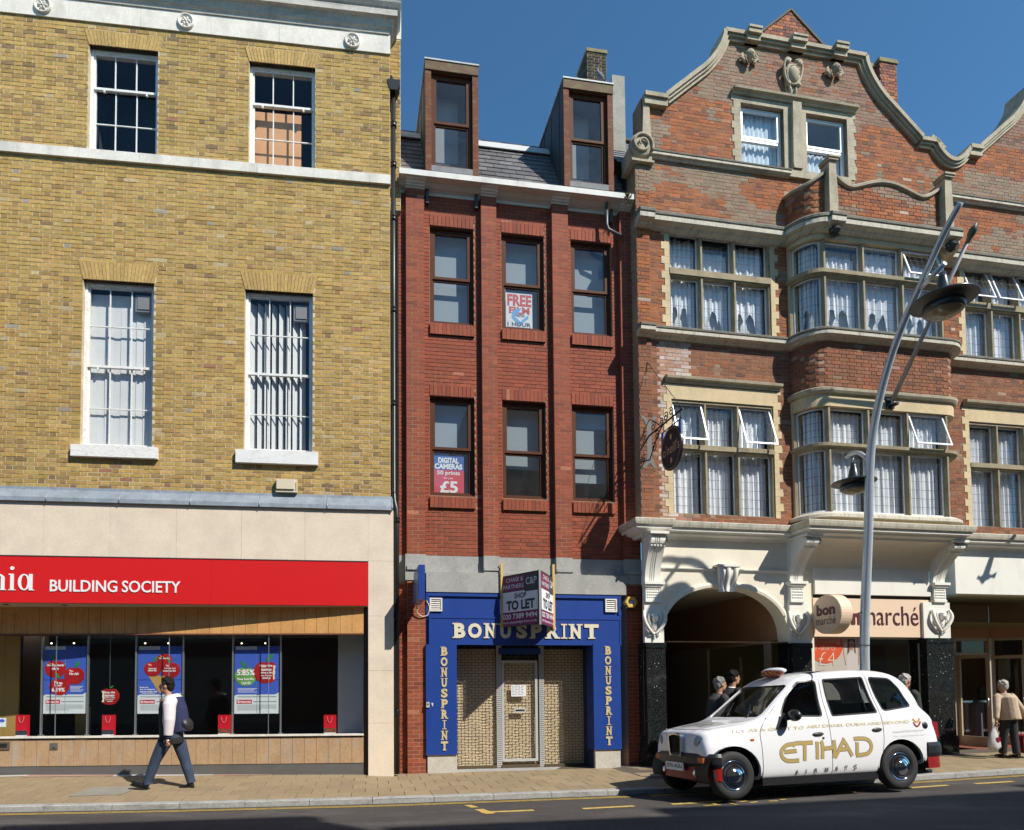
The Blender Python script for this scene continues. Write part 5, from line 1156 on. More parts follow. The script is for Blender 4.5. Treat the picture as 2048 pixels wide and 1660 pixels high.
band(zbm-.09, zbt, 'bay_brick_backing', mortarC, -.012)
lay(courses(0, pf.length, zbm, zbt, zr=zsc), C, colC, brickC, brickCo, 0, path=lambda s: pf(s), proud=.0, fr=FC, name='brick')
m = MB(); m.sweep(bayp, [(-.1, zbm-.11), (.02, zbm-.11), (.06, zbm-.10), (.085, zbm-.06), (.09, zbm-.01), (.05, zbm+.015), (-.1, zbm+.02)][::-1], closed=True, smooth=False); m.build('hood_mould', oldst, C)
band(zB_[3], zbm-.105, 'bay_lintel', buffst, .012)
m = MB(); m.sweep(bayp, [(-.2, zB_[0]-.12), (.10, zB_[0]-.12), (.09, zB_[0]-.06), (.0, zB_[0]), (-.2, zB_[0]+.005)][::-1], closed=True); m.build('bay_sill', palest, C)
m = MB(); m.add([(p[0], p[1]*.97, zk-.02) for p in bayp]+[(uc1, .1, zk-.02), (uc0, .1, zk-.02)], [tuple(range(len(bayp)+2))]); m.build('bay_roof', topst, C)
m = MB(); m.sweep(bayp, [(-.2, zsc-.25), (-.02, zsc-.25), (-.02, zB_[0]-.1), (-.2, zB_[0]-.1)][::-1], closed=True); m.build('bay_base', buffst, C)
# brick parapet over the bay with scrolled coping
p1u, p2u = U(1656, 365, DB), U(1886, 405, DB); s_p1 = qlen+(p1u-uf0); s_p2 = qlen+(p2u-uf0)
zpt = Z(1656, 330, DB); zp0 = zk+.01
zq = lambda x, y: Z(x, y, DB)
def par_top(s):
    t = (s-s_p1)/(s_p2-s_p1)
    if t < 0: q = min(1, -t*(s_p2-s_p1)/s_p1); return zpt-.05-.40*math.sin(min(1, q*1.55)*PI/2)**.8+.06*q
    if t > 1: q = (t-1)*(s_p2-s_p1)/(pf.length-s_p2); return zpt-.05-.40*math.sin(min(1, q*1.55)*PI/2)**.8+.06*q
    e = min(t, 1-t)
    if e < .20: return zpt-.08-.32*math.sin(e/.20*PI/2)
    return zpt-.40+.20*math.sin((e-.20)/.30*PI/2)**1.3
N = 60; pin = [(.6, .6)]
bb = []
for q in courses(0, pf.length, zp0, zpt, zr=zsc):
    if q[3] < par_top((q[0]+q[1])/2)-.03: bb.append(q)
lay(bb, C, colC, brickC, brickCo, 0, path=lambda s: pf(s), proud=.0, fr=FC, name='brick')
bk_ = MB(); cp = MB(); k = 0
for i in range(N+1):
    s = pf.length*i/N; p, n = pf(s); zt = par_top(s)
    bk_.v += [(p[0]-n[0]*.012, p[1]-n[1]*.012, zp0-.05), (p[0]-n[0]*.012, p[1]-n[1]*.012, zt-.03), (p[0]-n[0]*.2, p[1]-n[1]*.2, zt-.03), (p[0]-n[0]*.2, p[1]-n[1]*.2, zp0-.05)]
    cp.v += [(p[0]+n[0]*o, p[1]+n[1]*o, zt+z) for o, z in ((.0, -.05), (.05, -.03), (.055, .015), (.02, .05), (-.22, .05), (-.22, -.05))]
for i in range(N):
    for j in range(3): bk_.f.append((i*4+j, i*4+4+j, i*4+5+j, i*4+j+1)); bk_.c.append(None); bk_.smooth.append(False)
    for j in range(6): cp.f.append((i*6+j, i*6+6+j, i*6+6+(j+1) % 6, i*6+(j+1) % 6)); cp.c.append(None); cp.smooth.append(False)
bk_.build('parapet_backing', mortarC, C); cp.build('parapet_coping', oldst, C)
for s, lab in ((s_p1, 0), (s_p2, 1)):
    p, n = pf(s); m = MB(); x = p[0]; H = zpt-zp0
    prof_ = [(-.09, zp0), (.10, zp0), (.11, zp0+H*.3), (.085, zp0+H*.75), (.075, zpt-.02), (-.075, zpt-.02), (-.085, zp0+H*.7)]
    m.prism([(x+a, b) for a, b in prof_], -DB-.13, -DB+.1); m.build('parapet_post', oldst, C)
    m = MB(); m.box(x-.11, x+.11, -DB-.17, -DB+.1, zpt-.02, zpt+.02); m.box(x-.13, x+.13, -DB-.19, -DB+.1, zpt+.021, zpt+.06); m.build('post_cap', oldst, C)
    ledge([(x-.16, -DB-.05), (x+.16, -DB-.05)], zk+.004, .305, .22, 'cornice')
    m = MB(); c = (x, -DB-.16, zk-.34); m.ell(c, (.075,.09,.085), 12, 8); m.ell((c[0], c[1]-.08, c[2]-.03), (.035,.04,.03), 8, 6)
    for q in range(9): a = R(40*q); m.ell((c[0]+math.cos(a)*.085, c[1]+.03, c[2]+math.sin(a)*.085), (.035,.05,.035), 8, 6)
    m.build('lion_mask', mat('sooty_carving', (.05,.048,.042), .9, bump=.4), C)
# --- gable: copings, cornice, windows, carvings
def coping(pts, steps, nm, mt):
    """steps: (inner offset, outer offset, y front, y back) bands following the outline"""
    P_ = [Vector(p) for p in pts]; N_ = []
    for i in range(len(P_)):
        a = (P_[i]-P_[i-1]).normalized() if i else (P_[1]-P_[0]).normalized(); b = (P_[i+1]-P_[i]).normalized() if i < len(P_)-1 else a
        na, nb = Vector((-a.y, a.x)), Vector((-b.y, b.x)); q = (na+nb).normalized(); N_.append(q/max(.5, q.dot(na)))
    for (i0, i1, y0, y1) in steps:
        m = MB(); n = len(P_); k = 0
        for p, q in zip(P_, N_):
            a, b = p+q*i0, p+q*i1; m.v += [(a.x, y0, a.y), (b.x, y0, b.y), (b.x, y1, b.y), (a.x, y1, a.y)]
        for i in range(n-1):
            for j in range(4): m.f.append((i*4+j, i*4+4+j, i*4+4+(j+1) % 4, i*4+(j+1) % 4)); m.c.append(None); m.smooth.append(False)
        m.f += [(0, 1, 2, 3), ((n-1)*4+3, (n-1)*4+2, (n-1)*4+1, (n-1)*4)]; m.c += [None]*2; m.smooth += [False]*2; m.build(nm, mt, C)
def smoothpts(p, n=4): return [tuple(q) for q in spline([Vector((a, b)) for a, b in p], n)]
cst = [(-.035, .045, -.13, .38), (-.085, -.036, -.09, .1), (-.14, -.086, -.05, .1)]
Lc = smoothpts(gl[1:]); coping(Lc, cst, 'gable_coping', oldst)
Rc = smoothpts(gr[:-1]); coping(Rc, cst, 'gable_coping', oldst)
coping([gl[-1], (gl[-1][0]+.001, ztop), (gr[0][0], ztop)][1:], cst, 'gable_coping', oldst)
coping([(uSc+.20, zsh), (gl[1][0]+.03, zsh)], [(-.035, .05, -.14, .38), (-.17, -.036, -.10, .1)], 'gable_coping', oldst)
dpts = smoothpts([(gr[-2][0]-.02, zsh), gr[-1]]+[(gr[-1][0]+.02, zsh)]+dd+[(u2-.27, zsh-.02)], 3); coping(dpts, cst, 'gable_coping', oldst)
coping([(u2-.28, zsh), (u2+.04, zsh)], [(-.035, .05, -.14, .38), (-.17, -.036, -.10, .1)], 'gable_coping', oldst)
coping([p for p in smoothpts(G2) if p[0] < uC1-.1], cst, 'gable_coping', oldst)
if G2r[0][0] < uC1: coping([G2[-1], (min(G2r[0][0], uC1), ztop)], cst, 'gable_coping', oldst)
for (px_, wd) in ((1500, .30), (1588, .34), (1672, .30)):
    u = U(px_, 100 if px_ < 1600 else 125); 
    for (a, b, y0) in ((.05, .10, -.22), (-.035, .05, -.20), (-.14, -.036, -.14)): m = MB(); m.box(u-wd/2, u+wd/2, y0, .0, ztop+a, ztop+b-.001); m.build('coping_block', oldst, C)
# scroll at the foot of the gable
sx, sz = FC.P(1284, 288, .12)
m = MB(); sp = []
for i in range(46): t = i/45; a = R(-30+t*620); r = .235*(1-t*.80); sp.append((sx+r*math.cos(a), -.13-.03*t, sz+r*math.sin(a)))
m.tube(sp, [.032*(1-.4*i/45) for i in range(46)], 8); m.lathe([(.235, .0), (.235, -.10), (.21, -.12), (0, -.12)], (sx, .0, sz), 'y', 32)
m.prism([(sx-.2, sz-.30), (sx+.24, sz-.30), (sx+.24, sz+.05), (sx+.20, zsh-.10), (sx+.08, zsh-.12), (sx+.05, sz+.30), (sx-.1, sz+.16), (sx-.22, sz)], -.06, .35); m.build('gable_scroll', oldst, C)
m = MB(); m.box(sx-.22, sx+.26, -.12, .35, sz-.345, sz-.302); m.build('scroll_base', oldst, C)
m = MB(); m.prism([(uC0-.0, zk), (uC0+.30, zk), (uC0+.30, sz-.35), (uC0-.0, sz-.35)], -.03, .35); m.build('gable_pedestal', mortarC, C)
lay(courses(uC0, uC0+.30, zk+.02, sz-.36, zr=zsc), C, colC, brickC, brickCo, 0, y=-.03, proud=.006, name='brick')
# string below the gable windows, surround and hood
zs_ = gz0-.02
for a, b in ((uC0+.30, uc0+.1), (uc1-.1, uC1)): ledge([(a, 0), (b, 0)], zs_, .15, .10, 'string_course')
m = MB(); m.box(gw[0][0]-.02, gw[1][1]+.02, -.06, .16, gz0-.16, gz0-.002); m.build('window_sill', oldst, C)
ua_, ub_ = gw[0][0]-.16, gw[1][1]+.16
z = gz0; k = 0
while z < gz1+.1:
    w = .16+.05*(k % 2)
    for a, b in ((gw[0][0]-w, gw[0][0]), (gw[1][1], gw[1][1]+w)): m = MB(); m.box(a, b, -.01, .16, z+.001, z+.148); m.build('quoin_block', oldst, C)
    z += .15; k += 1
zt = gz1+.14; m = MB(); m.sweep([(ua_-.03, 0), (ub_+.05, 0)], [(-.03, zt-.01), (.04, zt), (.06, zt+.04), (.12, zt+.06), (.13, zt+.10), (.07, zt+.12), (-.03, zt+.13)][::-1], closed=True); m.build('hood_mould', oldst, C)
m = MB(); m.box(gw[0][0]-.0, gw[1][1]+.0, -.01, .16, gz1+.001, zt-.012); m.build('lintel', oldst, C)
ma, mb_ = gw[0][1], gw[1][0]; mm_ = (ma+mb_)/2
m = MB(); m.box(ma, mb_, -.01, .16, gz0, gz1); m.prism([(mm_-.10, gz0+.02), (mm_+.10, gz0+.02), (mm_+.12, gz0+.14), (mm_+.105, gz1-.1), (mm_+.10, zt-.01), (mm_-.10, zt-.01), (mm_-.105, gz1-.1), (mm_-.12, gz0+.14)], -.09, -.01); m.build('gable_pier', oldst, C)
for i, g_ in enumerate(gw):
    a, b, c, d = g_; m = MB(); framebox(m, a+.004, b-.004, c+.01, d-.004, .05, .09, .15); zm = c+(d-c)*.475; m.box(a+.054, b-.054, .09, .15, zm-.03, zm+.03)
    w = m.build('window', upvc, C); w['label'] = ('white plastic gable window nearer the scroll', 'white plastic gable window nearer the chimney')[i]
    m = MB(); framebox(m, a+.05, b-.05, zm+.025, d-.05, .045, .08, .12); m.box(a+.2, b-.2, .075, .09, d-.045, d-.03); m.build('sash', upvc, w)
    pane(w, a+.09, b-.09, zm+.06, d-.09, .10, glassC); pane(w, a+.05, b-.05, c+.055, zm-.03, .12, glassC)
    m = MB(); n = 30; kk = 0
    for q in range(n+1): s = a+.03+(b-a-.06)*q/n; o = .22+.02*math.sin(s*60+i*3)+.01*math.sin(s*31); m.v += [(s, o, c), (s, o, zm+(.0 if i else (d-zm)*.95))]
    for q in range(n): m.f.append((q*2, q*2+2, q*2+3, q*2+1)); m.c.append(None); m.smooth.append(True)
    m.build('net_curtain', mat('pale_blue_net', (.55,.66,.74), .9), w); room(w, g_, .3, .8, mat('pale_room', (.30,.36,.40), .9))
# carvings: cartouche and two winged heads
cu, cz = FC.P(1588, 147, .12); m = MB(); m.prism([(cu-.10, zt+.11), (cu+.11, zt+.11), (cu+.13, cz-.2), (cu+.16, cz+.28), (cu-.16, cz+.28), (cu-.13, cz-.2)], -.05, 0); m.ell((cu, -.09, cz), (.115, .09, .18), 18, 12)
m.tube(arc3 := [(cu+.14*math.cos(R(a)), -.09, cz+.21*math.sin(R(a))) for a in range(0, 361, 15)], .022, 8)
for s_ in (-1, 1):
    m.tube(spline([(cu+s_*.05, -.10, cz+.30), (cu+s_*.16, -.12, cz+.30), (cu+s_*.21, -.10, cz+.16), (cu+s_*.18, -.08, cz-.05), (cu+s_*.10, -.08, cz-.20), (cu+s_*.05, -.07, cz-.42)], 4), .026, 8)
    m.lathe([(.05, -.10), (.045, -.15), (.02, -.15), (.0, -.17)], (cu+s_*.13, .0, cz+.24), 'y', 14); m.lathe([(.045, -.08), (.04, -.13), (.0, -.14)], (cu+s_*.12, 0, cz-.22), 'y', 14); m.ell((cu+s_*.06, -.08, cz-.33), (.025,.03,.08), 8, 6)
m.build('carved_cartouche', oldst, C)
def winged_head(u, z, s=1.0):
    m = MB(); m.ell((u, -.12, z), (.075*s, .08, .10*s), 14, 10); m.ell((u, -.19, z-.01), (.016, .02, .022), 8, 6); m.ell((u, -.10, z-.09*s), (.05, .05, .045), 10, 8)
    for q in range(7): a = R(20+q*23); m.ell((u+math.cos(a)*.075*s, -.11, z+.02+math.sin(a)*.09*s), (.03,.04,.03), 8, 6)
    for s_ in (-1, 1):
        for q in range(4): a = R(50-q*38); m.ell((u+s_*(.13*s+.015*q), -.06, z-.02+.03*q-.05), (.075*s, .03, .032), 10, 6, M=Matrix.Rotation(-s_*a, 3, 'Y'))
    m.build('winged_head_carving', oldst, C)
for px_, py_ in ((1502, 110), (1673, 138)): u, z = FC.P(px_, py_, .12); winged_head(u, z, 1.0)
# brick pediment behind the gable top
dpp_ = -1.0; ap_ = FC.P(1581, 21, dpp_); bl_ = FC.P(1500, 78, dpp_); br_ = FC.P(1660, 112, dpp_); zlow = ztop-.3; hw_ = ((ap_[0]-bl_[0])+(br_[0]-ap_[0]))/2/(ap_[1]-(bl_[1]+br_[1])/2)*(ap_[1]-zlow)
tri = [(ap_[0]-hw_, zlow), (ap_[0]+hw_, zlow), ap_]
m = MB(); m.prism([(tri[0][0]+.02, zlow), (tri[1][0]-.02, zlow), (ap_[0], ap_[1]-.02)], 1.006, 1.4); m.build('rear_gable', mortarC, C)
colP = lambda s, z, hd, rnd: pick(rnd, [(3, (.30,.11,.06)), (2, (.24,.09,.06)), (2, (.13,.06,.05)), (1, (.42,.15,.06))])
lay(courses(-99, 99, zlow, ap_[1], clip=clip_poly(tri), zr=zsc), C, colP, brickC, brickCo, 0, y=1.0, proud=.006, name='brick')
for s_ in (0, 1):
    a = (tri[s_][0], zlow); L_ = [a, ap_] if s_ == 0 else [ap_, a]; coping(L_, [(-.01, .035, .97, 1.45)], 'gable_tile_edge', mat('dark_tile_edge', (.12,.10,.08), .9))
# chimney behind the gable
dc = 1.6; u0, zt = FC.P(1747, 118, -dc); u1 = U(1792, 150, -dc)
def stack(nm, u0, u1, y0, y1, z0, zt):
    m = MB(); m.box(u0+.006, u1-.006, y0+.006, y1, z0, zt-.1); s = m.build(nm, mortarC, C)
    lay(courses(u0, u1, z0, zt-.1, zr=zsc), s, colP, brickC, brickCo, 0, y=y0, proud=.004, name='brick')
    w = y1-y0; lay(courses(0, w, z0, zt-.1, zr=zsc), s, colP, brickC, brickCo, 0, y=0, proud=.004, name='brick', basis=Matrix.Translation((u0, y1, 0)) @ Matrix.Rotation(-PI/2, 4, 'Z'))
    m = MB(); m.box(u0-.03, u1+.03, y0-.03, y1, zt-.1, zt-.03); m.box(u0-.01, u1+.01, y0-.01, y1, zt-.029, zt+.02); m.build('chimney_cap', mat('mossy_cap'), s); return s
stack('chimney_stack', U(1738, 150, -dc), U(1758, 150, -dc), dc+.0, dc+.7, Z(1750, 330, -dc), Z(1745, 128, -dc)); stack('chimney_stack', U(1759, 150, -dc+.1), U(1792, 150, -dc+.1), dc-.12, dc+.7, Z(1750, 350, -dc), Z(1775, 120, -dc+.1))
# slate roofs glimpsed beside and between the gables
def roof_bit(u0, u1, z0, y0, L_, ang, g=.2, sw=.3):
    A_ = R(ang); s_, c_ = math.sin(A_), math.cos(A_); m = MB(); P3 = lambda u, t, o: (u, y0+t*c_-s_*o, z0+t*s_+c_*o)
    m.add([P3(u0,0,0), P3(u1,0,0), P3(u1,L_,0), P3(u0,L_,0), (u0, y0+6, z0), (u1, y0+6, z0)], [(0,1,2,3)]); rf = m.build('roof', mat('roof_underlay'), C); k = 0
    while k*g < L_-.05:
        x = u0-(k % 2)*sw/2
        while x < u1:
            a, b = max(x, u0), min(x+sw, u1)
            if b-a > .05:
                m = MB(); t0, tt = k*g, min(k*g+g*1.25, L_); m.add([P3(a+.003,t0,.028), P3(b-.003,t0,.028), P3(b-.003,tt,.01), P3(a+.003,tt,.01), P3(a+.003,t0,.002), P3(b-.003,t0,.002)], [(0,1,2,3),(4,5,1,0)]); o = m.build('slate', slate, rf); c = random.uniform(.8, 1.25); o.color = (.20*c, .21*c, .22*c, 1)
            x += sw
        k += 1
    m = MB(); m.tube([P3(u0, L_, .05), P3(u1, L_, .05)], .06, 8); m.build('ridge_tile', mat('black_ridge_tile'), rf)
ra, rz_ = FC.P(1252, 262, -.9); L_r = 1.55
roof_bit(U(1250, 240, -.8)-.3, U(1345, 240, -.8), Z(1275, 330, -.6), .6, 2.05, 52)
roof_bit(U(1840, 320, -.8)-.2, U(1960, 320, -.8)+.3, Z(1890, 395, -.6), .6, 2.0, 52)
m = MB(); m.box(uC0+.02, uC1, .4, .6, zsc, zk+1.0); m.build('rear_wall', darkroom, C)

# ------------------------------------------------------------------ ground storey
uSh = uC1
blk = (U(1273, 1030, .45), U(1353, 1030, .42)); box0, box1 = U(1618, 1040, DB+.28), U(1955, 1060, DB+.28)
pth = [(blk[0]+.28, .35), (blk[0]+.28, -.13), (blk[1]-.28, -.13), (blk[1]-.28, 0), (box0+.28, 0), (box0+.28, -DB), (box1-.28, -DB), (box1-.28, 0), (uC1, 0)]
hc = .30; prc = [(-.03, zsc-hc), (.03, zsc-hc), (.05, zsc-hc+.05), (.16, zsc-hc+.075), (.17, zsc-hc+.10), (.19, zsc-.125), (.25, zsc-.11), (.27, zsc-.07), (.28, zsc-.01), (-.03, zsc+.02)]
m = MB(); m.sweep(pth, [(-.03, zsc-.13), (.235, zsc-.13), (.26, zsc-.115), (.275, zsc-.07), (.285, zsc-.015), (.27, zsc), (-.03, zsc+.02)][::-1], closed=True); m.build('shop_cornice', palest, C)
m = MB(); m.sweep(pth, [(-.03, zsc-hc), (.03, zsc-hc), (.05, zsc-hc+.045), (.15, zsc-hc+.07), (.165, zsc-.20), (.22, zsc-.18), (.225, zsc-.132), (-.03, zsc-.132)][::-1], closed=True); m.build('shop_cornice_moulding', creamw, C)
zs1, zs2 = Z(1330, 1136, .03), Z(1300, 1284, .08)
uP2 = U(1590, 1200)
# cream wall with the basket arch
aL, aR = U(1325, 1290), U(1576, 1290); asz = Z(1330, 1282); apz = Z(1450, 1174); ac = (aL+aR)/2; aw = (aR-aL)/2; ah = apz-asz
archp = [(ac+aw*math.copysign(abs(math.cos(R(t)))**.92, math.cos(R(t))), asz+ah*abs(math.sin(R(t)))**.80) for t in range(0, 181, 6)]
hole = [(aL, Z(1400,1530)-.3), (aR, Z(1400,1530)-.3)]+archp
m = MB(); face_holes(m, [(uC0, zs2-1.8), (U(1626, 1200), zs2-1.8), (U(1626, 1200), zsc), (uC0, zsc)], [[(aL+.001, zs2-1.79), (aR-.001, zs2-1.79)]+archp], .0); reveals(m, archp, .0, .30); m.build('cream_wall', cream_r, C)
m = MB(); nA = len(archp)
for i, (a, b) in enumerate(archp):
    dx, dz_ = (a-ac)/aw, (b-asz)/ah; l = math.hypot(dx, dz_); nx_, nz_ = dx/l, dz_/l
    m.v += [(a, -.0, b), (a, -.025, b), (a+nx_*.05, -.035, b+nz_*.05), (a+nx_*.10, -.02, b+nz_*.10), (a+nx_*.105, .0, b+nz_*.105)]
for i in range(nA-1):
    for j in range(4): m.f.append((i*5+j, i*5+j+1, i*5+5+j+1, i*5+5+j)); m.c.append(None); m.smooth.append(False)
m.build('arch_moulding', cream_r, C)
uk0, uk1 = U(1437, 1160, .1), U(1476, 1160, .1); m = MB(); zk1, zk0 = Z(1455, 1134, .1), Z(1455, 1182, .1)
for k in range(5):
    a = uk0+(uk1-uk0)*k/5; b = uk0+(uk1-uk0)*(k+1)/5; y0 = -.13 if k % 2 == 0 else -.10
    pr = [(y0-.03*math.sin(t*6.0)*.8+t*.05, zk1-(zk1-zk0)*t) for t in [i/10 for i in range(11)]]; kk = len(m.v); sk_ = .03*(k-2)
    for y, z in pr: tt = (zk1-z)/(zk1-zk0); sh = 1-.22*tt; ca_ = (uk0+uk1)/2; m.v += [(ca_+(a-ca_)*sh+.002, y, z), (ca_+(b-ca_)*sh-.002, y, z), (ca_+(b-ca_)*sh-.002, .0, z), (ca_+(a-ca_)*sh+.002, .0, z)]
    for i in range(10):
        for j in range(4): m.f.append((kk+i*4+j, kk+i*4+4+j, kk+i*4+4+(j+1) % 4, kk+i*4+(j+1) % 4)); m.c.append(None); m.smooth.append(True)
    m.f.append((kk+40, kk+41, kk+42, kk+43)); m.c.append(None); m.smooth.append(False)
m.box(uk0-.04, uk1+.04, -.15, 0, zk1+.001, zk1+.045); m.build('keystone', creamw, C)
uPl = U(1318, 1140)
for (a, b) in ((uPl, uk0-.02), (uk1+.02, uP2)):
    m = MB(); m.sweep([(a, 0), (b, 0)], [(-.0, zs1-.045), (.02, zs1-.04), (.03, zs1-.012), (.045, zs1-.01), (.05, zs1+.01), (-.0, zs1+.015)][::-1], closed=True); m.build('string_moulding', creamw, C)
zz1 = Z(1400, 1070); m = MB(); m.sweep([(uPl, 0), (uP2, 0)], [(0, zz1-.04), (.03, zz1-.035), (.04, zz1), (0, zz1+.01)][::-1], closed=True); m.build('string_moulding', creamw, C)
# consoles, capitals, carved cartouches, black columns
def console(ul, ur, z_top, z_cap0, z_cap1, z_col, z_plinth, z_base, dw, deep, col_l, col_r, cold, lab):
    uc_ = (ul+ur)/2; w = ur-ul; h = z_top-z_cap0
    def yy(t): # profile of the front of the bracket from top (0) to bottom (1)
        if t < .22: return -dw-deep*(.92+.10*math.sin(t/.22*PI))
        q = (t-.22)/.78; return -dw-deep*(.80*(1-q)**1.9)-.02
    m = MB(); n = 26; ribs = [0, .28, .34, .40, .46, .52, .60, 1]
    for k in range(7):
        a, b = ul+w*ribs[k], ul+w*ribs[k+1]; ex = .0 if k % 2 == 0 else .014; kk = len(m.v)
        for i in range(n+1): t = i/n; z = z_top-h*t; y = yy(t)+ex; m.v += [(a, y, z), (b, y, z), (b, .0, z), (a, .0, z)]
        for i in range(n):
            for j in range(4): m.f.append((kk+i*4+j, kk+i*4+4+j, kk+i*4+4+(j+1) % 4, kk+i*4+(j+1) % 4)); m.c.append(None); m.smooth.append(False)
        m.f += [(kk, kk+1, kk+2, kk+3)]; m.c.append(None); m.smooth.append(False)
    br = m.build('console_bracket', creamw, C)
    m = MB(); m.box(ul-.03, ur+.03, -dw-deep-.06, 0, z_top+.001, z_top+.05); m.build('bracket_abacus', creamw, br)
    m = MB()
    for s_ in (ul-.012, ur+.012): m.lathe([(.0, s_-.008 if s_ < uc_ else s_+.008), (.06, s_-.008 if s_ < uc_ else s_+.008), (.075, s_)], (0, -dw-deep*.93, z_top-h*.10), 'x', 18)
    m.build('bracket_volute', creamw, br)
    m = MB(); z = z_top-h*.235
    for k in range(5): m.ell((ul+w*(k+.5)/5, -dw-deep*.80, z), (w*.1, .03, .035), 8, 6)
    m.build('leaf_carving', creamw, br)
    zc0, zc1 = z_cap1, z_cap0; hh = zc1-zc0
    m = MB(); m.box(ul-.04, ur+.06, -dw-.10, 0, zc1-.055, zc1-.001); m.box(ul-.02, ur+.03, -dw-.07, 0, zc1-.10, zc1-.056); m.box(ul, ur+.0, -dw-.04, 0, zc0+.05, zc1-.101); m.box(ul-.01, ur+.01, -dw-.055, 0, zc0+.0, zc0+.049); m.build('capital', creamw, br)
    m = MB(); rr = random.Random(5)
    for i in range(7):
        for j in range(4): m.ell((ul+.02+(w-.04)*(i+.5)/7, -dw-.042, zc0+.07+(hh-.19)*(j+.5)/4), (w*.05, .014, .018), 7, 5, M=Matrix.Rotation(rr.uniform(-1, 1), 3, 'Y'))
    m.build('leaf_carving', creamw, br)
    # winged cartouche with a face
    zf_ = (zc0+z_col)/2+.04; m = MB(); hgt = (zc0-z_col)
    m.ell((uc_, -dw-.09, zf_+.03), (.055,.06,.075), 12, 10); m.ell((uc_, -dw-.145, zf_+.025), (.012,.018,.016), 8, 6); m.ell((uc_, -dw-.07, zf_+.10), (.07,.06,.035), 12, 8); m.ell((uc_, -dw-.05, zf_-.10), (.06,.04,.12), 10, 8)
    for s_ in (-1, 1):
        m.tube(spline([(uc_+s_*.20, -dw-.04, zf_+.18), (uc_+s_*.22, -dw-.08, zf_+.06), (uc_+s_*.19, -dw-.08, zf_-.06), (uc_+s_*.10, -dw-.07, zf_-.19), (uc_+s_*.015, -dw-.05, zf_-.27)], 4), [.024+.014*math.sin(PI*i/16) for i in range(17)], 8)
        m.tube(spline([(uc_+s_*.10, -dw-.05, zf_+.12), (uc_+s_*.12, -dw-.07, zf_+.0), (uc_+s_*.07, -dw-.06, zf_-.10)], 4), .018, 7)
        m.tube(spline([(uc_+s_*.04, -dw-.02, zf_-.24), (uc_+s_*.09, -dw-.04, zf_-.30), (uc_+s_*.11, -dw-.03, zf_-.24)], 4), .014, 7)
    for k in range(3): m.ell((uc_, -dw-.04, zf_-.26-.045*k), (.028-.006*k,.03,.026), 8, 6)
    m.build('carved_mask', creamw, br)
    m = MB(); m.box(col_l, col_r, -cold*.6, .0, z_col+.001, zc0-.001); m.build('pier_block', creamw, C)
    m = MB(); m.box(col_l+.0, col_r-.0, -cold, .30, z_plinth, z_col-.11); m.box(col_l-.012, col_r+.012, -cold-.015, .30, z_col-.10, z_col-.002); m.box(col_l-.006, col_r+.006, -cold-.008, .30, z_col-.109, z_col-.101); m.build('granite_column', gran, C)
    m = MB(); m.box(col_l-.02, col_r+.02, -cold-.03, .30, z_base-.15, z_plinth-.05); m.box(col_l-.01, col_r+.01, -cold-.02, .3, z_plinth-.049, z_plinth-.001); m.build('column_plinth', gran, C)
zbC = Z(1300, 1534, .1)
c1 = .12
console(U(1302, 1100, .34), U(1333, 1100, .34), Z(1302, 1067, .36), Z(1292, 1162, .15), Z(1292, 1203, .15), Z(1300, 1285, c1), Z(1300, 1502, c1), zbC, .06, .28, uC0+.003, aL-.004, c1, 0)
console(U(1617, 1090, .62), U(1644, 1090, .62), Z(1617, 1071, .62), Z(1600, 1162, .15), Z(1600, 1204, .15), Z(1590, 1286, c1), Z(1590, 1490, c1), Z(1600, 1522, c1), .06, .50, aR+.001, U(1625, 1350, c1), c1, 1)
console(U(1913, 1095, .62), U(1937, 1095, .62), Z(1913, 1084, .62), Z(1890, 1165, .15), Z(1890, 1204, .15), Z(1880, 1276, c1), Z(1880, 1471, c1), Z(1880, 1509, c1), .06, .50, U(1855.5, 1350, c1), U(1909, 1350, c1), c1, 2)
# cove under the bay, fascia bands
cv0, cv1 = U(1626, 1150), U(1935, 1100, .3); zcv = Z(1700, 1138); n = 8; zct_ = zsc-hc-.0
pr = [(DB*(1-math.cos(PI/2*i/n))+.02, zcv+(zct_-zcv)*math.sin(PI/2*i/n)) for i in range(n+1)]
m = MB(); m.sweep([(box0+.29, 0), (box1-.29, 0)], [(-.02, zct_)]+pr[::-1]+[(-.02, zcv)], closed=True, smooth=False); m.build('bay_cove', cream_r, C)
zf1 = Z(1700, 1163.5); zf2 = Z(1700, 1190)
uc_l, uc_r = U(1626, 1170), U(1856, 1170)
m = MB(); m.box(uc_l, uc_r, -.03, .2, zf1+.002, zcv-.001); m.build('upper_band', creamw, C); m = MB(); m.box(uc_l, uc_r+.02, -.055, .2, zf2, zf1); m.build('lower_band', creamw, C)
m = MB(); m.box(U(1909, 1130), uC1, -.01, .25, Z(1950, 1188), zsc-hc+.01); m.build('white_wall', creamw, C)
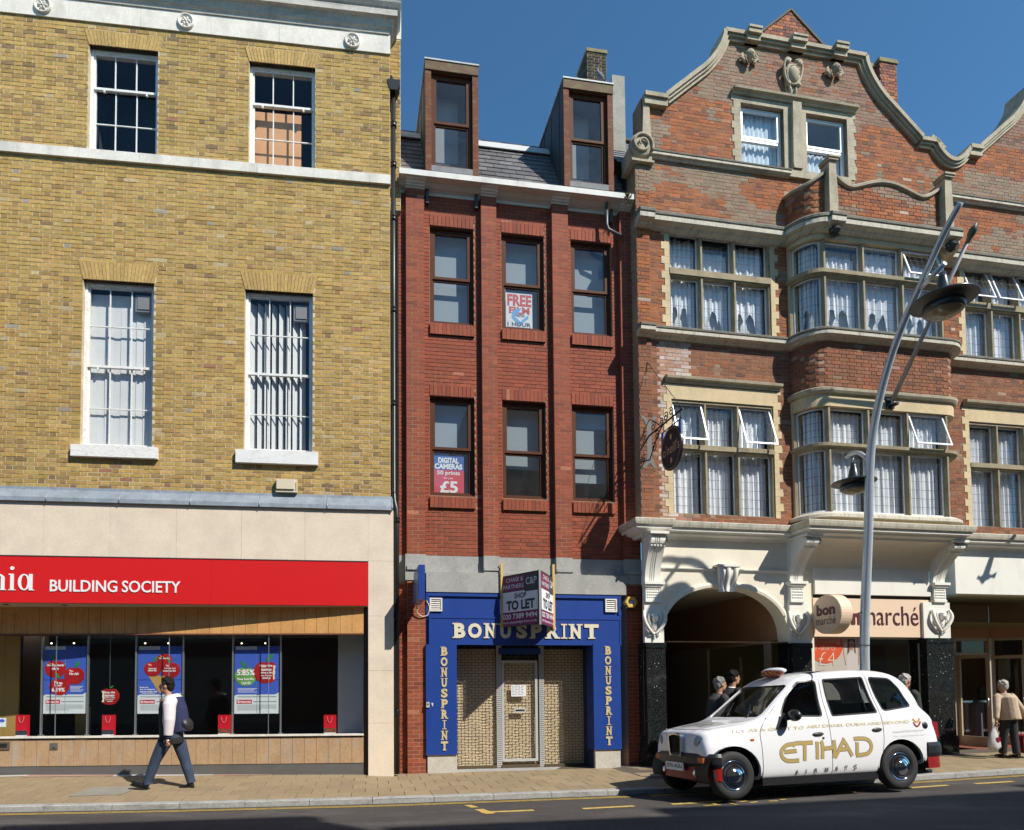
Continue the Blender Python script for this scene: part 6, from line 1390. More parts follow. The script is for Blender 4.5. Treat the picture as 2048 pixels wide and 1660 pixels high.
# shop sign
peach = mat('peach_fascia', (.76,.56,.40), .6, var=.02, scale=2); plum = mat('plum_letter', (.075,.012,.02), .5); plumb = mat('plum_bold_letter', (.10,.012,.02), .5)
su_0, su_1, sz1, sz0 = U(1627, 1230, .02), U(1862, 1230, .02), Z(1700, 1197, .02), Z(1700, 1273.5, .02)
m = MB(); m.box(su_0, su_1, -.02, .2, sz0, sz1); fs = m.build('shop_fascia', peach, C)
m = MB(); m.box(su_0-.05, su_1+.05, .03, .2, sz1+.001, zf2-.001); m.build('fascia_painted_shadow', black, C)  # black strip stands in for the shadow along the fascia top
bz = Z(1750, 1249.5, .02)
m = MB(); text_into(m, 'bon', U(1657, 1235, .02), U(1722, 1235, .02), bz-.005, Z(1700, 1217, .02), -.032, .01, bold=.045); m.build('bold_lettering', plumb, fs)
m = MB(); text_into(m, 'marché', U(1725, 1235, .02), U(1836, 1235, .02), bz-.005, Z(1836, 1213.5, .02), -.032, .01, bold=-.006); m.build('thin_lettering', plum, fs)
# shop window with its posters
wu0, wu1 = U(1626, 1300, -.05), U(1850, 1300, -.05); wz0 = Z(1700, 1500, -.05)
m = MB(); framebox(m, wu0-.02, wu1+.06, wz0, sz0-.002, .035, .05, .10); m.box(U(1838, 1300, -.05), U(1841, 1300, -.05), .05, .08, wz0, sz0); fw_ = m.build('shop_window', mat('beige_frame', (.46,.38,.28), .5), C)
m = MB(); m.box(wu0, wu1+.03, .072, .078, wz0, sz0); m.build('shop_pane', glassD, fw_)
m = MB(); m.box(wu0, wu1+.05, .03, .2, wz0-.6, wz0-.001); m.build('stall_riser', gran, C)
olive = mat('olive_shop_wall', (.16,.15,.06), .9); yw = mat('cream_shop_column', (.50,.42,.24), .9)
m = MB(); m.add([(wu0-.4,.12,wz0-.5),(uC1,.12,wz0-.5),(uC1,5,wz0-.5),(wu0-.4,5,wz0-.5),(wu0-.4,.12,sz0+.35),(uC1,.12,sz0+.35),(uC1,5,sz0+.35),(wu0-.4,5,sz0+.35)], [(0,3,2,1),(4,5,6,7),(3,7,6,2),(1,2,6,5)]); m.build('shop_interior', olive, C)
m = MB(); a = U(1833, 1300, -.5); m.box(a, a+.20, .5, .7, wz0-.5, sz0+.3); m.build('shop_column', yw, C)
rr = random.Random(9); gar = [mat('garment_'+n_, c_, .9) for n_, c_ in (('black', (.02,.02,.02)), ('teal', (.05,.20,.22)), ('red', (.3,.04,.04)), ('cream', (.4,.36,.28)), ('grey', (.1,.1,.12)))]
for k in range(26):
    a = wu0+.2+k*.31; y = 2.6+rr.uniform(-.9, 1.4); m = MB(); h = rr.uniform(.9, 1.5); m.prism([(a, wz0-.2), (a+.24, wz0-.2), (a+.22, wz0+h-.15), (a+.12, wz0+h), (a+.03, wz0+h-.15)], y, y+.12); m.build('hanging_garment', rr.choice(gar), C)
lm = mat('lit_shop_panel', (.8,.7,.4), .5, emit=((1,.85,.45), .55))
for k in range(7): m = MB(); a = wu0+.5+k*1.1; m.box(a, a+.5, 1.6+.4*(k % 3), 2.0+.4*(k % 3), sz0+.31, sz0+.335); m.build('shop_ceiling_light', lm, C)
for k in range(5): m = MB(); a = U(1760+k*20, 1310, -4.2); m.box(a, a+.30, 4.85, 4.9, wz0+1.05, wz0+1.05+.28+.1*(k % 2)); m.build('wall_display', mat('glowing_yellow_display', (.45,.36,.12), .8, emit=((1,.8,.3), .05)), C)  # faint glow put on the displays, which are no lamps
# orange sale poster
e = empty('sale_poster', 'orange and white T-shirt price poster in the dress shop window', 'poster', FC.mw)
po = mat('orange_print', (.72,.09,.02), .6); pu0, pu1, pz1 = U(1627, 1300, -.14), U(1722, 1300, -.14), sz0-.0; pz0 = Z(1670, 1400, -.14); cx, cz_ = U(1651, 1300, -.14), Z(1651, 1286, -.14); rad = .42
m = MB(); m.box(pu0, pu1, .15, .154, pz0, pz1); m.build('sheet', mat('warm_white_print', (.55,.50,.44), .6), e)
cp_ = [(max(pu0, cx+rad*math.cos(R(t))), min(pz1, cz_+rad*math.sin(R(t)))) for t in range(0, 360, 8)]; cp_ = [p for i, p in enumerate(cp_) if i == 0 or (abs(p[0]-cp_[i-1][0])+abs(p[1]-cp_[i-1][1])) > 1e-5]
m = MB(); m.prism(cp_, .144, .1495); m.build('orange_disc', po, e)
m = MB(); Tz = lambda y: Z(1660, y, -.14); text_into(m, 'Amazing', U(1627.5, 1283, -.14), U(1680, 1283, -.14), Tz(1289), Tz(1276), .142, bold=-.015); text_into(m, 'T-shirts', U(1628, 1295, -.14), U(1671, 1295, -.14), Tz(1300.5), Tz(1290), .142, bold=-.015); text_into(m, '£4', U(1638, 1318, -.14), U(1671, 1318, -.14), Tz(1331), Tz(1304), .142, bold=-.02); m.build('white_lettering', mat('cream_print', (.72,.62,.50), .6), e)
m = MB(); fu = U(1704, 1300, -.14); m.ell((fu, .148, Tz(1292)), (.055, .004, .08), 12, 8); m.build('printed_face', mat('skin_print', (.45,.22,.14), .7), e)
m = MB(); m.prism([(fu-.11, Tz(1318)), (fu-.05, Tz(1310)), (fu-.05, Tz(1284)), (fu, Tz(1279)), (fu+.06, Tz(1284)), (fu+.06, Tz(1305)), (fu+.10, Tz(1312)), (fu+.08, Tz(1276)), (fu, Tz(1273.6)), (fu-.09, Tz(1277))][::-1], .1485, .1495); m.build('printed_hair', mat('brown_print', (.12,.05,.03), .7), e)
m = MB(); m.prism([(fu-.16, pz0), (fu+.16, pz0), (fu+.14, Tz(1312)), (fu+.05, Tz(1303)), (fu-.05, Tz(1303)), (fu-.13, Tz(1312))], .1482, .1494); m.build('printed_shirt', mat('pale_print', (.60,.55,.52), .7), e)
m = MB(); m.tube(spline([(fu-.13, .15, Tz(1276)), (fu-.20, .15, Tz(1296)), (fu-.15, .15, Tz(1330))], 5), .006, 6); m.tube(spline([(fu+.14, .15, Tz(1278)), (fu+.17, .15, Tz(1300)), (fu+.15, .15, Tz(1330))], 5), .006, 6); m.build('orange_cord', po, e)
# passage behind the arch
pd = 6.0; gzp = zbC-.05; ptop = Z(1502, 1187, 0)
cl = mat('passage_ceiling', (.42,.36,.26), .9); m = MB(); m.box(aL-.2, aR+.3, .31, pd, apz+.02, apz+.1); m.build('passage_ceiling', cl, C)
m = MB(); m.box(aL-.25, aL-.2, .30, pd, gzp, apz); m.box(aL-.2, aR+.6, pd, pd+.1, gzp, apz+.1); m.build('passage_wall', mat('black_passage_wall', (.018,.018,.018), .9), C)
orb = mat('orange_brown_panel', (.46,.24,.13), .7, var=.03, scale=2); ur = aR+.0; zw1 = asz+.06
m = MB(); m.box(ur+.02, ur+.06, .30, pd, zw1, apz+.02); m.build('passage_fascia', orb, C)
beige = mat('beige_frame')
m = MB(); m.box(ur-.02, ur+.06, .58, .72, gzp, zw1); m.box(ur+.0, ur+.06, 2.85, 2.93, gzp, zw1); m.box(ur, ur+.06, .72, 2.85, zw1-.05, zw1); m.box(ur, ur+.06, .72, 2.85, gzp, gzp+.35); m.box(ur+.0, ur+.06, 2.93, 5.9, gzp, zw1); m.build('passage_shop_front', beige, C)
m = MB(); m.box(ur+.03, ur+.036, .72, 2.85, gzp+.35, zw1-.05); m.build('passage_pane', glassD, C)
m = MB(); m.box(ur+.0, ur+.045, 1.55, 1.60, gzp+.35, zw1-.3); m.box(ur+.5, ur+.55, 1.0, 2.7, gzp+.3, zw1-.6); m.build('display_board', mat('dull_yellow_board', (.30,.26,.10), .8), C)
# recessed entrance beyond the last column
eu0, eu1, eu2 = U(1909, 1250, -1.5), U(1978, 1250, -1.5), U(2060, 1240, -.9); rd = 1.5; ez1 = Z(1950, 1188); ezf = Z(1945, 1276, -1.5); ezd = Z(1945, 1305, -1.5); gze = Z(1945, 1483, -1.5)
gze = Z(1900, 1510)+.02
m = MB(); m.box(eu0-1.2, uC1, .24, rd+.3, ez1+.0, ez1+.1); m.build('entrance_soffit', mat('pale_soffit'), C)
m = MB(); m.box(eu0-.6, eu1, rd, rd+.06, ezf, ez1-.002); m.build('entrance_fascia', orb, C)
m = MB(); ang = R(-22); dx = 2.6; m.add([(eu1+.002, rd, ezf), (eu1+dx, rd-dx*.42, ezf), (eu1+dx, rd-dx*.42, ez1-.002), (eu1+.002, rd, ez1-.002)], [(0,1,2,3)]); m.build('entrance_fascia', orb, C)
m = MB(); m.box(eu0-.3, eu0+.02, rd, rd+.08, gze, ezf); m.box(eu0+.02, eu1-.06, rd, rd+.08, ezf-.07, ezf-.001); m.box(eu0+.02, eu1-.06, rd, rd+.08, ezd-.07, ezd); m.box(eu1-.06, eu1+.04, rd-.02, rd+.08, gze, ezf); ef = m.build('entrance_frame', beige, C)
pane(C, eu0+.02, eu1-.06, ezd, ezf-.07, rd+.04, glassD, name='fanlight_pane')
m = MB(); t = Vector((1, -.42)).normalized()
for s0, s1 in ((0, .05), (.62, .66), (1.5, 1.55)):
    a = Vector((eu1+.04, rd-.02))+t*s0; b = a+t*(s1-s0); m.add([(a.x,a.y,gze),(b.x,b.y,gze),(b.x,b.y,ezf),(a.x,a.y,ezf)], [(0,1,2,3)])
a = Vector((eu1+.04, rd-.02)); b = a+t*2.6; m.add([(a.x,a.y,gze),(b.x,b.y,gze),(b.x,b.y,gze+.32),(a.x,a.y,gze+.32)], [(0,1,2,3)]); m.add([(a.x,a.y,ezf-.06),(b.x,b.y,ezf-.06),(b.x,b.y,ezf),(a.x,a.y,ezf)], [(0,1,2,3)]); m.build('side_window_frame', beige, C)
m = MB(); m.add([(a.x,a.y+.02,gze+.3),(b.x,b.y+.02,gze+.3),(b.x,b.y+.02,ezf),(a.x,a.y+.02,ezf)], [(0,1,2,3)]); m.build('side_window_pane', glassD, C)
for (hx, hy, dxx, dyy, lab) in ((eu0+.04, rd, .04, -.75, 'first'), (eu1-.08, rd, .30, -.62, 'second')):
    m = MB(); P0 = Vector((hx, hy)); P1 = P0+Vector((dxx, dyy)); t2_ = (P1-P0); Ld = t2_.length; tn = t2_.normalized(); nn = Vector((-tn.y, tn.x))*.02
    def sl(s0, s1, z0, z1):
        a, b = P0+tn*s0, P0+tn*s1; m.add([(a.x-nn.x,a.y-nn.y,z0),(b.x-nn.x,b.y-nn.y,z0),(b.x+nn.x,b.y+nn.y,z0),(a.x+nn.x,a.y+nn.y,z0),(a.x-nn.x,a.y-nn.y,z1),(b.x-nn.x,b.y-nn.y,z1),(b.x+nn.x,b.y+nn.y,z1),(a.x+nn.x,a.y+nn.y,z1)], [(0,1,5,4),(1,2,6,5),(2,3,7,6),(3,0,4,7),(4,5,6,7),(3,2,1,0)])
    sl(0, .07, gze+.02, ezd-.08); sl(Ld-.07, Ld, gze+.02, ezd-.08); sl(.07, Ld-.07, gze+.02, gze+.25); sl(.07, Ld-.07, ezd-.16, ezd-.08); do = m.build('shop_door', beige, C)
    m = MB(); a, b = P0+tn*.07, P1-tn*.07; m.add([(a.x,a.y,gze+.25),(b.x,b.y,gze+.25),(b.x,b.y,ezd-.16),(a.x,a.y,ezd-.16)], [(0,1,2,3)]); m.build('pane', glassD, do)
    m = MB(); a = P1-tn*.04; m.tube([(a.x-nn.x*2.5, a.y-nn.y*2.5, gze+.95), (a.x-nn.x*2.5, a.y-nn.y*2.5, gze+1.15)], .012, 8); m.build('door_handle', alu, do)
m = MB(); m.box(eu0-.05, eu1, rd+3, rd+3.1, gze, ezf); m.build('inner_wall', mat('dim_inner_wall', (.05,.045,.035), .9), C)
m = MB(); m.box(eu0+.1, eu1+1.5, rd+.7, rd+.75, gze+1.0, gze+1.05); m.tube([(eu0+.5, rd+.72, gze), (eu0+.5, rd+.72, gze+1.02)], .015, 6); rk = m.build('clothes_rail', alu, C)
for k in range(12): m = MB(); a = eu0+.12+k*.12; m.box(a, a+.09, rd+.55, rd+.95, gze+.28, gze+.98); m.build('hanging_garment', rr.choice(gar), rk)

# hanging pub sign on its scrolled bracket
e = empty('hanging_pub_sign', 'dark oval hanging sign on a scrolled black iron bracket', 'sign', FC.mw)
us_ = U(1287, 890, .05); npx = U(1299, 880, .05)
def in_n(px, py, u0):
    r = ray(px, py); nrm_ = FC.U; t = (FC.O+FC.U*u0).dot(nrm_)/r.dot(nrm_); p = r*t-FC.O; return -p.dot(FC.N), p.z   # local y, z
by, bz_ = in_n(1364, 818, npx); cyy, czz = in_n(1343.5, 873, npx); iron = mat('wrought_iron', (.012,.012,.014), .45, metal=.3)
m = MB(); m.tube([(npx, -.03, bz_), (npx, by-.03, bz_)], .017, 8); m.build('bracket_arm', iron, e)
plt = mat('grey_back_plate', (.12,.125,.12), .6); zc_ = bz_-.0; hh = .58; m = MB()
pl = [(-.05,-.30),(-.10,-.44),(-.17,-.52),(-.10,-.53),(.0,-.42),(.10,-.53),(.17,-.52),(.10,-.44),(.05,-.30),(.05,.30),(.10,.42),(.17,.50),(.10,.51),(.0,.40),(-.10,.51),(-.17,.50),(-.10,.42),(-.05,.30)]
m.prism([(npx+a, zc_-.12+b) for a, b in pl], -.045, -.036); m.build('back_plate', plt, e)
m = MB()
def curl(c, r0, turns, a0, sgn=1, n=26): return [(npx, c[0]+sgn*r0*(1-.75*i/n)*math.cos(a0+turns*2*PI*i/n), c[1]+r0*(1-.75*i/n)*math.sin(a0+turns*2*PI*i/n)) for i in range(n+1)]
for (yy_, zz_, r0) in ((by*.55, bz_+.10, .09), (by*.70, bz_+.12, .08), (by*.42, bz_+.08, .07), (by*.28, bz_-.12, .10), (by*.18, bz_-.30, .10), (by*.16, bz_+.12, .10)): m.tube(curl((yy_, zz_), r0, 1.3, 1.0), .010, 6)
m.tube(spline([(npx, -.05, bz_-.48), (npx, -.16, bz_-.36), (npx, by*.32, bz_-.10), (npx, by*.45, bz_-.02)], 5), .012, 6); m.tube(spline([(npx, -.05, bz_+.30), (npx, -.16, bz_+.26), (npx, by*.30, bz_+.10), (npx, by*.38, bz_+.02)], 5), .010, 6)
m.build('scrollwork', iron, e)
m = MB(); hgt_ = by+.04; m.tube([(npx, by+.05, bz_), (npx, by+.05, bz_-.16)], .006, 6); m.tube([(npx, cyy+.27, bz_), (npx, cyy+.27, bz_-.16)], .006, 6); m.tube([(npx, by+.0, bz_-.15), (npx, cyy+.30, bz_-.15)], .010, 8); m.build('hanger', iron, e)
m = MB(); ry, rz2 = .36, .40; czz = bz_-.17-rz2
k = MB(); n = 40
for s_ in (-.02, .02):
    for i in range(n): a = 2*PI*i/n; k.v.append((npx+s_, cyy+ry*math.cos(a), czz+rz2*math.sin(a)))
k.f += [tuple(range(n)), tuple(range(2*n-1, n-1, -1))]+[(i, n+i, n+(i+1) % n, (i+1) % n) for i in range(n)]; k.c += [None]*(n+2); k.smooth += [False]*(n+2)
k.build('oval_board', mat('aubergine_board', (.018,.010,.022), .4), e)
gold = mat('dull_gold_print', (.60,.44,.22), .5); m = MB()
fn = lambda a, b, c: (npx-.0225, cyy-a, c)
m.tube([(npx-.021, cyy+(ry-.03)*math.cos(2*PI*i/40), czz+(rz2-.03)*math.sin(2*PI*i/40)) for i in range(41)], .004, 5); text_into(m, "o'neill's", -.29, .29, czz-.09, czz+.10, 0, fn=lambda a, b, c: (npx-.0225, cyy-a, c))
for s_ in (-1, 1): m.ell((npx-.02, cyy, czz+s_*.22), (.004, .035, .055), 10, 8)
m.build('gilt_lettering', gold, e)
bl_ = mat('blue_side_wing', (.07,.16,.38), .5)
for s_ in (-1, 1): m = MB(); m.box(npx-.012, npx+.012, cyy+s_*(ry-.05)-.03, cyy+s_*(ry-.05)+.05, bz_-.17-.30, bz_-.15); m.build('side_wing', bl_, e)
m = MB(); ty, tz = -.03, Z(1296, 726, .02); m.tube([(npx, by+.0, bz_+.02), (npx, ty, tz)], .006, 6); m.tube([(npx-.02, -.05, tz), (npx-.14, -.01, bz_+.0)], .005, 6); m.box(npx-.03, npx+.03, -.03, -.005, tz-.09, tz+.06); m.build('stay_rod', iron, e)
# round projecting shop sign
e = empty('round_shop_sign', 'round cream drum sign projecting beside the peach shop fascia', 'sign', FC.mw)
cu_ = U(1660, 1229, .48); rr_ = .385; cz_ = Z(1658, 1229, .48); th = .13; cy_ = -.50
m = MB(); m.lathe([(0, -th), (rr_-.01, -th), (rr_, -th+.01), (rr_, th-.01), (rr_-.01, th), (0, th)], (cu_+.02, cy_, cz_), 'x', 44); m.build('drum', peach, e)
for f in e.children[0].data.polygons: f.use_smooth = False
m = MB(); fx = cu_+.02-th-.004; text_into(m, 'bon', -.24, .24, cz_-.02, cz_+.20, 0, fn=lambda a, b, c: (fx, cy_-a, c), bold=.05); m.build('bold_lettering', plumb, e)
m = MB(); text_into(m, 'marché', -.25, .25, cz_-.20, cz_-.04, 0, fn=lambda a, b, c: (fx, cy_-a, c)); m.build('thin_lettering', plum, e)
m = MB(); m.lathe([(.0, .02), (.10, .02), (.10, -.05), (0.05, -.05), (.05, cy_+rr_-.02), (0, cy_+rr_-.02)], (cu_+.02, 0, cz_), 'y', 18); m.build('wall_mount', beige, e)
# flagpole on the bay
u_f = U(1782, 802, DB+.05); y1_, z1_ = in_n(1934, 486, u_f); y0_, z0_ = -DB-.08, Z(1784, 800, DB+.1)
e = empty('flagpole', 'bare grey flagpole leaning out from a bracket on the curved bay', 'flagpole', FC.mw)
m = MB(); m.tube([(u_f, y0_, z0_), (u_f, y1_, z1_)], [.045, .032], 12); m.build('pole', mat('flagpole_grey', (.30,.30,.31), .5), e)
d_ = Vector((0, y1_-y0_, z1_-z0_)).normalized(); m = MB(); c_ = Vector((u_f, y1_, z1_)); m.tube([c_, c_+d_*.08, c_+d_*.12, c_+d_*.20, c_+d_*.30], [.035, .04, .06, .065, .008], 10); m.build('finial', mat('bronze_finial', (.10,.12,.09), .5, metal=.4), e)
m = MB(); m.box(u_f-.09, u_f+.09, -DB-.04, -DB-.012, z0_-.14, z0_+.10); m.box(u_f-.03, u_f+.03, -DB-.20, -DB-.03, z0_-.13, z0_-.08); m.build('bracket', darkmet, e)
# ================================================================== ground: kerb line, pavement, road
KP = [at_z(px, py, z) for px, py, z in ((0,1613,-1.63),(330,1607,-1.64),(784,1596,-1.64),(1235,1580,-1.63),(1385,1574,-1.63),(1600,1564,-1.60),(1839,1551,-1.56),(2048,1538,-1.52))]
KP = [Vector((-60, 1.6, -1.60)), Vector((-12, 8.15, -1.62))]+KP+[Vector((16, 12.7, -1.40)), Vector((60, 23, -.6))]
WP = [Vector((-62, 4.9, -1.5)), FA.W(FA.u(-500,1500), -.25, -1.49), FS.W(FS.u(0,1550), .0, FS.z(0,1550)), FS.W(FS.u(727,1549), .0, FS.z(727,1549)), FB.W(FB.u(815,1547.5), .0, FB.z(815,1547.5)), FB.W(FB.u(1273,1534), .0, FB.z(1273,1534)), FC.W(FC.u(1277,1534,.12), .12, FC.z(1277,1534,.12)), FC.W(FC.u(1625,1522,.12), .12, FC.z(1625,1523,.12)), FC.W(FC.u(1855,1510,.12), .12, FC.z(1855,1511,.12)), FC.W(FC.u(2048,1500,.12), .12, FC.z(2048,1502,.12)), FC.W(FC.u(2420,1500), .12, -1.3), Vector((62, 25.5, -.5))]
def poly_at(P_, X):
    for a, b in zip(P_, P_[1:]):
        if X <= b.x or b is P_[-1]: t = (X-a.x)/(b.x-a.x); return a.lerp(b, t)
KX = lambda X: poly_at(KP, X)
def kdir(X): d = KX(X+.4)-KX(X-.4); d.z = 0; return d.normalized()
def knorm(X): d = kdir(X); return Vector((-d.y, d.x, 0))     # towards the houses
CAM = [(0, 0), (.4, .015), (1.5, .07), (3.0, .12), (5, .14), (7.2, .10)]
def road_pt(X, off):
    """off metres from the kerb into the road"""
    k = KX(X); n = knorm(X); z = k.z-.085
    for (a, za), (b, zb_) in zip(CAM, CAM[1:]):
        if off <= b: z += za+(zb_-za)*(off-a)/(b-a); break
    else: z += CAM[-1][1]
    p = k-n*(off); p.z = z; return p
def pav_pt(X, t, dz=0):
    k = KX(X); n = knorm(X); best = None
    for a, b in zip(WP, WP[1:]):         # intersection of k+n*s with the wall line
        d = b-a; den = n.x*d.y-n.y*d.x
        if abs(den) < 1e-9: continue
        s = ((a.x-k.x)*d.y-(a.y-k.y)*d.x)/den; q = ((a.x-k.x)*n.y-(a.y-k.y)*n.x)/den
        if -1e-6 <= q <= 1+1e-6 and s > 0 and (best is None or s < best[0]): best = (s, a+d*q)
    w = best[1] if best else k+n*2.3; p = k.lerp(w, t); p.z = k.z+(w.z-k.z)*t+dz; return p
asph = mat('grey_brown_asphalt', (.062,.053,.049), .88, var=.22, scale=.9, fine=.0, stain=(.115,.106,.10), stain_amt=1.0, stain_scale=.7, stretch=(1,2.2,1), bump=1.0, bscale=130)
def asphalt_grain():
    n = asph.node_tree; L = n.links.new; b = [q for q in n.nodes if q.type == 'BSDF_PRINCIPLED'][0]; src = b.inputs['Base Color'].links[0].from_socket; tc = [q for q in n.nodes if q.type == 'TEX_COORD'][0]
    t = n.nodes.new('ShaderNodeTexNoise'); t.inputs['Scale'].default_value = 70; t.inputs['Detail'].default_value = 3; L(tc.outputs['Object'], t.inputs['Vector']); r = n.nodes.new('ShaderNodeMapRange'); L(t.outputs['Fac'], r.inputs[0]); r.inputs[1].default_value = .3; r.inputs[2].default_value = .72; r.inputs[3].default_value = .62; r.inputs[4].default_value = 1.45
    s = n.nodes.new('ShaderNodeVectorMath'); s.operation = 'SCALE'; L(src, s.inputs[0]); L(r.outputs[0], s.inputs['Scale']); L(s.outputs[0], b.inputs['Base Color'])
asphalt_grain()
xs_ = [-60, -40, -25, -16]+[-12+.5*i for i in range(57)]+[18, 24, 35, 59]
offs = [0, .2, .4, .9, 1.5, 2.2, 3, 4, 5, 6, 7.2, 9]
m = MB()
for X in xs_:
    for o in offs: m.v.append(tuple(road_pt(X, o)))
n = len(offs)
for i in range(len(xs_)-1):
    for j in range(n-1): m.f.append((i*n+j, i*n+j+1, (i+1)*n+j+1, (i+1)*n+j)); m.c.append(None); m.smooth.append(True)
m.build('road', asph, None, kind='structure')
ground = mat('distant_ground', (.12,.115,.10), .95, var=.2, scale=.05)
m = MB(); m.quad((-1500,-1500,-2.2), (1500,-1500,-2.2), (1500,1500,-2.2), (-1500,1500,-2.2)); m.build('ground', ground, None, kind='structure')
def strip(name, mt, x0, x1, o0, o1, dz, step=.5, parent=None, kind='structure'):
    m = MB(); X = x0; k = max(1, int(abs(x1-x0)/step))
    for i in range(k+1):
        X = x0+(x1-x0)*i/k
        for o in (o0, (o0+o1)/2, o1) : p = road_pt(X, o); m.v.append((p.x, p.y, p.z+dz))
    for i in range(k):
        for j in (0, 1): m.f.append((i*3+j, i*3+j+1, (i+1)*3+j+1, (i+1)*3+j)); m.c.append(None); m.smooth.append(False)
    return m.build(name, mt, parent, kind=kind)
yline = mat('worn_yellow_road_paint', (.56,.38,.09), .7, var=.12, scale=6, stain=(.16,.13,.09), stain_amt=.75, stain_scale=14)
kx = lambda px, py: at_z(px, py, -1.66).x
chan = mat('dark_channel', (.05,.046,.043), .9, var=.2, scale=3)
strip('road_channel', chan, -12, 17, .0, .10, .004)
for X0, X1 in ((-12, at_z(1256,1594,-1.7).x), (at_z(1256,1594,-1.7).x+.35, 15)): strip('yellow_road_line', yline, X0, X1, .13, .175, .005); strip('yellow_road_line', yline, X0, X1, .215, .26, .005)
def mark(px0, py0, px1, py1, w=.085):
    a, b = [at_z(x, y, -1.60) for x, y in ((px0, py0), (px1, py1))]
    def off(p):
        k = KX(p.x); return (k-p).dot(knorm(p.x))
    # settle on the road surface
    for it in range(3): a = at_z(px0, py0, road_pt(a.x+knorm(a.x).x*off(a), off(a)).z); b = at_z(px1, py1, road_pt(b.x+knorm(b.x).x*off(b), off(b)).z)
    d = (b-a); L_ = d.length; d.normalize(); nn = Vector((-d.y, d.x, 0))*w/2; m = MB(); k = max(1, int(L_/.4))
    for i in range(k+1):
        p = a.lerp(b, i/k); o = off(p); z = road_pt(p.x+knorm(p.x).x*o, o).z+.006; m.v += [(p.x-nn.x, p.y-nn.y, z), (p.x+nn.x, p.y+nn.y, z)]
    for i in range(k): m.f.append((i*2, i*2+2, i*2+3, i*2+1)); m.c.append(None); m.smooth.append(False)
    return m.build('yellow_bay_mark', yline, None, kind='structure')
for q in ((962,1625.5,1068,1621), (1165,1618,1268,1612.5), (1343,1609,1444,1603), (1513,1598,1603,1593), (1672,1586.5,1730,1583), (1821,1576,1896,1571), (1950,1568,2026,1563.5)): mark(*q)
mark(958, 1619, 981, 1628, .13); mark(935, 1610.5, 950, 1615.5, .11)
for q in ((1408,1612,1440,1610), (1424,1607,1440,1611.5), (1455,1606,1475,1610), (1500,1606,1515,1604), (1538,1603,1556,1602), (1480,1604,1494,1602.5), (1560,1600,1572,1599)): mark(*q, w=.05)
# kerb stones
kst = mat('grey_granite_kerb', (.34,.335,.315), .85, var=.12, scale=3, fine=.18, stain=(.13,.13,.12), stain_amt=.6, stain_scale=4, stretch=(1,1,3), bump=.2)
kroot = empty('kerb', None, None); kroot['kind'] = 'structure'
X = -12.0
while X < 16:
    X2 = X+.915*kdir(X).x; a, b = KX(X+.004), KX(X2-.004); na, nb = knorm(X), knorm(X2); m = MB(); dz = random.uniform(-.002, .002); v = []
    for p, n_ in ((a, na), (b, nb)): v += [(p.x, p.y, p.z-.25), (p.x, p.y, p.z-.012+dz), (p.x+n_.x*.015, p.y+n_.y*.015, p.z+dz), (p.x+n_.x*.15, p.y+n_.y*.15, p.z+.001+dz), (p.x+n_.x*.15, p.y+n_.y*.15, p.z-.25)]
    m.add(v, [(0,1,6,5)[::-1], (1,2,7,6)[::-1], (2,3,8,7)[::-1], (3,4,9,8)[::-1], (0,1,2,3,4), (9,8,7,6,5)]); m.build('kerb_stone', kst, kroot); X = X2
# pavement: flags in six courses over a bedding sheet
pav = mat('pavement_joint', (.10,.08,.055), .95, var=.15, scale=2)
flag = mat('buff_paving_flag', objcol=True, rough=.9, var=.10, scale=2.2, fine=.10, bump=.25, bscale=60)
pvr = empty('pavement', None, None); pvr['kind'] = 'structure'
m = MB(); ts = [0, .25, .5, .75, 1.0]
for X in xs_:
    for t in ts: p = pav_pt(X, t, -.010); m.v.append(tuple(p))
    p = pav_pt(X, 1.0, -.012); q = p+knorm(X)*.7; m.v.append((q.x, q.y, q.z))
n = 6
for i in range(len(xs_)-1):
    for j in range(5): m.f.append((i*n+j, (i+1)*n+j, (i+1)*n+j+1, i*n+j+1)); m.c.append(None); m.smooth.append(False)
m.build('bedding_sheet', pav, pvr)
rows = 6; rest = MB(); cnt = 0; cands = []
for r_ in range(rows):
    X = -12.0+(.2 if r_ % 2 else 0); w0 = .155/2.3
    t0, t1 = w0+(1-w0)*r_/rows, w0+(1-w0)*(r_+1)/rows
    while X < 16:
        X2 = X+.41*kdir(X).x; p = [pav_pt(X+.005, t0+.0004), pav_pt(X2-.005, t0+.0004), pav_pt(X2-.005, t1-.0004), pav_pt(X+.005, t1-.0004)]
        if r_ == 0: p[0] = KX(X+.0045)+knorm(X)*.153; p[1] = KX(X2-.0045)+knorm(X2)*.153; p[0].z += .002; p[1].z += .002
        c_ = sum(p, Vector())/4; pr_ = proj(c_); vis = 0 < pr_[0] < W_ and pr_[1] < H_; cands.append((0 if vis else 1, c_.length, p)); X = X2
cands.sort(key=lambda q: (q[0], q[1]))
for i, (_, _, p) in enumerate(cands):
    dz = random.uniform(-.0012, .0012); k = random.uniform(.92, 1.08); col = (.275*k, .205*k, .118*k*random.uniform(.97, 1.03)); v = [(q.x, q.y, q.z+dz) for q in p]+[(q.x, q.y, q.z-.03) for q in p]; fs_ = [(0,1,2,3),(4,5,1,0),(5,6,2,1),(6,7,3,2),(7,4,0,3)]
    if i < 300: m = MB(); m.add(v, fs_); o = m.build('paving_flag', flag, pvr); o.color = (*col, 1)
    else: rest.add(v, fs_, col)
if rest.v: o = rest.build('paving_flags', mat('buff_paving_rest', attr=True, rough=.9, var=.10, scale=2.2, fine=.1), pvr, kind='stuff')
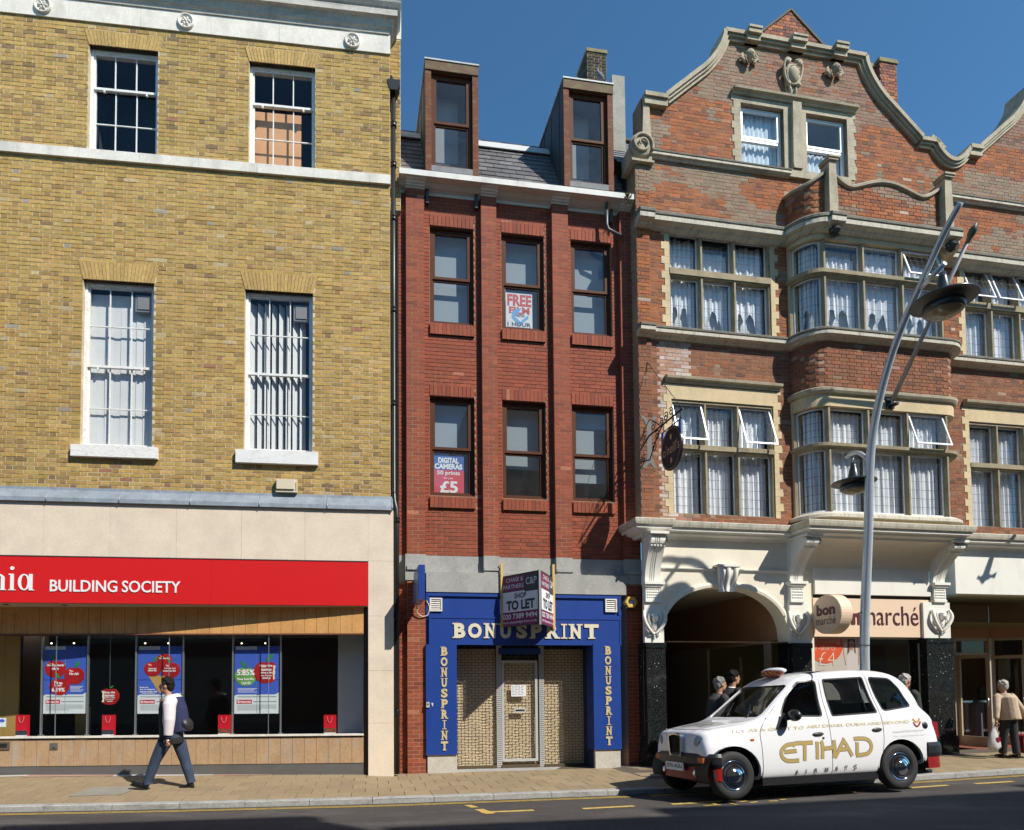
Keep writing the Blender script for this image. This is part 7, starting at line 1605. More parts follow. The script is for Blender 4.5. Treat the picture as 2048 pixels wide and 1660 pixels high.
# paler strip by the building society and a service cover
m = MB(); pl = mat('pale_grey_flag', (.46,.42,.37), .9, var=.08, scale=3); pk = mat('pinkish_flag', (.36,.22,.16), .9, var=.1, scale=3)
for (X0, X1, t0, t1, mm) in ((-10, -7.0, .90, .999, pl), (-7.0, -5.6, .91, .999, pk), (-5.6, -3.9, .92, .999, pl), (-3.9, -2.9, .94, .999, pk)):
    m = MB(); a, b, c, d = pav_pt(X0, t0, .006), pav_pt(X1, t0+.04, .006), pav_pt(X1, t1, .006), pav_pt(X0, t1, .006); m.quad(a, b, c, d); m.build('threshold_strip', mm, pvr)
m = MB(); X0, X1 = at_z(112,1596,-1.62).x, at_z(190,1583,-1.6).x; X0 = -5.6; m.quad(pav_pt(X0, .25, .005), pav_pt(X0+.75, .28, .005), pav_pt(X0+.80, .56, .005), pav_pt(X0+.08, .54, .005)); m.build('service_cover', mat('grey_service_cover', (.25,.225,.19), .8, var=.1, scale=6), pvr)
# floors inside the arch and entrance
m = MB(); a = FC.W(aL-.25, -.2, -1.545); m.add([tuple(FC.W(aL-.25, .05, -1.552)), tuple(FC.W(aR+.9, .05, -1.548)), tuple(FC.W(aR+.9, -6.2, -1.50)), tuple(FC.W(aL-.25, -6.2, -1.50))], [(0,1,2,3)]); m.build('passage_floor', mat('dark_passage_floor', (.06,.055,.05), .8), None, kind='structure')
z_ = WP[8].z; m = MB(); m.add([tuple(FC.W(eu0-.5, .13, WP[8].z+.012)), tuple(FC.W(uC1, .13, WP[9].z+.05)), tuple(FC.W(uC1, -3.6, WP[9].z+.07)), tuple(FC.W(eu0-.5, -3.6, WP[8].z+.035))], [(0,1,2,3)]); m.build('tiled_entrance_floor', mat('red_quarry_tile', (.26,.075,.045), .6, var=.1, scale=8), None, kind='structure')
# opposite pavement (where the photographer stands)
m = MB()
for X in xs_:
    p = road_pt(X, 7.2); q = p-knorm(X)*6; m.v += [(p.x, p.y, p.z), (p.x, p.y, p.z+.11), (q.x, q.y, p.z+.16)]
for i in range(len(xs_)-1):
    for j in (0, 1): m.f.append((i*3+j, i*3+j+1, i*3+j+4, i*3+j+3)); m.c.append(None); m.smooth.append(False)
m.build('opposite_pavement', mat('grey_opposite_paving', (.30,.27,.22), .9, var=.1, scale=2), None, kind='structure')

# ================================================================== terrace across the street: casts the road shadow and shows in the glass
FO = Frame(8.5, -2.8)
MO = FO.mw @ Matrix.Rotation(PI, 4, 'Z')       # local x runs the other way, local -y faces our street
def terrace(u0, u1, ztop, col, lab, pitch=0, storeys=4):
    e = empty('opposite_terrace_house', lab, 'building', MO, group='buildings across the street')
    x0, x1 = -u1, -u0; zb_ = -1.6; wm = mat('opposite_'+str(len(MATS)), col, .9, var=.1, scale=1.5); ops_ = []; n = max(1, int((x1-x0)/1.9)); H = (ztop-zb_-3.6-.6)/(storeys-1)
    for s in range(storeys-1):
        for i in range(n): c = x0+(x1-x0)*(i+.5)/n; z = zb_+3.9+H*s; ops_.append((c-.5, c+.5, z, z+min(1.7, H*.62)))
    m = MB(); face_holes(m, [(x0, zb_-.4), (x1, zb_-.4), (x1, ztop), (x0, ztop)], [rectp(o) for o in ops_], 0)
    for o in ops_: reveals(m, rectp(o), 0, .18)
    m.add([(x0,0,zb_-.4),(x0,8,zb_-.4),(x0,8,ztop),(x0,0,ztop),(x1,0,zb_-.4),(x1,8,zb_-.4),(x1,8,ztop),(x1,0,ztop)], [(0,1,2,3)[::-1],(4,5,6,7),(3,7,6,2) if not pitch else (0,0,0)][:2]+[(3,7,6,2)]); m.build('wall', wm, e)
    for o in ops_: m = MB(); framebox(m, o[0], o[1], o[2], o[3], .06, .12, .18); m.box(o[0]+.06, o[1]-.06, .13, .17, (o[2]+o[3])/2-.02, (o[2]+o[3])/2+.02); w = m.build('window', white, e); m = MB(); m.box(o[0], o[1], .15, .16, o[2], o[3]); m.build('pane', mat('dark_window_glass', (.02,.022,.025), .1), w)
    m = MB(); m.box(x0, x1, -.25, 0, ztop-.3, ztop-.05); m.build('cornice', cornst, e); m = MB(); m.box(x0+.15, x1-.15, -.12, .1, zb_+2.9, zb_+3.5); m.build('shop_fascia', mat('opposite_fascia_'+str(len(MATS)), random.choice([(.05,.1,.2), (.3,.3,.28), (.2,.05,.04)]), .5), e)
    m = MB(); m.box(x0+.3, x1-.3, .25, .3, zb_+.1, zb_+2.8); m.build('shop_window', mat('dark_window_glass'), e)
    if pitch: m = MB(); m.add([(x0,0,ztop),(x1,0,ztop),(x1,4,ztop+pitch),(x0,4,ztop+pitch),(x0,8,ztop),(x1,8,ztop)], [(0,1,2,3),(3,2,5,4),(1,5,2),(0,3,4)]); m.build('roof', mat('opposite_roof', (.08,.07,.07), .8), e)
    return e
terrace(-26, -14, 7.5, (.34,.24,.14), 'long low brick terrace across the street towards the building society', 2.4, 3)
terrace(-14, -5.5, 8.2, (.50,.47,.40), 'cream stuccoed house across the street facing the yellow building', 0, 3)
terrace(-5.5, .6, 7.8, (.30,.13,.08), 'gabled red brick house behind the photographer', 2.6, 3)
terrace(.6, 5.6, 8.6, (.40,.32,.20), 'stock brick house across the street facing the red building', 0, 3)
terrace(5.6, 9.3, 12.75, (.40,.22,.13), 'tall brick house with a flat parapet casting the long road shadow', 0, 4)
terrace(9.3, 13.4, 11.45, (.48,.44,.37), 'tall stone faced house across the street facing the arch', 0, 4)
terrace(13.4, 20, 12.2, (.33,.15,.09), 'tall red brick block across the street facing the dress shop', 0, 4)
terrace(20, 34, 12.9, (.42,.38,.30), 'long pale commercial block furthest along the opposite side', 0, 4)

# ================================================================== street lamp: bowed pole with two hooded lamps
lb_ = at_y(1737.5, 1560, 11.1); uLp = (lb_-FC.O).dot(FC.U); zlp = pav_pt(lb_.x, .2).z
e = empty('street_lamp', 'tall bowed silver street lamp post with two dark hooded lanterns', 'street lamp', FC.mw)
galv = mat('galvanised_lamp_steel', (.58,.61,.64), .28, metal=.45, var=.06, scale=10); hood = mat('dark_green_hood', (.018,.028,.030), .3, coat=.3); under = mat('grey_hood_underside', (.10,.095,.085), .55); lens = mat('amber_grey_lens', (.20,.17,.10), .15, spec=.6)
def pn(px, py): return in_n(px, py, uLp)
base_y = -(lb_-FC.O).dot(FC.N)
pts = [(uLp, base_y, zlp), (uLp, base_y, zlp+2.2)]+[(uLp, *pn(x, y)) for x, y in ((1736.7,1060), (1739,953), (1745,872), (1761,790), (1784,708), (1812,634), (1838,577), (1882,478), (1921,405))]
pts = [tuple(q) for q in spline([Vector(p) for p in pts], 5)]; nP = len(pts)
m = MB(); m.tube(pts, [.080-.038*i/(nP-1) for i in range(nP)], 20); m.build('pole', galv, e)
for y in (1224, 1290): z = pn(1738, y)[1]; m = MB(); m.lathe([(.086, z-.006), (.092, z-.004), (.092, z+.004), (.086, z+.006)], (uLp, base_y, 0), 'z', 20); m.build('pole_collar', darkmet, e)
def lantern(cy, cz, r, s=1.0):
    """hangs from (cy, cz): neck, cone, brim and drum"""
    h = r
    m = MB(); m.tube([(uLp, cy, cz), (uLp, cy, cz-h*.30)], .016*s, 8); m.build('lantern_neck', chrome, e)
    m = MB(); m.lathe([(.02*s, cz-h*.26), (h*.10, cz-h*.26), (h*.14, cz-h*.45), (h*.26, cz-h*1.02), (h*.30, cz-h*1.06), (h*.98, cz-h*1.25), (h, cz-h*1.28), (h*1.0, cz-h*1.30)], (uLp, cy, 0), 'z', 36); hd = m.build('lantern_hood', hood, e)
    m = MB(); m.lathe([(h*.995, cz-h*1.305), (h*.58, cz-h*1.20), (h*.56, cz-h*1.40)], (uLp, cy, 0), 'z', 36); m.build('hood_underside', under, hd)
    m = MB(); m.lathe([(h*.58, cz-h*1.38), (h*.62, cz-h*1.40), (h*.63, cz-h*1.62), (h*.57, cz-h*1.70), (h*.52, cz-h*1.68)], (uLp, cy, 0), 'z', 32); m.build('lantern_drum', hood, hd)
    m = MB(); m.lathe([(h*.54, cz-h*1.68), (h*.42, cz-h*1.80), (h*.2, cz-h*1.87), (0, cz-h*1.88)], (uLp, cy, 0), 'z', 28); m.build('lantern_lens', lens, hd)
a = pn(1838, 579); b = pn(1890, 526); m = MB(); m.tube([(uLp, *a), (uLp, *b)], .036, 12); m.build('upper_arm', galv, e)
t_ = .90; lantern(a[0]+(b[0]-a[0])*t_, a[1]+(b[1]-a[1])*t_, .43)
q = [pn(*p) for p in ((1738, 925), (1730, 914), (1718, 906), (1704, 907), (1693, 915))]; m = MB(); m.tube([tuple(v) for v in spline([Vector((uLp, *c)) for c in q], 5)], .036, 10); m.build('lower_arm', galv, e)
c = pn(1706, 915); lantern(c[0], c[1], .355, .8)
# ================================================================== the black-cab style taxi in white livery
def evald(o):
    dg = bpy.context.evaluated_depsgraph_get(); me = bpy.data.meshes.new_from_object(o.evaluated_get(dg), depsgraph=dg); return me
Pf, Pr = at_y(1472, 1600, 8.9), at_y(1806, 1578, 9.56)
tf = (Pf-Pr).normalized(); tl = Vector((0,0,1)).cross(tf).normalized(); tu = tf.cross(tl).normalized(); ro = R(2.5)
tl2 = tl*math.cos(ro)+tu*math.sin(ro); tu2 = tu*math.cos(ro)-tl*math.sin(ro); TO = (Pf+Pr)/2-tl2*.80
# local axes: x towards the tail, y away from the camera, z up
TM = Matrix(((-tf.x, -tl2.x, tu2.x, TO.x), (-tf.y, -tl2.y, tu2.y, TO.y), (-tf.z, -tl2.z, tu2.z, TO.z), (0,0,0,1)))
TI = TM.inverted()
def TX(px, py, lat=.83):
    """pixel to the taxi's side plane: (x, z)"""
    r = TI.to_3x3() @ ray(px, py); o = TI.translation; t = (-lat-o.y)/r.y; p = o+r*t; return p.x, p.z
TMs = TM @ Matrix.Translation((0,-.80,0)) @ Matrix.Diagonal((1,.85,1,1)) @ Matrix.Translation((0,.80,0))
taxi = empty('taxi', 'white taxi cab with gold airline lettering parked facing the print shop', 'taxi', TMs)
tw = mat('white_car_paint', (.80,.80,.82), .22, coat=.8, spec=.5); tblk = mat('black_bumper_plastic', (.018,.018,.020), .35); tred = mat('red_valance_paint', (.26,.008,.008), .4, coat=.1); tdark = mat('cab_interior', (.02,.02,.022), .8)
tglass = glass_mat('tinted_car_glass', (.50,.53,.54), ior=1.55); tyre = mat('tyre_rubber', (.020,.020,.021), .75, var=.15, scale=20)
#          x     z0    sill  wmax  shz   shw   bz    bw    rz    rw   top
ST = [(-1.87, .40, .58, .69, .81, .55, .88, .34, .90, .28, .91),
      (-1.80, .36, .71, .77, .86, .68, .95, .42, .965, .34, .975),
      (-1.67, .34, .76, .79, .86, .70, .975, .46, .995, .36, 1.01),
      (-1.44, .33, .80, .83, .89, .75, 1.00, .52, 1.03, .40, 1.05),
      (-1.18, .235, .81, .845, .93, .79, 1.035, .58, 1.06, .42, 1.08),
      (-.95, .235, .81, .85, .96, .81, 1.075, .73, 1.10, .48, 1.115),
      (-.80, .235, .81, .85, .97, .815, 1.09, .745, 1.20, .52, 1.235),
      (-.50, .235, .81, .85, .98, .82, 1.10, .715, 1.43, .54, 1.49),
      (-.22, .235, .81, .85, .98, .82, 1.10, .685, 1.63, .52, 1.705),
      (.02, .235, .81, .85, .98, .82, 1.10, .675, 1.705, .50, 1.785),
      (.50, .235, .81, .85, .99, .82, 1.11, .67, 1.755, .50, 1.83),
      (1.05, .235, .81, .85, 1.0, .82, 1.12, .665, 1.765, .50, 1.842),
      (1.50, .235, .81, .85, 1.01, .815, 1.14, .655, 1.735, .48, 1.82),
      (1.78, .32, .80, .845, 1.02, .81, 1.16, .64, 1.64, .46, 1.745),
      (1.98, .35, .79, .84, 1.03, .80, 1.15, .61, 1.43, .44, 1.58),
      (2.12, .36, .77, .82, 1.00, .77, 1.09, .58, 1.22, .42, 1.33),
      (2.22, .38, .73, .78, .93, .70, 1.02, .50, 1.06, .38, 1.09),
      (2.27, .45, .60, .66, .80, .56, .88, .40, .90, .30, .91)]
def hull(inset=0.0):
    v, f = [], []; n = 0
    for (x, z0, ws, wm, shz, shw, bz, bw, rz, rw, top) in ST:
        i = inset; xx = x+(i if x < 0 else -i)*(1 if abs(x) > 1.7 else 0)
        half = [(0, z0+i), (ws-.10-i, z0+i), (ws-i, z0+.035+i), (wm-.008-i, .42), (wm-i, .72), (shw-i, shz), (shw-.015-i, bz-(.0)), (bw-i, (bz+rz)/2 if rz-bz > .15 else bz+(rz-bz)*.5), (bw-.012*(rz-bz > .15)-i, rz-i*.6), (rw-i*.5, top-.018-i), (0, top-i)]
        ring = [(xx, -a, b) for a, b in half]+[(xx, a, b) for a, b in reversed(half[1:-1])]; n = len(ring); v += ring
    for s in range(len(ST)-1):
        for j in range(n): f.append((s*n+j, s*n+(j+1) % n, (s+1)*n+(j+1) % n, (s+1)*n+j))
    f.append(tuple(range(n))[::-1]); f.append(tuple((len(ST)-1)*n+j for j in range(n)))
    me = bpy.data.meshes.new('h'); me.from_pydata(v, [], f); bm = bmesh.new(); bm.from_mesh(me); bmesh.ops.recalc_face_normals(bm, faces=bm.faces); bm.to_mesh(me); bm.free()
    o = bpy.data.objects.new('h', me); COL.objects.link(o); md = o.modifiers.new('s', 'SUBSURF'); md.levels = 2; md.render_levels = 2; m2 = evald(o); bpy.data.objects.remove(o); return m2
mo, mi = hull(0), hull(.045)
tmp = []
def tobj(me):
    o = bpy.data.objects.new('tmp', me); COL.objects.link(o); tmp.append(o); return o
def prism_y(poly, y0, y1):
    """cutting solid from an (x, z) outline"""
    m = MB(); m.prism(poly, y0, y1); me = m.mesh('c'); bm = bmesh.new(); bm.from_mesh(me); bmesh.ops.remove_doubles(bm, verts=bm.verts, dist=1e-5); bmesh.ops.recalc_face_normals(bm, faces=bm.faces); bm.to_mesh(me); bm.free(); return me
def prism_x(poly, x0, x1):
    me = prism_y(poly, 0, 1)
    for v in me.vertices: y, x, z = v.co.x, v.co.y, v.co.z; v.co = (x0+(x1-x0)*x, y, z)
    bm = bmesh.new(); bm.from_mesh(me); bmesh.ops.recalc_face_normals(bm, faces=bm.faces); bm.to_mesh(me); bm.free(); return me
def rnd_poly(p, r=.04, n=3):
    out = []; P_ = [Vector(q) for q in p]
    for i in range(len(P_)):
        a, b, c = P_[i-1], P_[i], P_[(i+1) % len(P_)]; d1 = (a-b).normalized(); d2 = (c-b).normalized(); q = min(r, (a-b).length*.45, (c-b).length*.45)
        for k in range(n+1): t = k/n; out.append(tuple((b+d1*q)*(1-t)**2+b*2*t*(1-t)+(b+d2*q)*t*t))
    return out
W1 = rnd_poly([(-.60,1.145), (.105,1.125), (.125,1.655), (-.17,1.635), (-.40,1.46)], .05)
W2 = rnd_poly([(.275,1.125), (1.09,1.155), (.985,1.690), (.262,1.665)], .03)
W3 = rnd_poly([(1.215,1.175), (1.77,1.235), (1.66,1.50), (1.50,1.665), (1.10,1.690)], .06)
WW = rnd_poly([(-.66,1.135), (.66,1.135), (.575,1.60), (-.575,1.60)], .06); WR = rnd_poly([(-.50,1.24), (.50,1.24), (.44,1.56), (-.44,1.56)], .06)
cuts = []
for s in (-1, 1):
    for w in (W1, W2, W3): cuts.append(prism_y(w, s*.5, s*1.1) if s > 0 else prism_y(w, -1.1, -.5))
cuts += [prism_x(WW, -1.2, -.02), prism_x(WR, 1.75, 2.5)]
wheels = [(-1.44, .335), (1.44, .335)]
for x, z in wheels:
    ar = [(x+.42*math.cos(R(t)), .36+.385*math.sin(R(t))) for t in range(0, 181, 12)]; cuts += [prism_y([(x-.42, .0)]+[(x+.42, .0)]+ar, -1.2, -.50), prism_y([(x-.42, .0)]+[(x+.42, .0)]+ar, .50, 1.2)]
def boolean(base, others, op='DIFFERENCE'):
    o = tobj(base)
    for c in others:
        d = o.modifiers.new('b', 'BOOLEAN'); d.operation = op; d.solver = 'EXACT'; d.object = tobj(c)
    bpy.context.view_layer.update(); me = evald(o); return me
body = boolean(mo.copy(), [mi.copy()]+cuts)
bvh = BVHTree.FromPolygons([v.co for v in mo.vertices], [tuple(p.vertices) for p in mo.polygons])
for p in body.polygons: p.use_smooth = True
try: body.set_sharp_from_angle(angle=R(35))
except Exception: pass
body.materials.clear(); body.materials.append(tw); bo = bpy.data.objects.new('body', body); COL.objects.link(bo); bo.parent = taxi
for o in tmp: bpy.data.objects.remove(o)
def skin(x, z, out=.003, side=-1):
    h = bvh.ray_cast(Vector((x, side*2, z)), Vector((0, -side, 0)))
    return Vector((x, (h[0].y if h[0] is not None else side*.82)+side*out, z))
# glass follows the body just inside the openings
def glazing(nm, poly, inset=.018, n=14):
    xs = [p[0] for p in poly]; x0, x1, zs_ = min(xs)-.01, max(xs)+.01, [p[1] for p in poly]; z0, z1 = min(zs_)-.01, max(zs_)+.01
    for s in (-1, 1):
        m = MB()
        for i in range(n+1):
            for j in range(n+1): p = skin(x0+(x1-x0)*i/n, z0+(z1-z0)*j/n, -inset, s); m.v.append(tuple(p))
        for i in range(n):
            for j in range(n): k = i*(n+1)+j; m.f.append((k, k+n+1, k+n+2, k+1)); m.c.append(None); m.smooth.append(True)
        g = m.build(nm, tglass, taxi)
def clipg(poly, zmax=0): pass
def glass_side(nm, poly, inset=.02):
    P_ = [Vector(p) for p in poly]; c = sum(P_, Vector((0, 0)))/len(P_)
    for s in (-1, 1):
        m = MB(); rings = [1.03, .66, .33]; nn = len(P_)
        for rr_ in rings:
            for p in P_: q = c+(p-c)*rr_; m.v.append(tuple(skin(q.x, q.y, -inset, s)))
        m.v.append(tuple(skin(c.x, c.y, -inset, s)))
        for k in range(2):
            for i in range(nn): j = (i+1) % nn; m.f.append((k*nn+i, k*nn+j, (k+1)*nn+j, (k+1)*nn+i) if s < 0 else (k*nn+j, k*nn+i, (k+1)*nn+i, (k+1)*nn+j)); m.c.append(None); m.smooth.append(True)
        for i in range(nn): j = (i+1) % nn; m.f.append((2*nn+i, 2*nn+j, 3*nn) if s < 0 else (2*nn+j, 2*nn+i, 3*nn)); m.c.append(None); m.smooth.append(True)
        m.build(nm, tglass, taxi)
for w in (W1, W2, W3): glass_side('side_window', w)
def glass_end(nm, poly, sgn, x_from):
    m = MB(); n = 12; ys = [p[0] for p in poly]; zs_ = [p[1] for p in poly]; y0, y1, z0, z1 = min(ys)-.02, max(ys)+.02, min(zs_)-.015, max(zs_)+.02
    for i in range(n+1):
        for j in range(n+1):
            y, z = y0+(y1-y0)*i/n, z0+(z1-z0)*j/n; h = bvh.ray_cast(Vector((x_from, y, z)), Vector((sgn, 0, 0))); m.v.append((h[0].x+sgn*.03 if h[0] is not None else 0, y, z))
    for i in range(n):
        for j in range(n): k = i*(n+1)+j; q = (k, k+1, k+n+2, k+n+1); m.f.append(q if sgn > 0 else q[::-1]); m.c.append(None); m.smooth.append(True)
    m.build(nm, tglass, taxi)
glass_end('windscreen', WW, 1, -3); glass_end('rear_window', WR, -1, 3)
# black window rubbers, door gaps
def ribbon(mb, pts, w, out=.004, side=-1, tx=True):
    P_ = [Vector(p) for p in pts]; n = len(P_)
    if n < 2: return
    P_ = [P_[i].lerp(P_[i+1], q_/m_) for i in range(n-1) for m_ in [max(1, int((P_[i+1]-P_[i]).length/.03))] for q_ in range(m_)]+[P_[-1]]; n = len(P_)
    k = len(mb.v)
    for i, p in enumerate(P_):
        a = (P_[i]-P_[i-1]).normalized() if i else (P_[1]-P_[0]).normalized(); b = (P_[i+1]-P_[i]).normalized() if i < n-1 else a; na, nb = Vector((-a.y, a.x)), Vector((-b.y, b.x)); q = (na+nb)
        q = q.normalized() if q.length > 1e-6 else na; q = q/max(.5, q.dot(na)); e = p-q*w/2; g = p+q*w/2; mb.v += [tuple(skin(e.x, e.y, out, side)), tuple(skin(g.x, g.y, out, side))]
    for i in range(n-1): mb.f.append((k+i*2, k+i*2+2, k+i*2+3, k+i*2+1) if side < 0 else (k+i*2+1, k+i*2+3, k+i*2+2, k+i*2)); mb.c.append(None); mb.smooth.append(False)
for s in (-1, 1):
    for w in (W1, W2, W3): m = MB(); ribbon(m, w+[w[0], w[1]], .022, .003, s); m.build('window_rubber', tblk, taxi)
    m = MB()
    for L_ in ([(-.985,.30), (-.99,.70), (-.985,.93), (-.86,1.10), (-.62,1.30)], [(.185,.29), (.19,1.1), (.19,1.70), (.15,1.80)], [(1.05,.33), (1.09,.55), (1.135,.80), (1.14,1.10), (1.05,1.69), (1.0,1.80)]): ribbon(m, [tuple(q) for q in spline([Vector(p) for p in L_], 4)], .009, .0015, s)
    m.build('door_gap', black, taxi, kind='stuff')
    m = MB(); m.box(.93, .96, s*.69-.02, s*.69+.02, 1.16, 1.68) if False else None
    q = [skin(.90, z, .004, s) for z in (1.15, 1.4, 1.68)]; m.tube([tuple(a) for a in q], .012, 6); m.build('window_bar', tblk, taxi)
# sills, bumpers, valances
m = MB(); m.box(-.98, 1.02, -.79, .79, .17, .275); m.build('black_sill', tblk, taxi); m = MB(); m.box(-1.55, 2.1, -.55, .55, .18, .34); m.build('underbody', black, taxi)
def bumper(nm, xs, ws, z0, z1, out, mt, wrap=()):
    m = MB(); pl = [(xs, -w_) for w_ in ()]; return m
def bump_ring(nm, pts, z0, z1, th, mt, bulge=.02):
    """pts: plan line from one flank round the end to the other"""
    m = MB(); prof = [(-th, z0), (0, z0), (bulge, z0+(z1-z0)*.25), (bulge, z0+(z1-z0)*.75), (0, z1), (-th, z1)]; m.sweep(pts, prof[::-1], closed=True, smooth=False); return m.build(nm, mt, taxi)
fr_pl = [(-1.03, -.0)]; F1 = [(-1.86,.55)]
fpl = [tuple(q) for q in spline([Vector(p) for p in ((-1.66,.84), (-1.73,.82), (-1.79,.76), (-1.845,.58), (-1.885,.30), (-1.895,0), (-1.885,-.30), (-1.845,-.58), (-1.79,-.76), (-1.73,-.82), (-1.66,-.84))], 3)]
fl2 = fpl
m = MB(); bump_ring('front_bumper', fpl, .455, .645, .10, tblk, .022); bump_ring('front_valance', [(a+.012, b*.985) for a, b in fpl], .27, .452, .10, tred, .0)
rpl = [tuple(q) for q in spline([Vector(p) for p in ((1.93,-.85), (2.12,-.835), (2.23,-.76), (2.29,-.50), (2.31,0), (2.29,.50), (2.23,.76), (2.12,.835), (1.93,.85))], 3)]
bump_ring('rear_bumper', rpl, .47, .68, .10, tblk, .02); bump_ring('rear_valance', [(a-.01, b*.985) for a, b in rpl], .29, .467, .10, tred, .0)
# front: grille, lamps, plate, badges
ch = chrome; m = MB()
def xform(mb, nm, mt, par=None): return mb.build(nm, mt, par or taxi)
gx = -1.86; gp = rnd_poly([(-.17,.575), (.17,.575), (.20,.90), (.0,.93), (-.20,.90)], .05)
def front_ring(poly, w, x0, x1):
    m = MB(); c = sum((Vector(p) for p in poly), Vector((0, 0)))/len(poly); n = len(poly); inner = [tuple(c+(Vector(p)-c)*(1-w)) for p in poly]
    for p in poly: m.v += [(x0, p[0], p[1]), (x1, p[0], p[1])]
    for p in inner: m.v += [(x0, p[0], p[1]), (x1, p[0], p[1])]
    for i in range(n):
        j = (i+1) % n; m.f += [(i*2, j*2, 2*n+j*2, 2*n+i*2), (i*2, i*2+1, j*2+1, j*2), (2*n+i*2, 2*n+j*2, 2*n+j*2+1, 2*n+i*2+1)]; m.c += [None]*3; m.smooth += [False]*3
    return m
front_ring(gp, .14, gx-.055, gx+.25).build('grille_surround', ch, taxi)
m = MB(); m.box(gx-.02, gx+.0, -.17, .17, .585, .90); m.build('grille_void', black, taxi); m = MB()
for k in range(9): m.box(gx-.035, gx-.02, -.15+.036*k, -.143+.036*k, .60, .89)
m.build('grille_bar', tblk, taxi, kind='stuff')
for s in (-1, 1):
    c = Vector((-1.79, s*.555, .80)); M = Matrix.Rotation(R(-8), 3, 'Y') @ Matrix.Rotation(s*R(-22), 3, 'Z')
    m = MB(); m.lathe([(.095, .10), (.100, -.035), (.09, -.05), (.080, -.045)], c, 'x', 28, M=M); m.build('headlight_bezel', tw if False else mat('grey_headlight_bezel', (.25,.25,.27), .3, metal=.5), taxi)
    m = MB(); m.lathe([(.085, -.042), (.06, -.058), (0, -.066)], c, 'x', 24, M=M @ Matrix.Diagonal((1, 1, 1.25))); m.build('headlight', mat('headlamp_glass', (.20,.24,.32), .06, spec=.8, coat=1), taxi)
    m = MB(); q = [p for p in fpl if p[1]*s > .45 and p[1]*s < .72]; x_ = sum(a for a, b in q)/len(q); m.box(x_-.035, x_+.03, s*.52, s*.70, .52, .59); o = m.build('indicator_lamp', mat('amber_lens', (.45,.10,.01), .2), taxi); 
    m = MB(); m.ell((-1.865, s*.45, .36), (.02,.045,.055), 12, 8); m.build('fog_lamp', ch, taxi)
    p = skin(*TX(1506, 1480), .0, s); m = MB(); m.ell(p, (.035,.012,.022), 12, 8); m.build('side_repeater', mat('amber_lens'), taxi)
m = MB(); m.box(-1.94, -1.92, -.26, .26, .385, .50); pt = m.build('number_plate', whitesign, taxi)
m = MB(); text_into(m, 'J376 AGU', -.235, .235, .405, .48, 0, fn=lambda a, b, c: (-1.942, -a, c), bold=.02); m.build('plate_lettering', black, pt)
# lamps and fuel cap at the tail
for s in (-1, 1):
    m = MB(); m.box(2.12, 2.235, s*.70, s*.765, .74, .98); m.build('tail_lamp', tred, taxi)
    m = MB(); m.tube([(2.05, s*.5, .20), (2.28, s*.52, .21)], .03, 10); m.build('exhaust_pipe', darkmet, taxi) if s < 0 else None
p = skin(*TX(1852, 1451), .002); m = MB(); m.lathe([(.0, -.010), (.050, -.008), (.058, .006)], p, 'y', 24); m.build('fuel_cap', tblk, taxi)
# door handles, lock, mirrors
for px, py, w in ((1636, 1468, .19), (1754, 1459, .18)):
    x, z = TX(px, py)
    for s in (-1, 1): p = skin(x, z, .012, s); m = MB(); m.ell((p.x, p.y, p.z), (w/2, .022, .030), 14, 8); m.build('door_handle', mat('grey_handle', (.06,.05,.055), .4), taxi)
x, z = TX(1646.5, 1476); p = skin(x, z, .002); m = MB(); m.lathe([(0, -.004), (.018, -.004), (.02, .004)], p, 'y', 14); m.build('door_lock', tblk, taxi)
for s in (-1, 1):
    m = MB(); m.ell((-.52, s*.98, 1.15), (.07, .135, .085), 16, 10); m.tube([(-.60, s*.83, 1.10), (-.55, s*.90, 1.12)], .035, 8); m.prism([(-.72,.98), (-.56,.99), (-.54,1.16), (-.60,1.19)], s*.835-.02, s*.835+.02); m.build('door_mirror', tblk, taxi)
# roof light
m = MB(); m.ell((-.13, 0, 1.80), (.10, .26, .075), 18, 10); rl = m.build('roof_light', mat('amber_roof_light', (.22,.045,.02), .25), taxi)
m = MB(); m.ell((-.10, 0, 1.832), (.115, .285, .055), 18, 8); m.build('roof_light_cap', tw, rl)
m = MB(); text_into(m, 'TAXI', -.18, .18, 1.775, 1.825, 0, fn=lambda a, b, c: (-.232+.12*a*a*6, -a, c), bold=.02); m.build('roof_light_lettering', mat('dull_orange', (.7,.25,.05), .4), rl)
# wheels
def wheel(x, s):
    z = .335; yo = s*.80; e_ = empty('wheel', None, None, parent=taxi); e_.matrix_basis = Matrix.Translation((x, yo, z)) @ (Matrix.Rotation(PI, 4, 'Z') if s > 0 else Matrix.Identity(4)); r = .335
    m = MB(); m.lathe([(.205, .20), (.28, .205), (.322, .19), (r, .16), (r, .04), (.325, .012), (.285, -.002), (.235, .0), (.21, .012), (.205, .03)], (0,0,0), 'y', 44); m.build('tyre', tyre, e_)
    m = MB(); m.lathe([(.212, .006), (.205, -.004), (.195, .004), (.185, .018), (.150, -.012), (.142, -.012)], (0,0,0), 'y', 44); m.lathe([(.13, -.012), (.105, -.018), (.080, -.034), (.06, -.052), (.03, -.056), (0, -.057)], (0,0,0), 'y', 36); m.lathe([(.208, .03), (.195, .06), (0, .06)], (0,0,0), 'y', 30)
    for k in range(10):
        a = R(36*k); c, s_ = math.cos(a), math.sin(a); m.add([(c*.128-s_*.02, -.012, s_*.128+c*.02), (c*.128+s_*.02, -.012, s_*.128-c*.02), (c*.146+s_*.02, -.012, s_*.146-c*.02), (c*.146-s_*.02, -.012, s_*.146+c*.02)], [(0,1,2,3),(3,2,1,0)])
    m.build('hub_cap', chrome, e_); m = MB(); m.lathe([(.150, .012), (.125, .014)], (0,0,0), 'y', 32); m.build('hub_recess', black, e_)
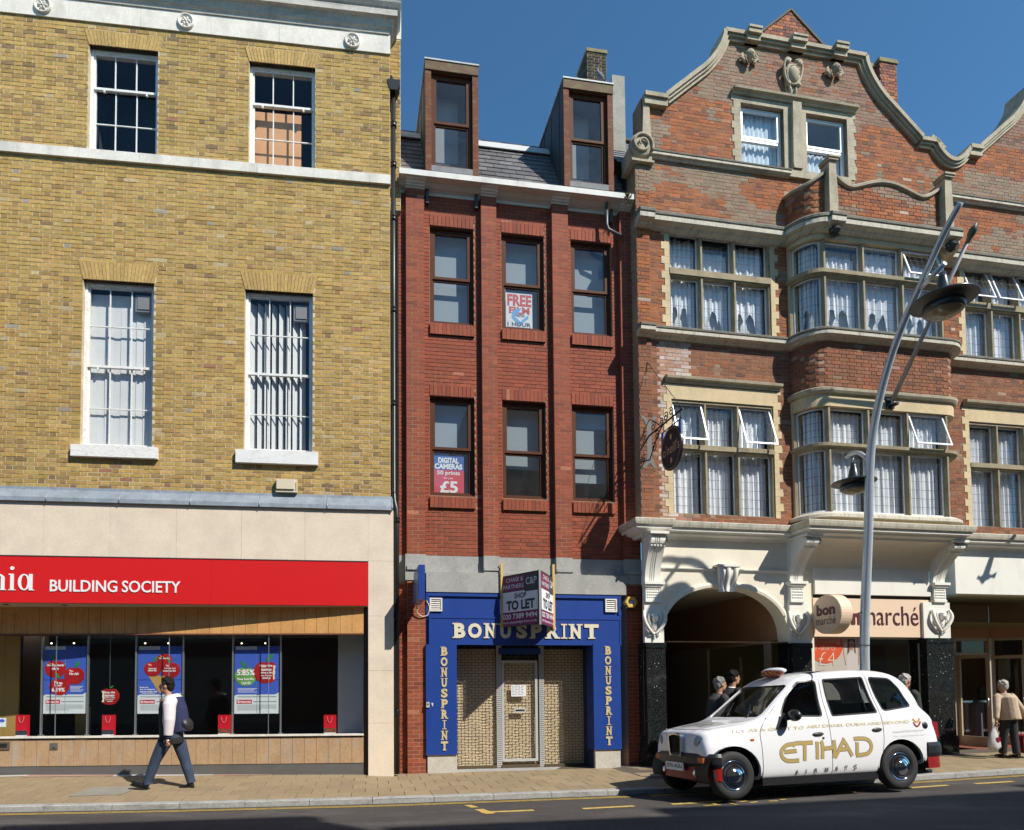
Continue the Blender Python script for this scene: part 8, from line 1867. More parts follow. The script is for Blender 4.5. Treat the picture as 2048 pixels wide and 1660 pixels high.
for x in (-1.44, 1.44):
    for s in (-1, 1): wheel(x, s)
    for s in (-1, 1):
        m = MB(); ar = [(x+.44*math.cos(R(t)), .36+.385*math.sin(R(t))) for t in range(-15, 196, 15)]; k = len(m.v)
        for a, b in ar: m.v += [(a, s*.83, b), (a, s*.48, b)]
        for i in range(len(ar)-1): m.f.append((k+i*2, k+i*2+1, k+i*2+3, k+i*2+2)); m.c.append(None); m.smooth.append(True)
        m.v += [(x, s*.48, .36)]; kk = len(m.v)-1
        for i in range(len(ar)-1): m.f.append((k+i*2+1, kk, k+i*2+3)); m.c.append(None); m.smooth.append(False)
        m.build('wheel_arch_liner', black, taxi)
# cabin
m = MB(); m.box(-.75, -.45, -.62, .62, .9, 1.10); m.ell((-.42, .36, 1.08), (.03,.18,.18), 16, 8); m.build('dashboard', tdark, taxi)
m = MB(); m.box(-.05, .12, .12, .58, .4, 1.15); m.ell((.06, .35, 1.30), (.05,.13,.12), 12, 8); m.box(.17, .20, -.65, .65, .4, 1.60); m.build('driver_seat', tdark, taxi)
m = MB(); m.box(1.45, 1.65, -.60, .60, .4, 1.30); m.box(1.0, 1.5, -.6, .6, .4, .75); m.build('rear_seat', tdark, taxi)
m = MB(); m.box(-1.4, 2.0, -.7, .7, .38, .40); m.build('cabin_floor', tdark, taxi)
# livery: letters drawn on the flank
gold_ = mat('gold_livery', (.44,.32,.12), .35, var=.03); gedge = mat('grey_livery_edge', (.16,.15,.11), .5); blackink = mat('black_livery_ink', (.02,.02,.022), .4); pgold = mat('pale_gold_livery', (.72,.62,.36), .35); greyl = mat('grey_livery_ink', (.38,.38,.40), .4)
def pxs2(pts): return [TX(1540+a/4.883, 1300+b/4.883) for a, b in pts]
def crv(pts, n=6): return [tuple(q) for q in spline([Vector(p) for p in pts], n)]
LET = [crv(pxs2([(236,918),(190,922),(150,936),(115,972),(106,1010),(120,1050),(160,1080),(215,1084),(282,1078)])), pxs2([(136,997),(256,984)]),
       crv(pxs2([(216,940),(232,920),(262,909),(330,908)]), 3)+pxs2([(415,903)]), pxs2([(334,912),(336,1082)]),
       pxs2([(456,893),(460,1066)]), crv(pxs2([(494,886),(500,898),(508,930)]), 3)+pxs2([(509,1062)]),
       pxs2([(524,963),(634,951)]), pxs2([(620,878),(628,950)])+pxs2([(620,1052)]), crv(pxs2([(632,1052),(690,930),(716,884)]), 2), crv(pxs2([(704,876),(722,892),(800,1036)]), 3), pxs2([(668,975),(752,965)]),
       crv(pxs2([(815,868),(880,864),(930,868),(965,888),(984,930),(978,975),(950,1008),(900,1022),(836,1028)])), pxs2([(846,898),(847,1022)])]
m = MB()
for k, L_ in enumerate(LET): ribbon(m, L_, .062, .0020+.0001*k)
m.build('livery_lettering_edge', gedge, taxi, kind='stuff'); m = MB()
for k, L_ in enumerate(LET): ribbon(m, L_, .050, .0045+.0001*k)
m.build('livery_lettering', gold_, taxi, kind='stuff')
def side_text(txt, a, b, zc0, zc1, mt, bold=0, sp=1.0, out=.009, nm='livery_lettering'):
    """a, b: pixels of the baseline ends"""
    x0, z0 = TX(*a); x1, z1 = TX(*b); m = MB(); h = TX(a[0], a[1]-(zc1-zc0))[1]-z0
    v, f = glyphs(txt, bold, sp); pts = [tuple(skin(x0+(x1-x0)*u, z0+(z1-z0)*u+h*w, out)) for u, w in v]; ff = []
    for q in f:
        A_, B_, C_ = v[q[0]], v[q[1]], v[q[2]]; ar = (B_[0]-A_[0])*(C_[1]-A_[1])-(C_[0]-A_[0])*(B_[1]-A_[1]); ff.append(q if ar > 0 else tuple(reversed(q)))
    m.add(pts, ff); return m.build(nm, mt, taxi)
for ch_, px, py in (('A',1595,1544.5), ('I',1613.5,1543.5), ('R',1633,1541.5), ('W',1654,1539.5), ('A',1674,1537), ('Y',1692.5,1535.5), ('S',1711,1534)):
    w = {'I': 1.3, 'W': 9, 'S': 5.4}.get(ch_, 6.2); side_text(ch_, (px-w/2, py+5), (px+w/2, py+4.6), 0, 10, blackink, .02, out=.014)
side_text('FLY AS A GUEST TO', (1472, 1465), (1609, 1457.5), 0, 6.0, pgold, 0); side_text('ABU DHABI, DUBAI AND BEYOND', (1615, 1457), (1820, 1446.5), 0, 7.0, pgold, 0)
side_text('www.etihadairways.com', (1786, 1467.5), (1849, 1463), 0, 6.5, greyl, -.01); side_text('For reservations call', (1787, 1474), (1849, 1470), 0, 3.0, greyl, -.01)
m = MB(); ribbon(m, crv(pxs2([(1405,672),(1425,695),(1441,704),(1460,693),(1474,668)]), 3), .026, .004); m.build('chevron_logo', mat('orange_livery', (.62,.26,.05), .4), taxi)
m = MB(); ribbon(m, crv(pxs2([(1408,706),(1424,733),(1441,746),(1462,732),(1480,698)]), 3), .026, .004); m.build('chevron_logo', tred, taxi)
def topz(x, y):
    h = bvh.ray_cast(Vector((x, y, 3)), Vector((0, 0, -1))); return (h[0].z if h[0] is not None else 1)+.004
v, f = glyphs('ETIHAD', .0); m = MB(); m.add([(-1.62+.24*(1-b), .30-.60*(1-a) if False else -.30+.60*(1-a)*1.0, topz(-1.62+.24*(1-b), -.30+.60*(1-a))) for a, b in v], f); m.build('bonnet_lettering', mat('grey_livery_edge'), taxi)
m = MB(); k = 16
for i in range(k+1): y = -.62+1.24*i/k; xx = -1.77+.10*(abs(y)/.62)**2; m.v += [(xx, y, topz(xx, y)-.001), (xx+.010, y, topz(xx+.010, y)-.001)]
for i in range(k): m.f.append((i*2, i*2+1, i*2+3, i*2+2)); m.c.append(None); m.smooth.append(False)
m.build('bonnet_gap', black, taxi)
for a, b in (((-.93,.1), (-.66,.30)), ((-.93,-.45), (-.70,-.20))):
    m = MB(); q = [Vector((a[0]+(b[0]-a[0])*t, a[1]+(b[1]-a[1])*t, 0)) for t in (0, .25, .5, .75, 1)]; q = [(p.x, p.y, topz(p.x, p.y)+.01) for p in q]; m.tube(q, .008, 5); m.build('wiper', tblk, taxi)
m = MB(); h = bvh.ray_cast(Vector((-3, -.52, 1.50)), Vector((1, 0, 0))); m.lathe([(0, -.0), (.03, 0)], (h[0].x-.004+.03, -.50, 1.50), 'x', 14); h = bvh.ray_cast(Vector((-3, -.35, 1.20)), Vector((1, 0, 0))); m.lathe([(0, 0), (.03, 0)], (h[0].x+.026, -.35, 1.20), 'x', 14); m.build('windscreen_sticker', mat('licence_disc', (.5,.55,.6), .5), taxi)

# ================================================================== people
def solid(parts, voxel, smooth=3):
    """fuses tubes and ellipsoids into one continuous surface"""
    me = parts.mesh('s'); o = bpy.data.objects.new('s', me); COL.objects.link(o); d = o.modifiers.new('r', 'REMESH'); d.mode = 'VOXEL'; d.voxel_size = voxel; d.use_smooth_shade = True
    if smooth: d2 = o.modifiers.new('m', 'SMOOTH'); d2.iterations = smooth; d2.factor = .5
    m2 = evald(o); bpy.data.objects.remove(o); return m2
def put(me, nm, mt, par):
    me.materials.clear(); me.materials.append(mt); o = bpy.data.objects.new(nm, me); COL.objects.link(o); o.parent = par; return o
skinm = mat('warm_skin', (.46,.24,.15), .55, var=.06, scale=12); denim = mat('blue_denim', (.032,.050,.088), .9, var=.3, scale=7, fine=.15); navy = mat('navy_cloth', (.018,.022,.075), .85, var=.1, scale=8)  # skin is one plain warm colour with slight random variation
shw = mat('pinkish_white_cloth', (.66,.60,.62), .85, var=.05, scale=8); blackc = mat('black_cloth', (.012,.012,.013), .85); hairb = mat('black_hair', (.012,.009,.007), .8, spec=.2, var=.3, scale=60); shoe = mat('black_leather', (.012,.012,.013), .25)
def hand(m, w, d, s=1.0, curl=.5, side=1):
    """palm plus five fingers hanging from the wrist w along d"""
    w, d = Vector(w), Vector(d).normalized(); sd_ = Vector((0, 1, 0)).cross(d).normalized() if abs(d.y) < .9 else Vector((1, 0, 0)); n_ = d.cross(sd_)
    sd_ = Vector((1, 0, 0)) if abs(d.x) < .7 else Vector((0, 0, 1)); sd_ = (sd_-d*sd_.dot(d)).normalized(); n_ = d.cross(sd_)
    m.tube([w-d*.01, w+d*.04, w+d*.09], [.024*s, .036*s, .034*s], 10, flat=.55)
    for k, (o, l) in enumerate(((-.028, .066), (-.010, .078), (.009, .073), (.027, .056))):
        b = w+d*.085+sd_*o*s; m.tube([b, b+d*l*.45*s, b+(d*.8+n_*curl*side)*l*.85*s, b+(d*.5+n_*curl*2*side)*l*s], [.0105*s, .010*s, .009*s, .007*s], 7)
    b = w+d*.03-sd_*.03*s; m.tube([b, b+(d*.7-sd_*.7).normalized()*.035*s, b+(d-sd_*.4+n_*side*.3).normalized()*.070*s], [.014*s, .012*s, .009*s], 7)
def head(c, face, s=1.0, hair=None, hairm=None, skin_=None, par=None, short=True, name='hair'):
    """returns parts for the skin mesh and builds the hair; face = unit vector the person looks along (x,y)"""
    fx = Vector((face[0], face[1], 0)).normalized(); sy = Vector((-fx.y, fx.x, 0)); c = Vector(c); M = Matrix((fx, sy, Vector((0,0,1)))).transposed()
    m = MB(); g = lambda x, y, z: c+fx*x*s+sy*y*s+Vector((0, 0, z*s))
    m.ell(g(-.01,0,.02), (.098*s,.076*s,.105*s), 18, 14, M=M); m.ell(g(.025,0,-.055), (.062*s,.055*s,.062*s), 14, 10, M=M); m.ell(g(.062,0,-.092), (.024*s,.026*s,.020*s), 10, 8, M=M)
    m.tube([g(.082,0,.022), g(.108,0,-.022), g(.096,0,-.034)], [.010*s, .016*s, .012*s], 8); m.ell(g(.080,0,.03), (.016*s,.052*s,.012*s), 10, 6, M=M); m.ell(g(.088,0,-.058), (.012*s,.024*s,.010*s), 8, 6, M=M)
    for q in (-1, 1): m.ell(g(-.005, q*.078, -.005), (.020*s,.010*s,.032*s), 8, 8, M=M)
    m.tube([g(-.02,0,-.05), g(-.03,0,-.13), g(-.035,0,-.19)], [.055*s, .052*s, .062*s], 12)
    if hair:
        h = MB(); rr = random.Random(4); h.ell(g(-.022,0,.045), (.105*s,.086*s,.100*s), 18, 14, M=M); h.ell(g(-.062,0,-.01), (.062*s,.076*s,.085*s), 14, 10, M=M)
        for k in range(60):
            a, b = rr.uniform(-1, 1), rr.uniform(0, 2*PI); p = Vector((math.cos(b)*math.sqrt(1-a*a), math.sin(b)*math.sqrt(1-a*a), a))
            if p.z < -.2 and p.x > -.2: continue
            if p.x > .55 and p.z < .55: continue
            h.ell(g(-.022+p.x*.100, p.y*.082, .045+p.z*.095), (.024*s,.024*s,.022*s), 6, 5)
        # keep the face clear
        me = solid(h, .008*s, 6); bm = bmesh.new(); bm.from_mesh(me); dv = [v for v in bm.verts if (v.co-c).dot(fx) > .048*s and (v.co-c).z < .062*s]; bmesh.ops.delete(bm, geom=dv, context='VERTS'); dv = [v for v in bm.verts if (v.co-c).dot(fx) > -.005*s and (v.co-c).z < .012*s and abs((v.co-c).dot(sy)) > .045*s]; bmesh.ops.delete(bm, geom=dv, context='VERTS'); bm.to_mesh(me); bm.free(); put(me, name, hairm, par)
        for q in (-1, 1):
            e = MB(); e.ell(g(.088, q*.031, .012), (.005*s,.010*s,.0045*s), 8, 6, M=M); e.build('eye', mat('eye_dark', (.02,.015,.01), .2), par); e = MB(); e.tube([g(.086, q*.014, .030), g(.090, q*.034, .034), g(.080, q*.052, .028)], .0028*s, 6); e.build('eyebrow', hairm, par)
    return m
# --- man walking past the building society
gW = at_z(335, 1580, -1.61); sc_ = gW.length and 1267/gW.y
MW = Matrix.Translation(gW)
man = empty('person', 'dark haired man in a white and navy jacket and jeans striding along the pavement', 'person', MW)
Q = lambda px, py, y=0: ((px-335)/sc_*1.0, y, (1580-py)/sc_)
b = head(Q(330, 1373.5), (-1, -.12), 1.0, True, hairb, skinm, man)
b.tube([Q(338,1398), Q(341,1430), Q(342,1462), Q(343,1484)], [.13,.135,.12,.13], 14, flat=1.25)
JN = dict(hl=(333,1484,-.08), kl=(316,1519,-.09), al=(301,1562,-.09), hr=(352,1484,.08), kr=(364,1522,.09), ar=(376.5,1563,.09))
for a_, k_, n_ in (('hl','kl','al'), ('hr','kr','ar')): b.tube([Q(*JN[a_]), Q(*JN[k_]), Q(*JN[n_])], [.085,.055,.038], 12)
wN = Q(347.5, 1474, -.24); wF = Q(318, 1466, .24)
b.tube([Q(344,1404,-.18), Q(350,1440,-.23), wN], [.05,.042,.028], 10); b.tube([Q(338,1406,.18), Q(326,1440,.24), wF], [.05,.042,.028], 10)
hand(b, wN, (-.02, -.02, -1), 1.0, .35, -1); hand(b, wF, (-.25, 0, -1), 1.0, .35, 1)
put(solid(b, .0075, 2), 'body', skinm, man)
m = MB(); m.tube([Q(342,1462), Q(343,1478)], [.155,.155], 14, flat=1.1)
for a_, k_, n_, e_ in (('hl','kl','al',(302,1568,-.09)), ('hr','kr','ar',(378,1568,.09))): m.tube([Q(*JN[a_]), Q(*JN[k_]), Q(*JN[n_]), Q(*e_)], [.112,.084,.068,.074], 14)
put(solid(m, .011, 3), 'jeans', denim, man)
m = MB(); m.tube([Q(339,1400), Q(337,1420), Q(338,1450), Q(342,1482), Q(343,1490)], [.13,.14,.14,.158,.15], 14, flat=1.2); m.tube([Q(337,1392), Q(338,1402)], [.065,.09], 12); put(solid(m, .011, 2), 'black_shirt', blackc, man)
m = MB(); m.tube([Q(346,1397), Q(350,1420), Q(354,1448), Q(357,1466)], [.11,.135,.140,.135], 16, flat=1.3); m.tube([Q(336,1400,-.10), Q(334,1425,-.13), Q(337,1470,-.14)], [.03,.035,.03], 8); m.tube([Q(340,1406,.2), Q(328,1438,.25), Q(320,1461,.245)], [.075,.065,.05], 12); put(solid(m, .011, 2), 'navy_jacket', navy, man)
m = MB(); m.tube([Q(341,1391), Q(343,1400)], [.075,.12], 14, flat=1.4); m.tube([Q(346,1402,-.12), Q(347,1412,-.19), Q(350,1440,-.24), Q(348.5,1470,-.245)], [.105,.102,.088,.068], 14); m.ell(Q(345,1402,-.06), (.105,.15,.06), 14, 8); m.tube([Q(340,1400,-.18), Q(341,1440,-.205), Q(343,1470,-.20)], [.035,.05,.03], 10); put(solid(m, .010, 2), 'white_sleeve', shw, man)
m = MB(); m.tube([Q(348.5,1469,-.245), Q(348,1475,-.245)], [.052,.045], 12); put(solid(m, .008, 1), 'cuff', navy, man)
m = MB(); m.tube([Q(347.8,1478.5,-.24), Q(347.6,1481,-.24)], .031, 14); m.build('wrist_watch', alu, man)
for (hx, hy, tx, ty, y) in ((300,1572,270,1562,-.09), (381,1573,354,1577,.09)):
    H_, T_ = Vector(Q(hx, hy, y)), Vector(Q(tx, ty, y)); d = (T_-H_).normalized(); u = Vector((-d.z, 0, d.x))*(1 if d.x > 0 else -1); u = u if u.z > 0 else -u; m = MB()
    m.tube([H_-d*.01, H_+d*.08, H_+d*.18, T_-d*.02, T_+d*.005], [.040,.043,.044,.040,.022], 12, flat=.85); m.tube([H_+d*.02-u*.005, H_+d*.04+u*.07], [.046,.044], 10); put(solid(m, .008, 2), 'shoe', shoe, man)
    m = MB(); m.box(-.025, .25, -.042, .042, -.012, .010); s_ = m.build('shoe_sole', blackc, man); s_.matrix_basis = Matrix.Translation(H_-u*.040) @ Matrix((d, Vector((0,1,0)) if False else u.cross(d), u)).transposed().to_4x4()
bag = empty('shoulder_bag', 'small black shoulder bag behind the striding man', 'bag', MW)
m = MB(); m.ell(Q(370,1449,.02), (.09,.14,.13), 14, 10, M=Matrix.Rotation(R(-30), 3, 'Y')); put(solid(m, .01, 1), 'pouch', mat('black_nylon', (.02,.02,.02), .5), bag)
m = MB(); m.tube(spline([Q(371,1437,.02), Q(358,1405,.0), Q(346,1396,-.07), Q(350,1402,-.04)], 4), .012, 6); m.build('strap', mat('black_nylon'), bag)
# --- simple standing figures
def stander(name, lab, P, H, face, topm, legm, hairm, skinx, lean=0.0, arms=((.10,-.02),(.02,.05)), coat=.95, nm=('jacket','trousers'), build=1.0, step=.14):
    e = empty(name, lab, 'person', Matrix.Translation(P) @ Matrix.Rotation(math.atan2(face[1], face[0]), 4, 'Z')); k = H/1.75
    V = lambda x, y, z: (x*k, y*k, z*k)
    b = head(V(.03+lean*1.62, 0, 1.635), (1, 0), k, True, hairm, skinx, e)
    b.tube([V(0,0,.95), V(lean*1.2,0,1.2), V(lean*1.45,0,1.44)], [.12*k,.12*k,.10*k], 14, flat=1.3)
    for s in (-1, 1): b.tube([V(0,s*.09,.92), V(s*step*.5,s*.09,.50), V(s*step,s*.09,.09)], [.085*k,.055*k,.04*k], 10); b.ell(V(s*step+.06,s*.09,.045), (.12*k,.045*k,.04*k), 10, 6)
    wr = []
    for s, (ax, ay) in zip((-1, 1), arms): w = V(ax, s*(.26+ay), .86); wr.append(w); b.tube([V(lean*1.4, s*.19, 1.42), V(ax*.3, s*(.25+ay*.5), 1.13), w], [.05*k,.04*k,.027*k], 10); hand(b, w, (.05, 0, -1), k, .4, 1)
    put(solid(b, .010, 2), 'body', skinx, e)
    t = MB(); t.tube([V(0,0,coat-.12), V(lean*.6,0,1.1), V(lean*1.3,0,1.36), V(lean*1.45,0,1.47)], [.165*k*build,.155*k*build,.15*k*build,.07*k], 16, flat=1.35)
    for s, (ax, ay) in zip((-1, 1), arms): w = Vector(V(ax, s*(.26+ay), .90)); t.tube([V(lean*1.4, s*.15, 1.43), V(lean*1.3, s*.21, 1.38), V(ax*.3, s*(.255+ay*.5), 1.13), w], [.07*k,.078*k,.068*k,.052*k], 12)
    put(solid(t, .012, 2), nm[0], topm, e)
    t = MB(); t.tube([V(0,0,1.0), V(0,0,.88)], [.14*k,.15*k], 12, flat=1.2)
    for s in (-1, 1): t.tube([V(0,s*.09,.92), V(s*step*.5,s*.09,.50), V(s*step,s*.09,.10)], [.105*k,.08*k,.075*k], 12)
    put(solid(t, .012, 2), nm[1], legm, e)
    for s in (-1, 1): t = MB(); t.tube([V(s*step-.06,s*.09,.045), V(s*step+.06,s*.09,.045), V(s*step+.17,s*.09,.035)], [.045*k,.045*k,.03*k], 10); put(solid(t, .01, 1), 'shoe', shoe, e)
    return e, wr
greyh = mat('grey_hair', (.22,.21,.20), .9, var=.3, scale=60, spec=.2); whiteh = mat('white_hair', (.42,.39,.35), .9, var=.2, scale=60, spec=.2); suit = mat('charcoal_suit', (.035,.033,.036), .85, var=.1, scale=9); bsuit = mat('black_suit', (.008,.008,.009), .8)
def foot_at(px, Y): r = ray(px, 1500)*Y; X = r.x; k = KX(X); w = pav_pt(X, .5); return Vector((X, Y, w.z+.0))
Pm = foot_at(1436, 11.3); stander('person', 'grey haired man in a charcoal suit walking behind the taxi bonnet', Pm, 1.70, (1, .1), suit, suit, greyh, skinm, lean=.03)
Pm = foot_at(1463, 11.6); e, _ = stander('person', 'black haired man in a black suit and white collar behind the taxi', Pm, 1.82, (1, .15), bsuit, bsuit, hairb, skinm, lean=.03)
m = MB(); m.tube([(.03,0,1.50), (.035,0,1.54)], [.072,.062], 14); m.build('shirt_collar', whitesign, e)
Pm = foot_at(1811, 11.9); stander('person', 'white haired man seen behind the rear window of the taxi', Pm, 1.70, (1, .3), mat('dark_green_coat', (.03,.04,.03), .9), suit, whiteh, mat('ruddy_skin', (.50,.22,.15), .6), lean=.02)
# --- woman with carrier bag and trolley
beige_j = mat('quilted_beige_jacket', (.50,.38,.27), .85, var=.08, scale=10, bump=.8, bscale=18)
PwY = 12.6; Pw = ray(2020, 1519)*PwY; Pw.z = pav_pt(Pw.x, .8).z
e, wr = stander('person', 'white haired woman in a beige quilted jacket seen from behind by the shop entrance', Pw, 1.52, (-.15, 1), beige_j, mat('black_trousers', (.02,.02,.022), .8), whiteh, skinm, lean=.05, arms=((-.02,.17),(-.05,.12)), coat=.98, build=1.18, step=.08)
for o in list(e.children):
    if o.name.startswith('eye'): bpy.data.objects.remove(o)
M_ = e.matrix_world; k = 1.52/1.75
hl = M_ @ Vector((-.02*k, .43*k, .80*k)); hr = M_ @ Vector((-.05*k, -.38*k, .80*k))
if hl.x > hr.x: hl, hr = hr, hl
cb = empty('carrier_bag', 'translucent white carrier bag with a red print in the hand of the woman', 'bag', Matrix.Translation(hl))
plastic_w = glass_mat('thin_white_plastic', (.8,.8,.8), ior=1.5, rough=.2, dirt=1.0); m = MB()
N_ = 20; pr = [(.02, .02), (.025, -.10), (.07, -.20), (.11, -.36), (.12, -.46), (.07, -.53), (0, -.545)]
for r_, z in pr:
    for j in range(N_): a = 2*PI*j/N_; q = 1+.12*math.sin(a*5+z*20); m.v.append((math.cos(a)*r_*q, math.sin(a)*r_*.55*q, z))
for i in range(len(pr)-1):
    for j in range(N_): j2 = (j+1) % N_; m.f.append((i*N_+j, (i+1)*N_+j, (i+1)*N_+j2, i*N_+j2)); m.c.append(None); m.smooth.append(True)
m.build('bag_skin', mat('white_polythene', (.55,.54,.55), .35), cb); m = MB(); m.box(.01, .075, -.068, -.060, -.36, -.27); m.build('red_print', tred, cb)
tr = empty('shopping_trolley', 'small red wheeled shopping trolley beside the woman', 'trolley', Matrix.Translation((hr.x+.04, hr.y+.06, Pw.z)))
m = MB(); m.prism(rnd_poly([(-.13,.09), (.16,.09), (.17,.40), (.10,.46), (-.08,.46), (-.14,.40)], .05), -.12, .12); m.build('trolley_bag', mat('red_canvas', (.30,.02,.03), .7, var=.2, scale=9), tr)
m = MB(); m.ell((0, -.123, .30), (.07,.006,.04), 10, 6); m.build('printed_flower', mat('yellow_print', (.6,.35,.05), .6), tr)
m = MB(); zt_ = hr.z-Pw.z-.05; m.tube([(-.03,.06,.42), (-.04,.0,zt_)], .008, 6); m.tube([(.05,.06,.42), (.03,.0,zt_)], .008, 6); m.tube([(-.06,0,zt_), (.05,0,zt_)], .011, 6); m.build('trolley_handle', darkmet, tr)
for s in (-1, 1): m = MB(); m.lathe([(.0, -.012), (.045, -.012), (.045, .012), (0, .012)], (s*.10, .05, .045), 'x', 16); m.build('trolley_wheel', tyre, tr)
# bird in flight, out of the frame: only its shadow falls on the white wall
wpt = FC.W(U(1970, 1155, .01), .01, Z(1970, 1155, .01)); bp_ = wpt+sd*3.6
e = empty('flying_pigeon', 'pigeon in flight above the shop entrance', 'pigeon', Matrix.Translation(bp_) @ Matrix.Rotation(R(200), 4, 'Z'))
m = MB(); m.ell((0,0,0), (.15,.05,.05), 12, 8); m.ell((.15,0,.03), (.035,.03,.03), 8, 6); m.build('body', mat('pigeon_grey'), e); m = MB()
for s in (-1, 1): m.add([(.08,s*.03,.01),(-.08,s*.03,.01),(-.10,s*.18,.12),(-.12,s*.34,.24),(.0,s*.22,.18)], [(0,1,2,4),(4,2,3)])
m.add([(-.12,-.02,0),(-.25,-.06,0),(-.25,.06,0),(-.12,.02,0)], [(0,1,2,3)]); m.build('wing', mat('pigeon_grey'), e)
# ================================================================== what stands in the building society window
blueP = mat('poster_blue', (.045,.11,.50), .5); whiteP = mat('poster_white', (.62,.70,.72), .5); redA = mat('apple_red', (.36,.012,.014), .35, var=.35, scale=6); grnA = mat('apple_green', (.12,.34,.06), .35, var=.25, scale=6); leafG = mat('leaf_green', (.03,.22,.04), .5); inkw = mat('poster_white_ink', (.85,.85,.85), .5); inkg = mat('grey_ink'); brr = mat('brand_red', (.50,.02,.03), .5); cone = mat('cone_ochre', (.45,.28,.08), .6); stemb = mat('stem_brown', (.10,.05,.02), .8)
def apple(cx, cz, r, n=28, bite=0):
    o = []
    for i in range(n):
        a = 2*PI*i/n+PI/2; s, c = math.sin(a), math.cos(a); rr_ = r*(1+.06*math.cos(2*a))*(1-.16*math.exp(-((a-PI/2)%(2*PI))**2*9)-.16*math.exp(-((2*PI-(a-PI/2)%(2*PI)))**2*9))*(1-.06*math.exp(-((a-3*PI/2))**2*14))
        x, z = rr_*c*(1-.10*(s < 0)*abs(s)), rr_*s
        if bite and x*bite > r*.62 and abs(z) < r*.62: x = bite*(r*.62+abs(abs((z/r*3.2) % 1-.5))*r*.10)
        o.append((cx+x, cz+z))
    return o if area(o) > 0 else o[::-1]
def leaf(cx, cz, l, a):
    p = [(0,0), (.3,.17), (.65,.17), (1,0), (.65,-.13), (.3,-.13)]; c, s = math.cos(R(a)), math.sin(R(a)); o = [(cx+l*(x*c-z*s), cz+l*(x*s+z*c)) for x, z in p]; return o if area(o) > 0 else o[::-1]
def text_lines(root, lines, y, mt=None, nm='lettering'):
    m = MB()
    for t, x0, x1, z0, z1, b in lines: text_into(m, t, x0, x1, z0, z1, y, bold=b)
    m.build(nm, mt or inkw, root)
def poster(px0, px1, lab, apples, lines, small, extra=None):
    e = empty('savings_poster', lab, 'poster', FS.mw, group='posters in the building society window'); y = .22
    x0, x1, z0, z1 = FS.rect(px0, 1292, px1, 1428, -.22); w, h = x1-x0, z1-z0; X = lambda a: x0+w*a; Zz = lambda b: z0+h*b; g = .004
    for a, b in ((0, .5), (.5, 1)):
        for c, d in ((0, .5), (.5, 1)):
            m = MB(); m.box(X(a)+g, X(b)-g, y, y+.006, Zz(c)+g, Zz(d)-g); sh = m.build('poster_sheet', whiteP, e); m = MB()
            if c == .5: m.box(X(a)+g, X(b)-g, y-.0015, y, Zz(c)+g, Zz(d)-g)
            else: m.prism([(X(a)+g, Zz(.27)), (X(a)+w*.06, Zz(.285)), (X(b)-w*(.0 if a == 0 else .10), Zz(.285)), (X(b)-g, Zz(.285 if a == 0 else .32)), (X(b)-g, Zz(.5)-g), (X(a)+g, Zz(.5)-g)], y-.0015, y)
            m.build('blue_print', blueP, sh)
    m = MB(); m.box(X(.03), X(.50)-g, y-.003, y-.0015, Zz(.945), Zz(.995)); m.build('tab_print', whiteP, e)
    text_lines(e, [('Tax Free Savings', X(.12), X(.42), Zz(.955), Zz(.982), .0)], y-.0035, inkg)
    if extra: extra(e, X, Zz, y)
    for k, (a, b, r, col, bt) in enumerate(apples):
        m = MB(); m.prism(apple(X(a), Zz(b), r*w, bite=bt), y-.005-.001*k, y-.002); ap_ = m.build('apple_print', grnA if col else redA, e)
        m = MB(); m.prism(leaf(X(a)+.01, Zz(b)+r*w*.82, r*w*.95, 125 if k % 2 == 0 else 55), y-.0062-.001*k, y-.003); m.build('leaf_print', leafG, ap_)
        m = MB(); m.prism([(X(a)-.004, Zz(b)+r*w*.75), (X(a)+.006, Zz(b)+r*w*.75), (X(a)+.016, Zz(b)+r*w*1.15), (X(a)+.008, Zz(b)+r*w*1.17)], y-.0062-.001*k, y-.004); m.build('stalk_print', stemb, ap_)
        m = MB(); m.ell((X(a)-r*w*.35, y-.0055-.001*k, Zz(b)+r*w*.50), (r*w*.25, .0006, r*w*.10), 10, 6, M=Matrix.Rotation(R(20), 3, 'Y')); m.build('highlight_print', mat('apple_highlight', (.75,.40,.32), .4), ap_)
        if bt: m = MB(); m.prism([(X(a)+bt*r*w*q, Zz(b)+r*w*z_) for q, z_ in ((.60,.6),(.78,.52),(.70,.2),(.74,0),(.68,-.3),(.72,-.55),(.58,-.62),(.54,0))][::-1 if bt > 0 else 1], y-.0065-.001*k, y-.003); m.build('bite_print', mat('apple_flesh', (.75,.66,.45), .5), ap_)
    text_lines(e, [(t, X(a), X(b), Zz(c), Zz(d), .03) for t, a, b, c, d in lines], y-.0105)
    m = MB()
    for (a, b, c, n) in small:
        for k in range(n): m.box(X(a), X(b)-.03*(k % 3), y-.003, y-.0022, Zz(c)-.022*k, Zz(c)-.022*k+.007)
    m.build('small_print', inkw, e, kind='stuff')
    m = MB()
    for k in range(7): m.box(X(.07), X(.93 if k < 5 else .6), y-.0012, y-.0002, Zz(.13)-.016*k, Zz(.13)-.016*k+.005)
    m.box(X(.07), X(.93), y-.0012, y-.0002, Zz(.245), Zz(.258)); m.box(X(.42), X(.93), y-.0012, y-.0002, Zz(.172), Zz(.186)); m.build('small_print', inkg, e, kind='stuff')
    m = MB(); m.box(X(.06), X(.39), y-.0025, y-.0002, Zz(.150), Zz(.208)); m.build('brand_panel', brr, e); text_lines(e, [('Britannia', X(.08), X(.37), Zz(.162), Zz(.198), .02)], y-.0032)
    for xx in (x0-.022, x1+.022): m = MB(); m.box(xx-.011, xx+.011, y-.03, y+.02, sg0-.03, sg1+.05); m.box(xx-.03, xx+.03, y-.05, y+.04, sg0-.03, sg0+.012); m.build('display_post', alu, e)
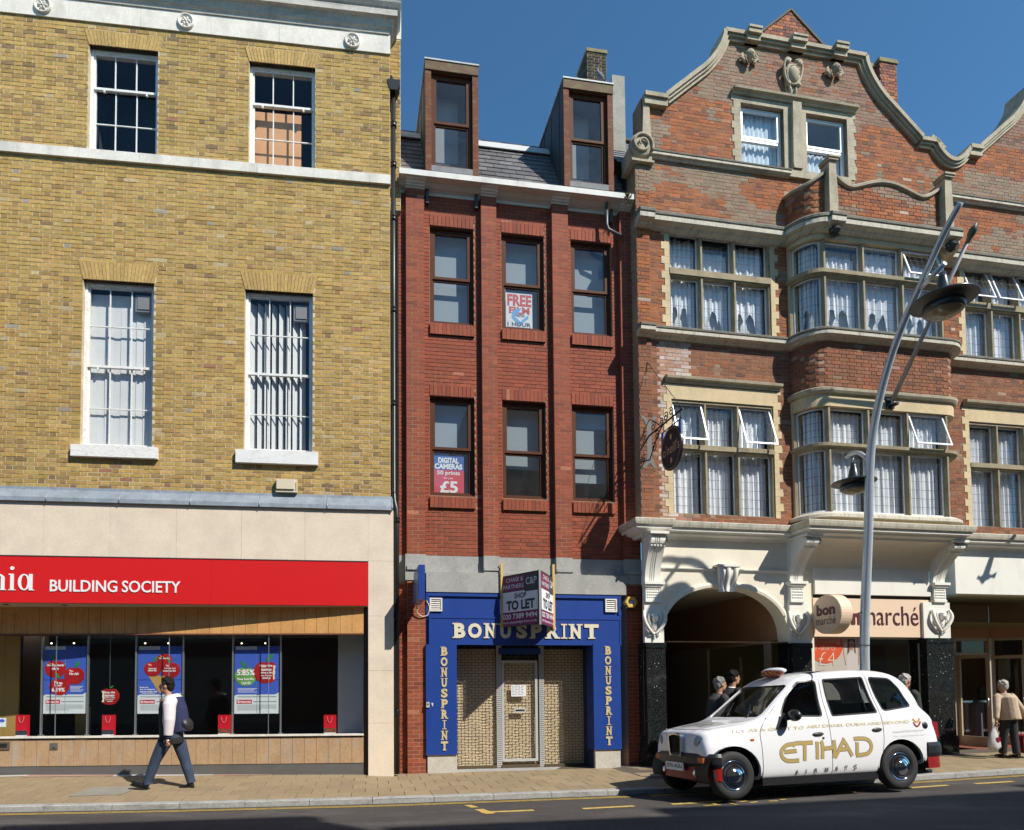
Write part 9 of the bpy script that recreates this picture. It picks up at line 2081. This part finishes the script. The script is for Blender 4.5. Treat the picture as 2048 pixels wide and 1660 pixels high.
    for a in (.15, .67): m = MB(); m.ell((X(a), y+.02, z1+.05), (.016,.02,.014), 10, 8); m.build('spot_lamp', mat('small_spot_lamp', (.9,.8,.7), .3, emit=((1,.75,.55), 2.5)), e)
poster(87, 174, 'blue poster with three red apples beside the ochre timber wall', [(.27,.66,.23,0,0), (.71,.56,.225,0,0), (.37,.40,.22,0,0)], [('Great potential', .08, .47, .69, .735), ('return', .19, .35, .645, .685), ('No risk', .60, .82, .57, .61), ('No tax', .26, .45, .435, .475), ('to pay', .25, .43, .40, .43), ('6.19%', .20, .50, .325, .385)], ((.60, .90, .52, 3), (.13, .42, .62, 2), (.62, .92, .40, 5)))
def cone_(e, X, Zz, y): m = MB(); m.prism([(X(.14), Zz(.66)), (X(.50), Zz(.30)), (X(.52), Zz(.30)), (X(.92), Zz(.66)), (X(.5), Zz(.55))], y-.004, y-.002); m.build('cone_print', cone, e)
poster(275, 364.5, 'blue poster with a cone of apples behind the striding man', [(.60,.79,.165,0,0), (.34,.66,.19,0,0), (.74,.64,.20,0,0)], [('No stamp duty', .48, .73, .80, .83), ('Stocks and', .25, .42, .655, .68), ('Shares ISAs', .24, .43, .625, .65), ('Savings and', .60, .85, .655, .68), ('Investment ISA', .56, .86, .62, .645), ('Book your', .06, .25, .375, .40), ('free, no obligation', .06, .40, .345, .37), ('financial review with', .06, .45, .315, .34)], ((.1, .4, .30, 1),), cone_)
poster(468.5, 559.5, 'blue poster with one green and one bitten red apple', [(.25,.55,.23,1,0), (.70,.61,.27,0,1)], [('5.85%', .06, .45, .565, .655), ('Fixed Rate Mini', .07, .44, .495, .53), ('Cash ISA', .16, .37, .435, .475), ('Stop the', .56, .84, .68, .73), ('taxman', .58, .82, .63, .67), ('taking a bite', .57, .84, .585, .62), ('out of your', .58, .83, .545, .575), ('savings', .62, .80, .505, .54)], ((.08, .5, .37, 4),))
e = empty('apple_sign', 'hanging bitten red apple sign between two blue posters', 'sign', FS.mw); cu, cz = FS.P(220, 1393, -.22); r = .165
m = MB(); m.prism(apple(cu, cz, r, bite=-1), .20, .215); m.build('apple_board', redA, e); m = MB(); m.prism(leaf(cu, cz+r*.9, .09, 30), .195, .20); m.build('leaf', leafG, e)
m = MB(); m.prism([(cu-r*q, cz+r*z_) for q, z_ in ((.60,.6),(.84,.62),(.72,.3),(.76,0),(.70,-.3),(.82,-.6),(.58,-.62),(.54,0))], .193, .2); m.build('bite', mat('apple_flesh'), e); m = MB(); m.box(cu-.002, cu+.002, .205, .209, cz+r, sg1+.1); m.build('hanging_wire', alu, e)
text_lines(e, [('Stop the', cu-.09, cu+.10, cz+.045, cz+.095, .03), ('taxman', cu-.08, cu+.09, cz+.0, cz+.04, .03), ('taking a bite', cu-.09, cu+.10, cz-.038, cz-.008, .02), ('out of your', cu-.07, cu+.08, cz-.070, cz-.042, .02), ('savings', cu-.04, cu+.06, cz-.102, cz-.074, .02)], .19)
cord = mat('pink_cord', (.65,.30,.28), .7)
for px, lab, car in ((33, 'small red gift bag by the ochre timber wall', 0), (205.5, 'small red gift bag under the apple sign', 0), (437, 'small red gift bag just behind the striding man', 1), (648, 'small red gift bag by the white partition', 1)):
    e = empty('gift_bag', lab, 'bag', FS.mw, group='red gift bags on the window shelf'); u0, u1, z0, z1 = FS.rect(px, 1430, px+24, 1468.5, -.16); z0 = sg0-.03; y = .13
    m = MB(); m.box(u0, u1, y, y+.07, z0, z1); m.build('bag_body', brr if False else mat('gift_bag_red', (.55,.012,.025), .35), e); w = u1-u0
    m = MB(); m.box(u0+.003, u1-.003, y-.002, y, z0+.005, z0+.045); m.build('white_band', inkw, e); m = MB(); m.box(u0+.003, u1-.003, y-.002, y, z0+.047, z0+.125); pp_ = m.build('photo_print', mat('photo_dark' if not car else 'photo_green', (.03,.035,.05) if not car else (.05,.08,.03), .5, var=.6, scale=25), e)
    m = MB(); m.box(u1-.055, u1-.012, y-.003, y-.002, z0+.015, z0+.032); m.build('brand_panel', brr, e)
    if car: m = MB(); m.prism([(u0+.04, z0+.075), (u1-.04, z0+.072), (u1-.06, z0+.100), (u0+.07, z0+.105)], y-.003, y-.002); m.build('red_car_print', brr, e)
    m = MB(); m.tube(spline([((u0+u1)/2-.045, y-.005, z1-.03), ((u0+u1)/2-.03, y-.01, z1-.11), ((u0+u1)/2, y-.01, z1-.135), ((u0+u1)/2+.03, y-.01, z1-.11), ((u0+u1)/2+.045, y-.005, z1-.03)], 4), .004, 6); m.build('cord_handle', cord, e)
e = empty('window_sticker', 'small pale blue sticker on the glass at the entrance end', 'sticker', FS.mw); r = FS.rect(-6, 1436, 10.5, 1454, 0); m = MB(); m.box(r[0], r[1], .020, .024, r[2], r[3]); m.build('sticker_sheet', whiteP, e); m = MB(); m.ell(((r[0]+r[1])/2, .019, r[2]+(r[3]-r[2])*.68), (.05,.001,.03), 12, 6); m.build('oval_print', blueP, e)
# sale sign behind the taxi
e = empty('sale_sign', 'red and green diagonal sale sign standing in the dress shop window', 'sign', FC.mw); u0 = U(1812, 1400, -.18); z0 = Z(1820, 1440, -.18); m = MB(); m.prism([(u0, z0-.3), (u0+.50, z0-.3), (u0+.50, z0+.62), (u0+.30, z0+.42)], .17, .18); m.build('sign_panel', mat('sale_red', (.45,.02,.04), .5), e)
m = MB(); m.prism([(u0+.20, z0+.25), (u0+.50, z0+.68), (u0+.50, z0+.80), (u0+.34, z0+.68)], .165, .17); m.build('green_corner', mat('sale_green', (.03,.32,.05), .5), e); m = MB(); text_into(m, 'OUT', u0+.22, u0+.42, z0+.22, z0+.34, .16, bold=.02); m.build('sign_lettering', inkw, e)
# litter on the paving: chewing gum and a few scraps, each a small flat thing of its own
gum = mat('trodden_gum', (.42,.38,.32), .9); rr = random.Random(12); m = MB()
for k in range(120):
    X = rr.uniform(-7, 10); p = pav_pt(X, rr.uniform(.1, .95), .0025); r_ = rr.uniform(.010, .022); m.v += [tuple(p+Vector((math.cos(q*PI/3)*r_, math.sin(q*PI/3)*r_, 0))) for q in range(6)]; b = len(m.v)-6; m.f.append(tuple(range(b, b+6))); m.c.append(None); m.smooth.append(False)
m.build('chewing_gum_spots', gum, pvr, kind='stuff')
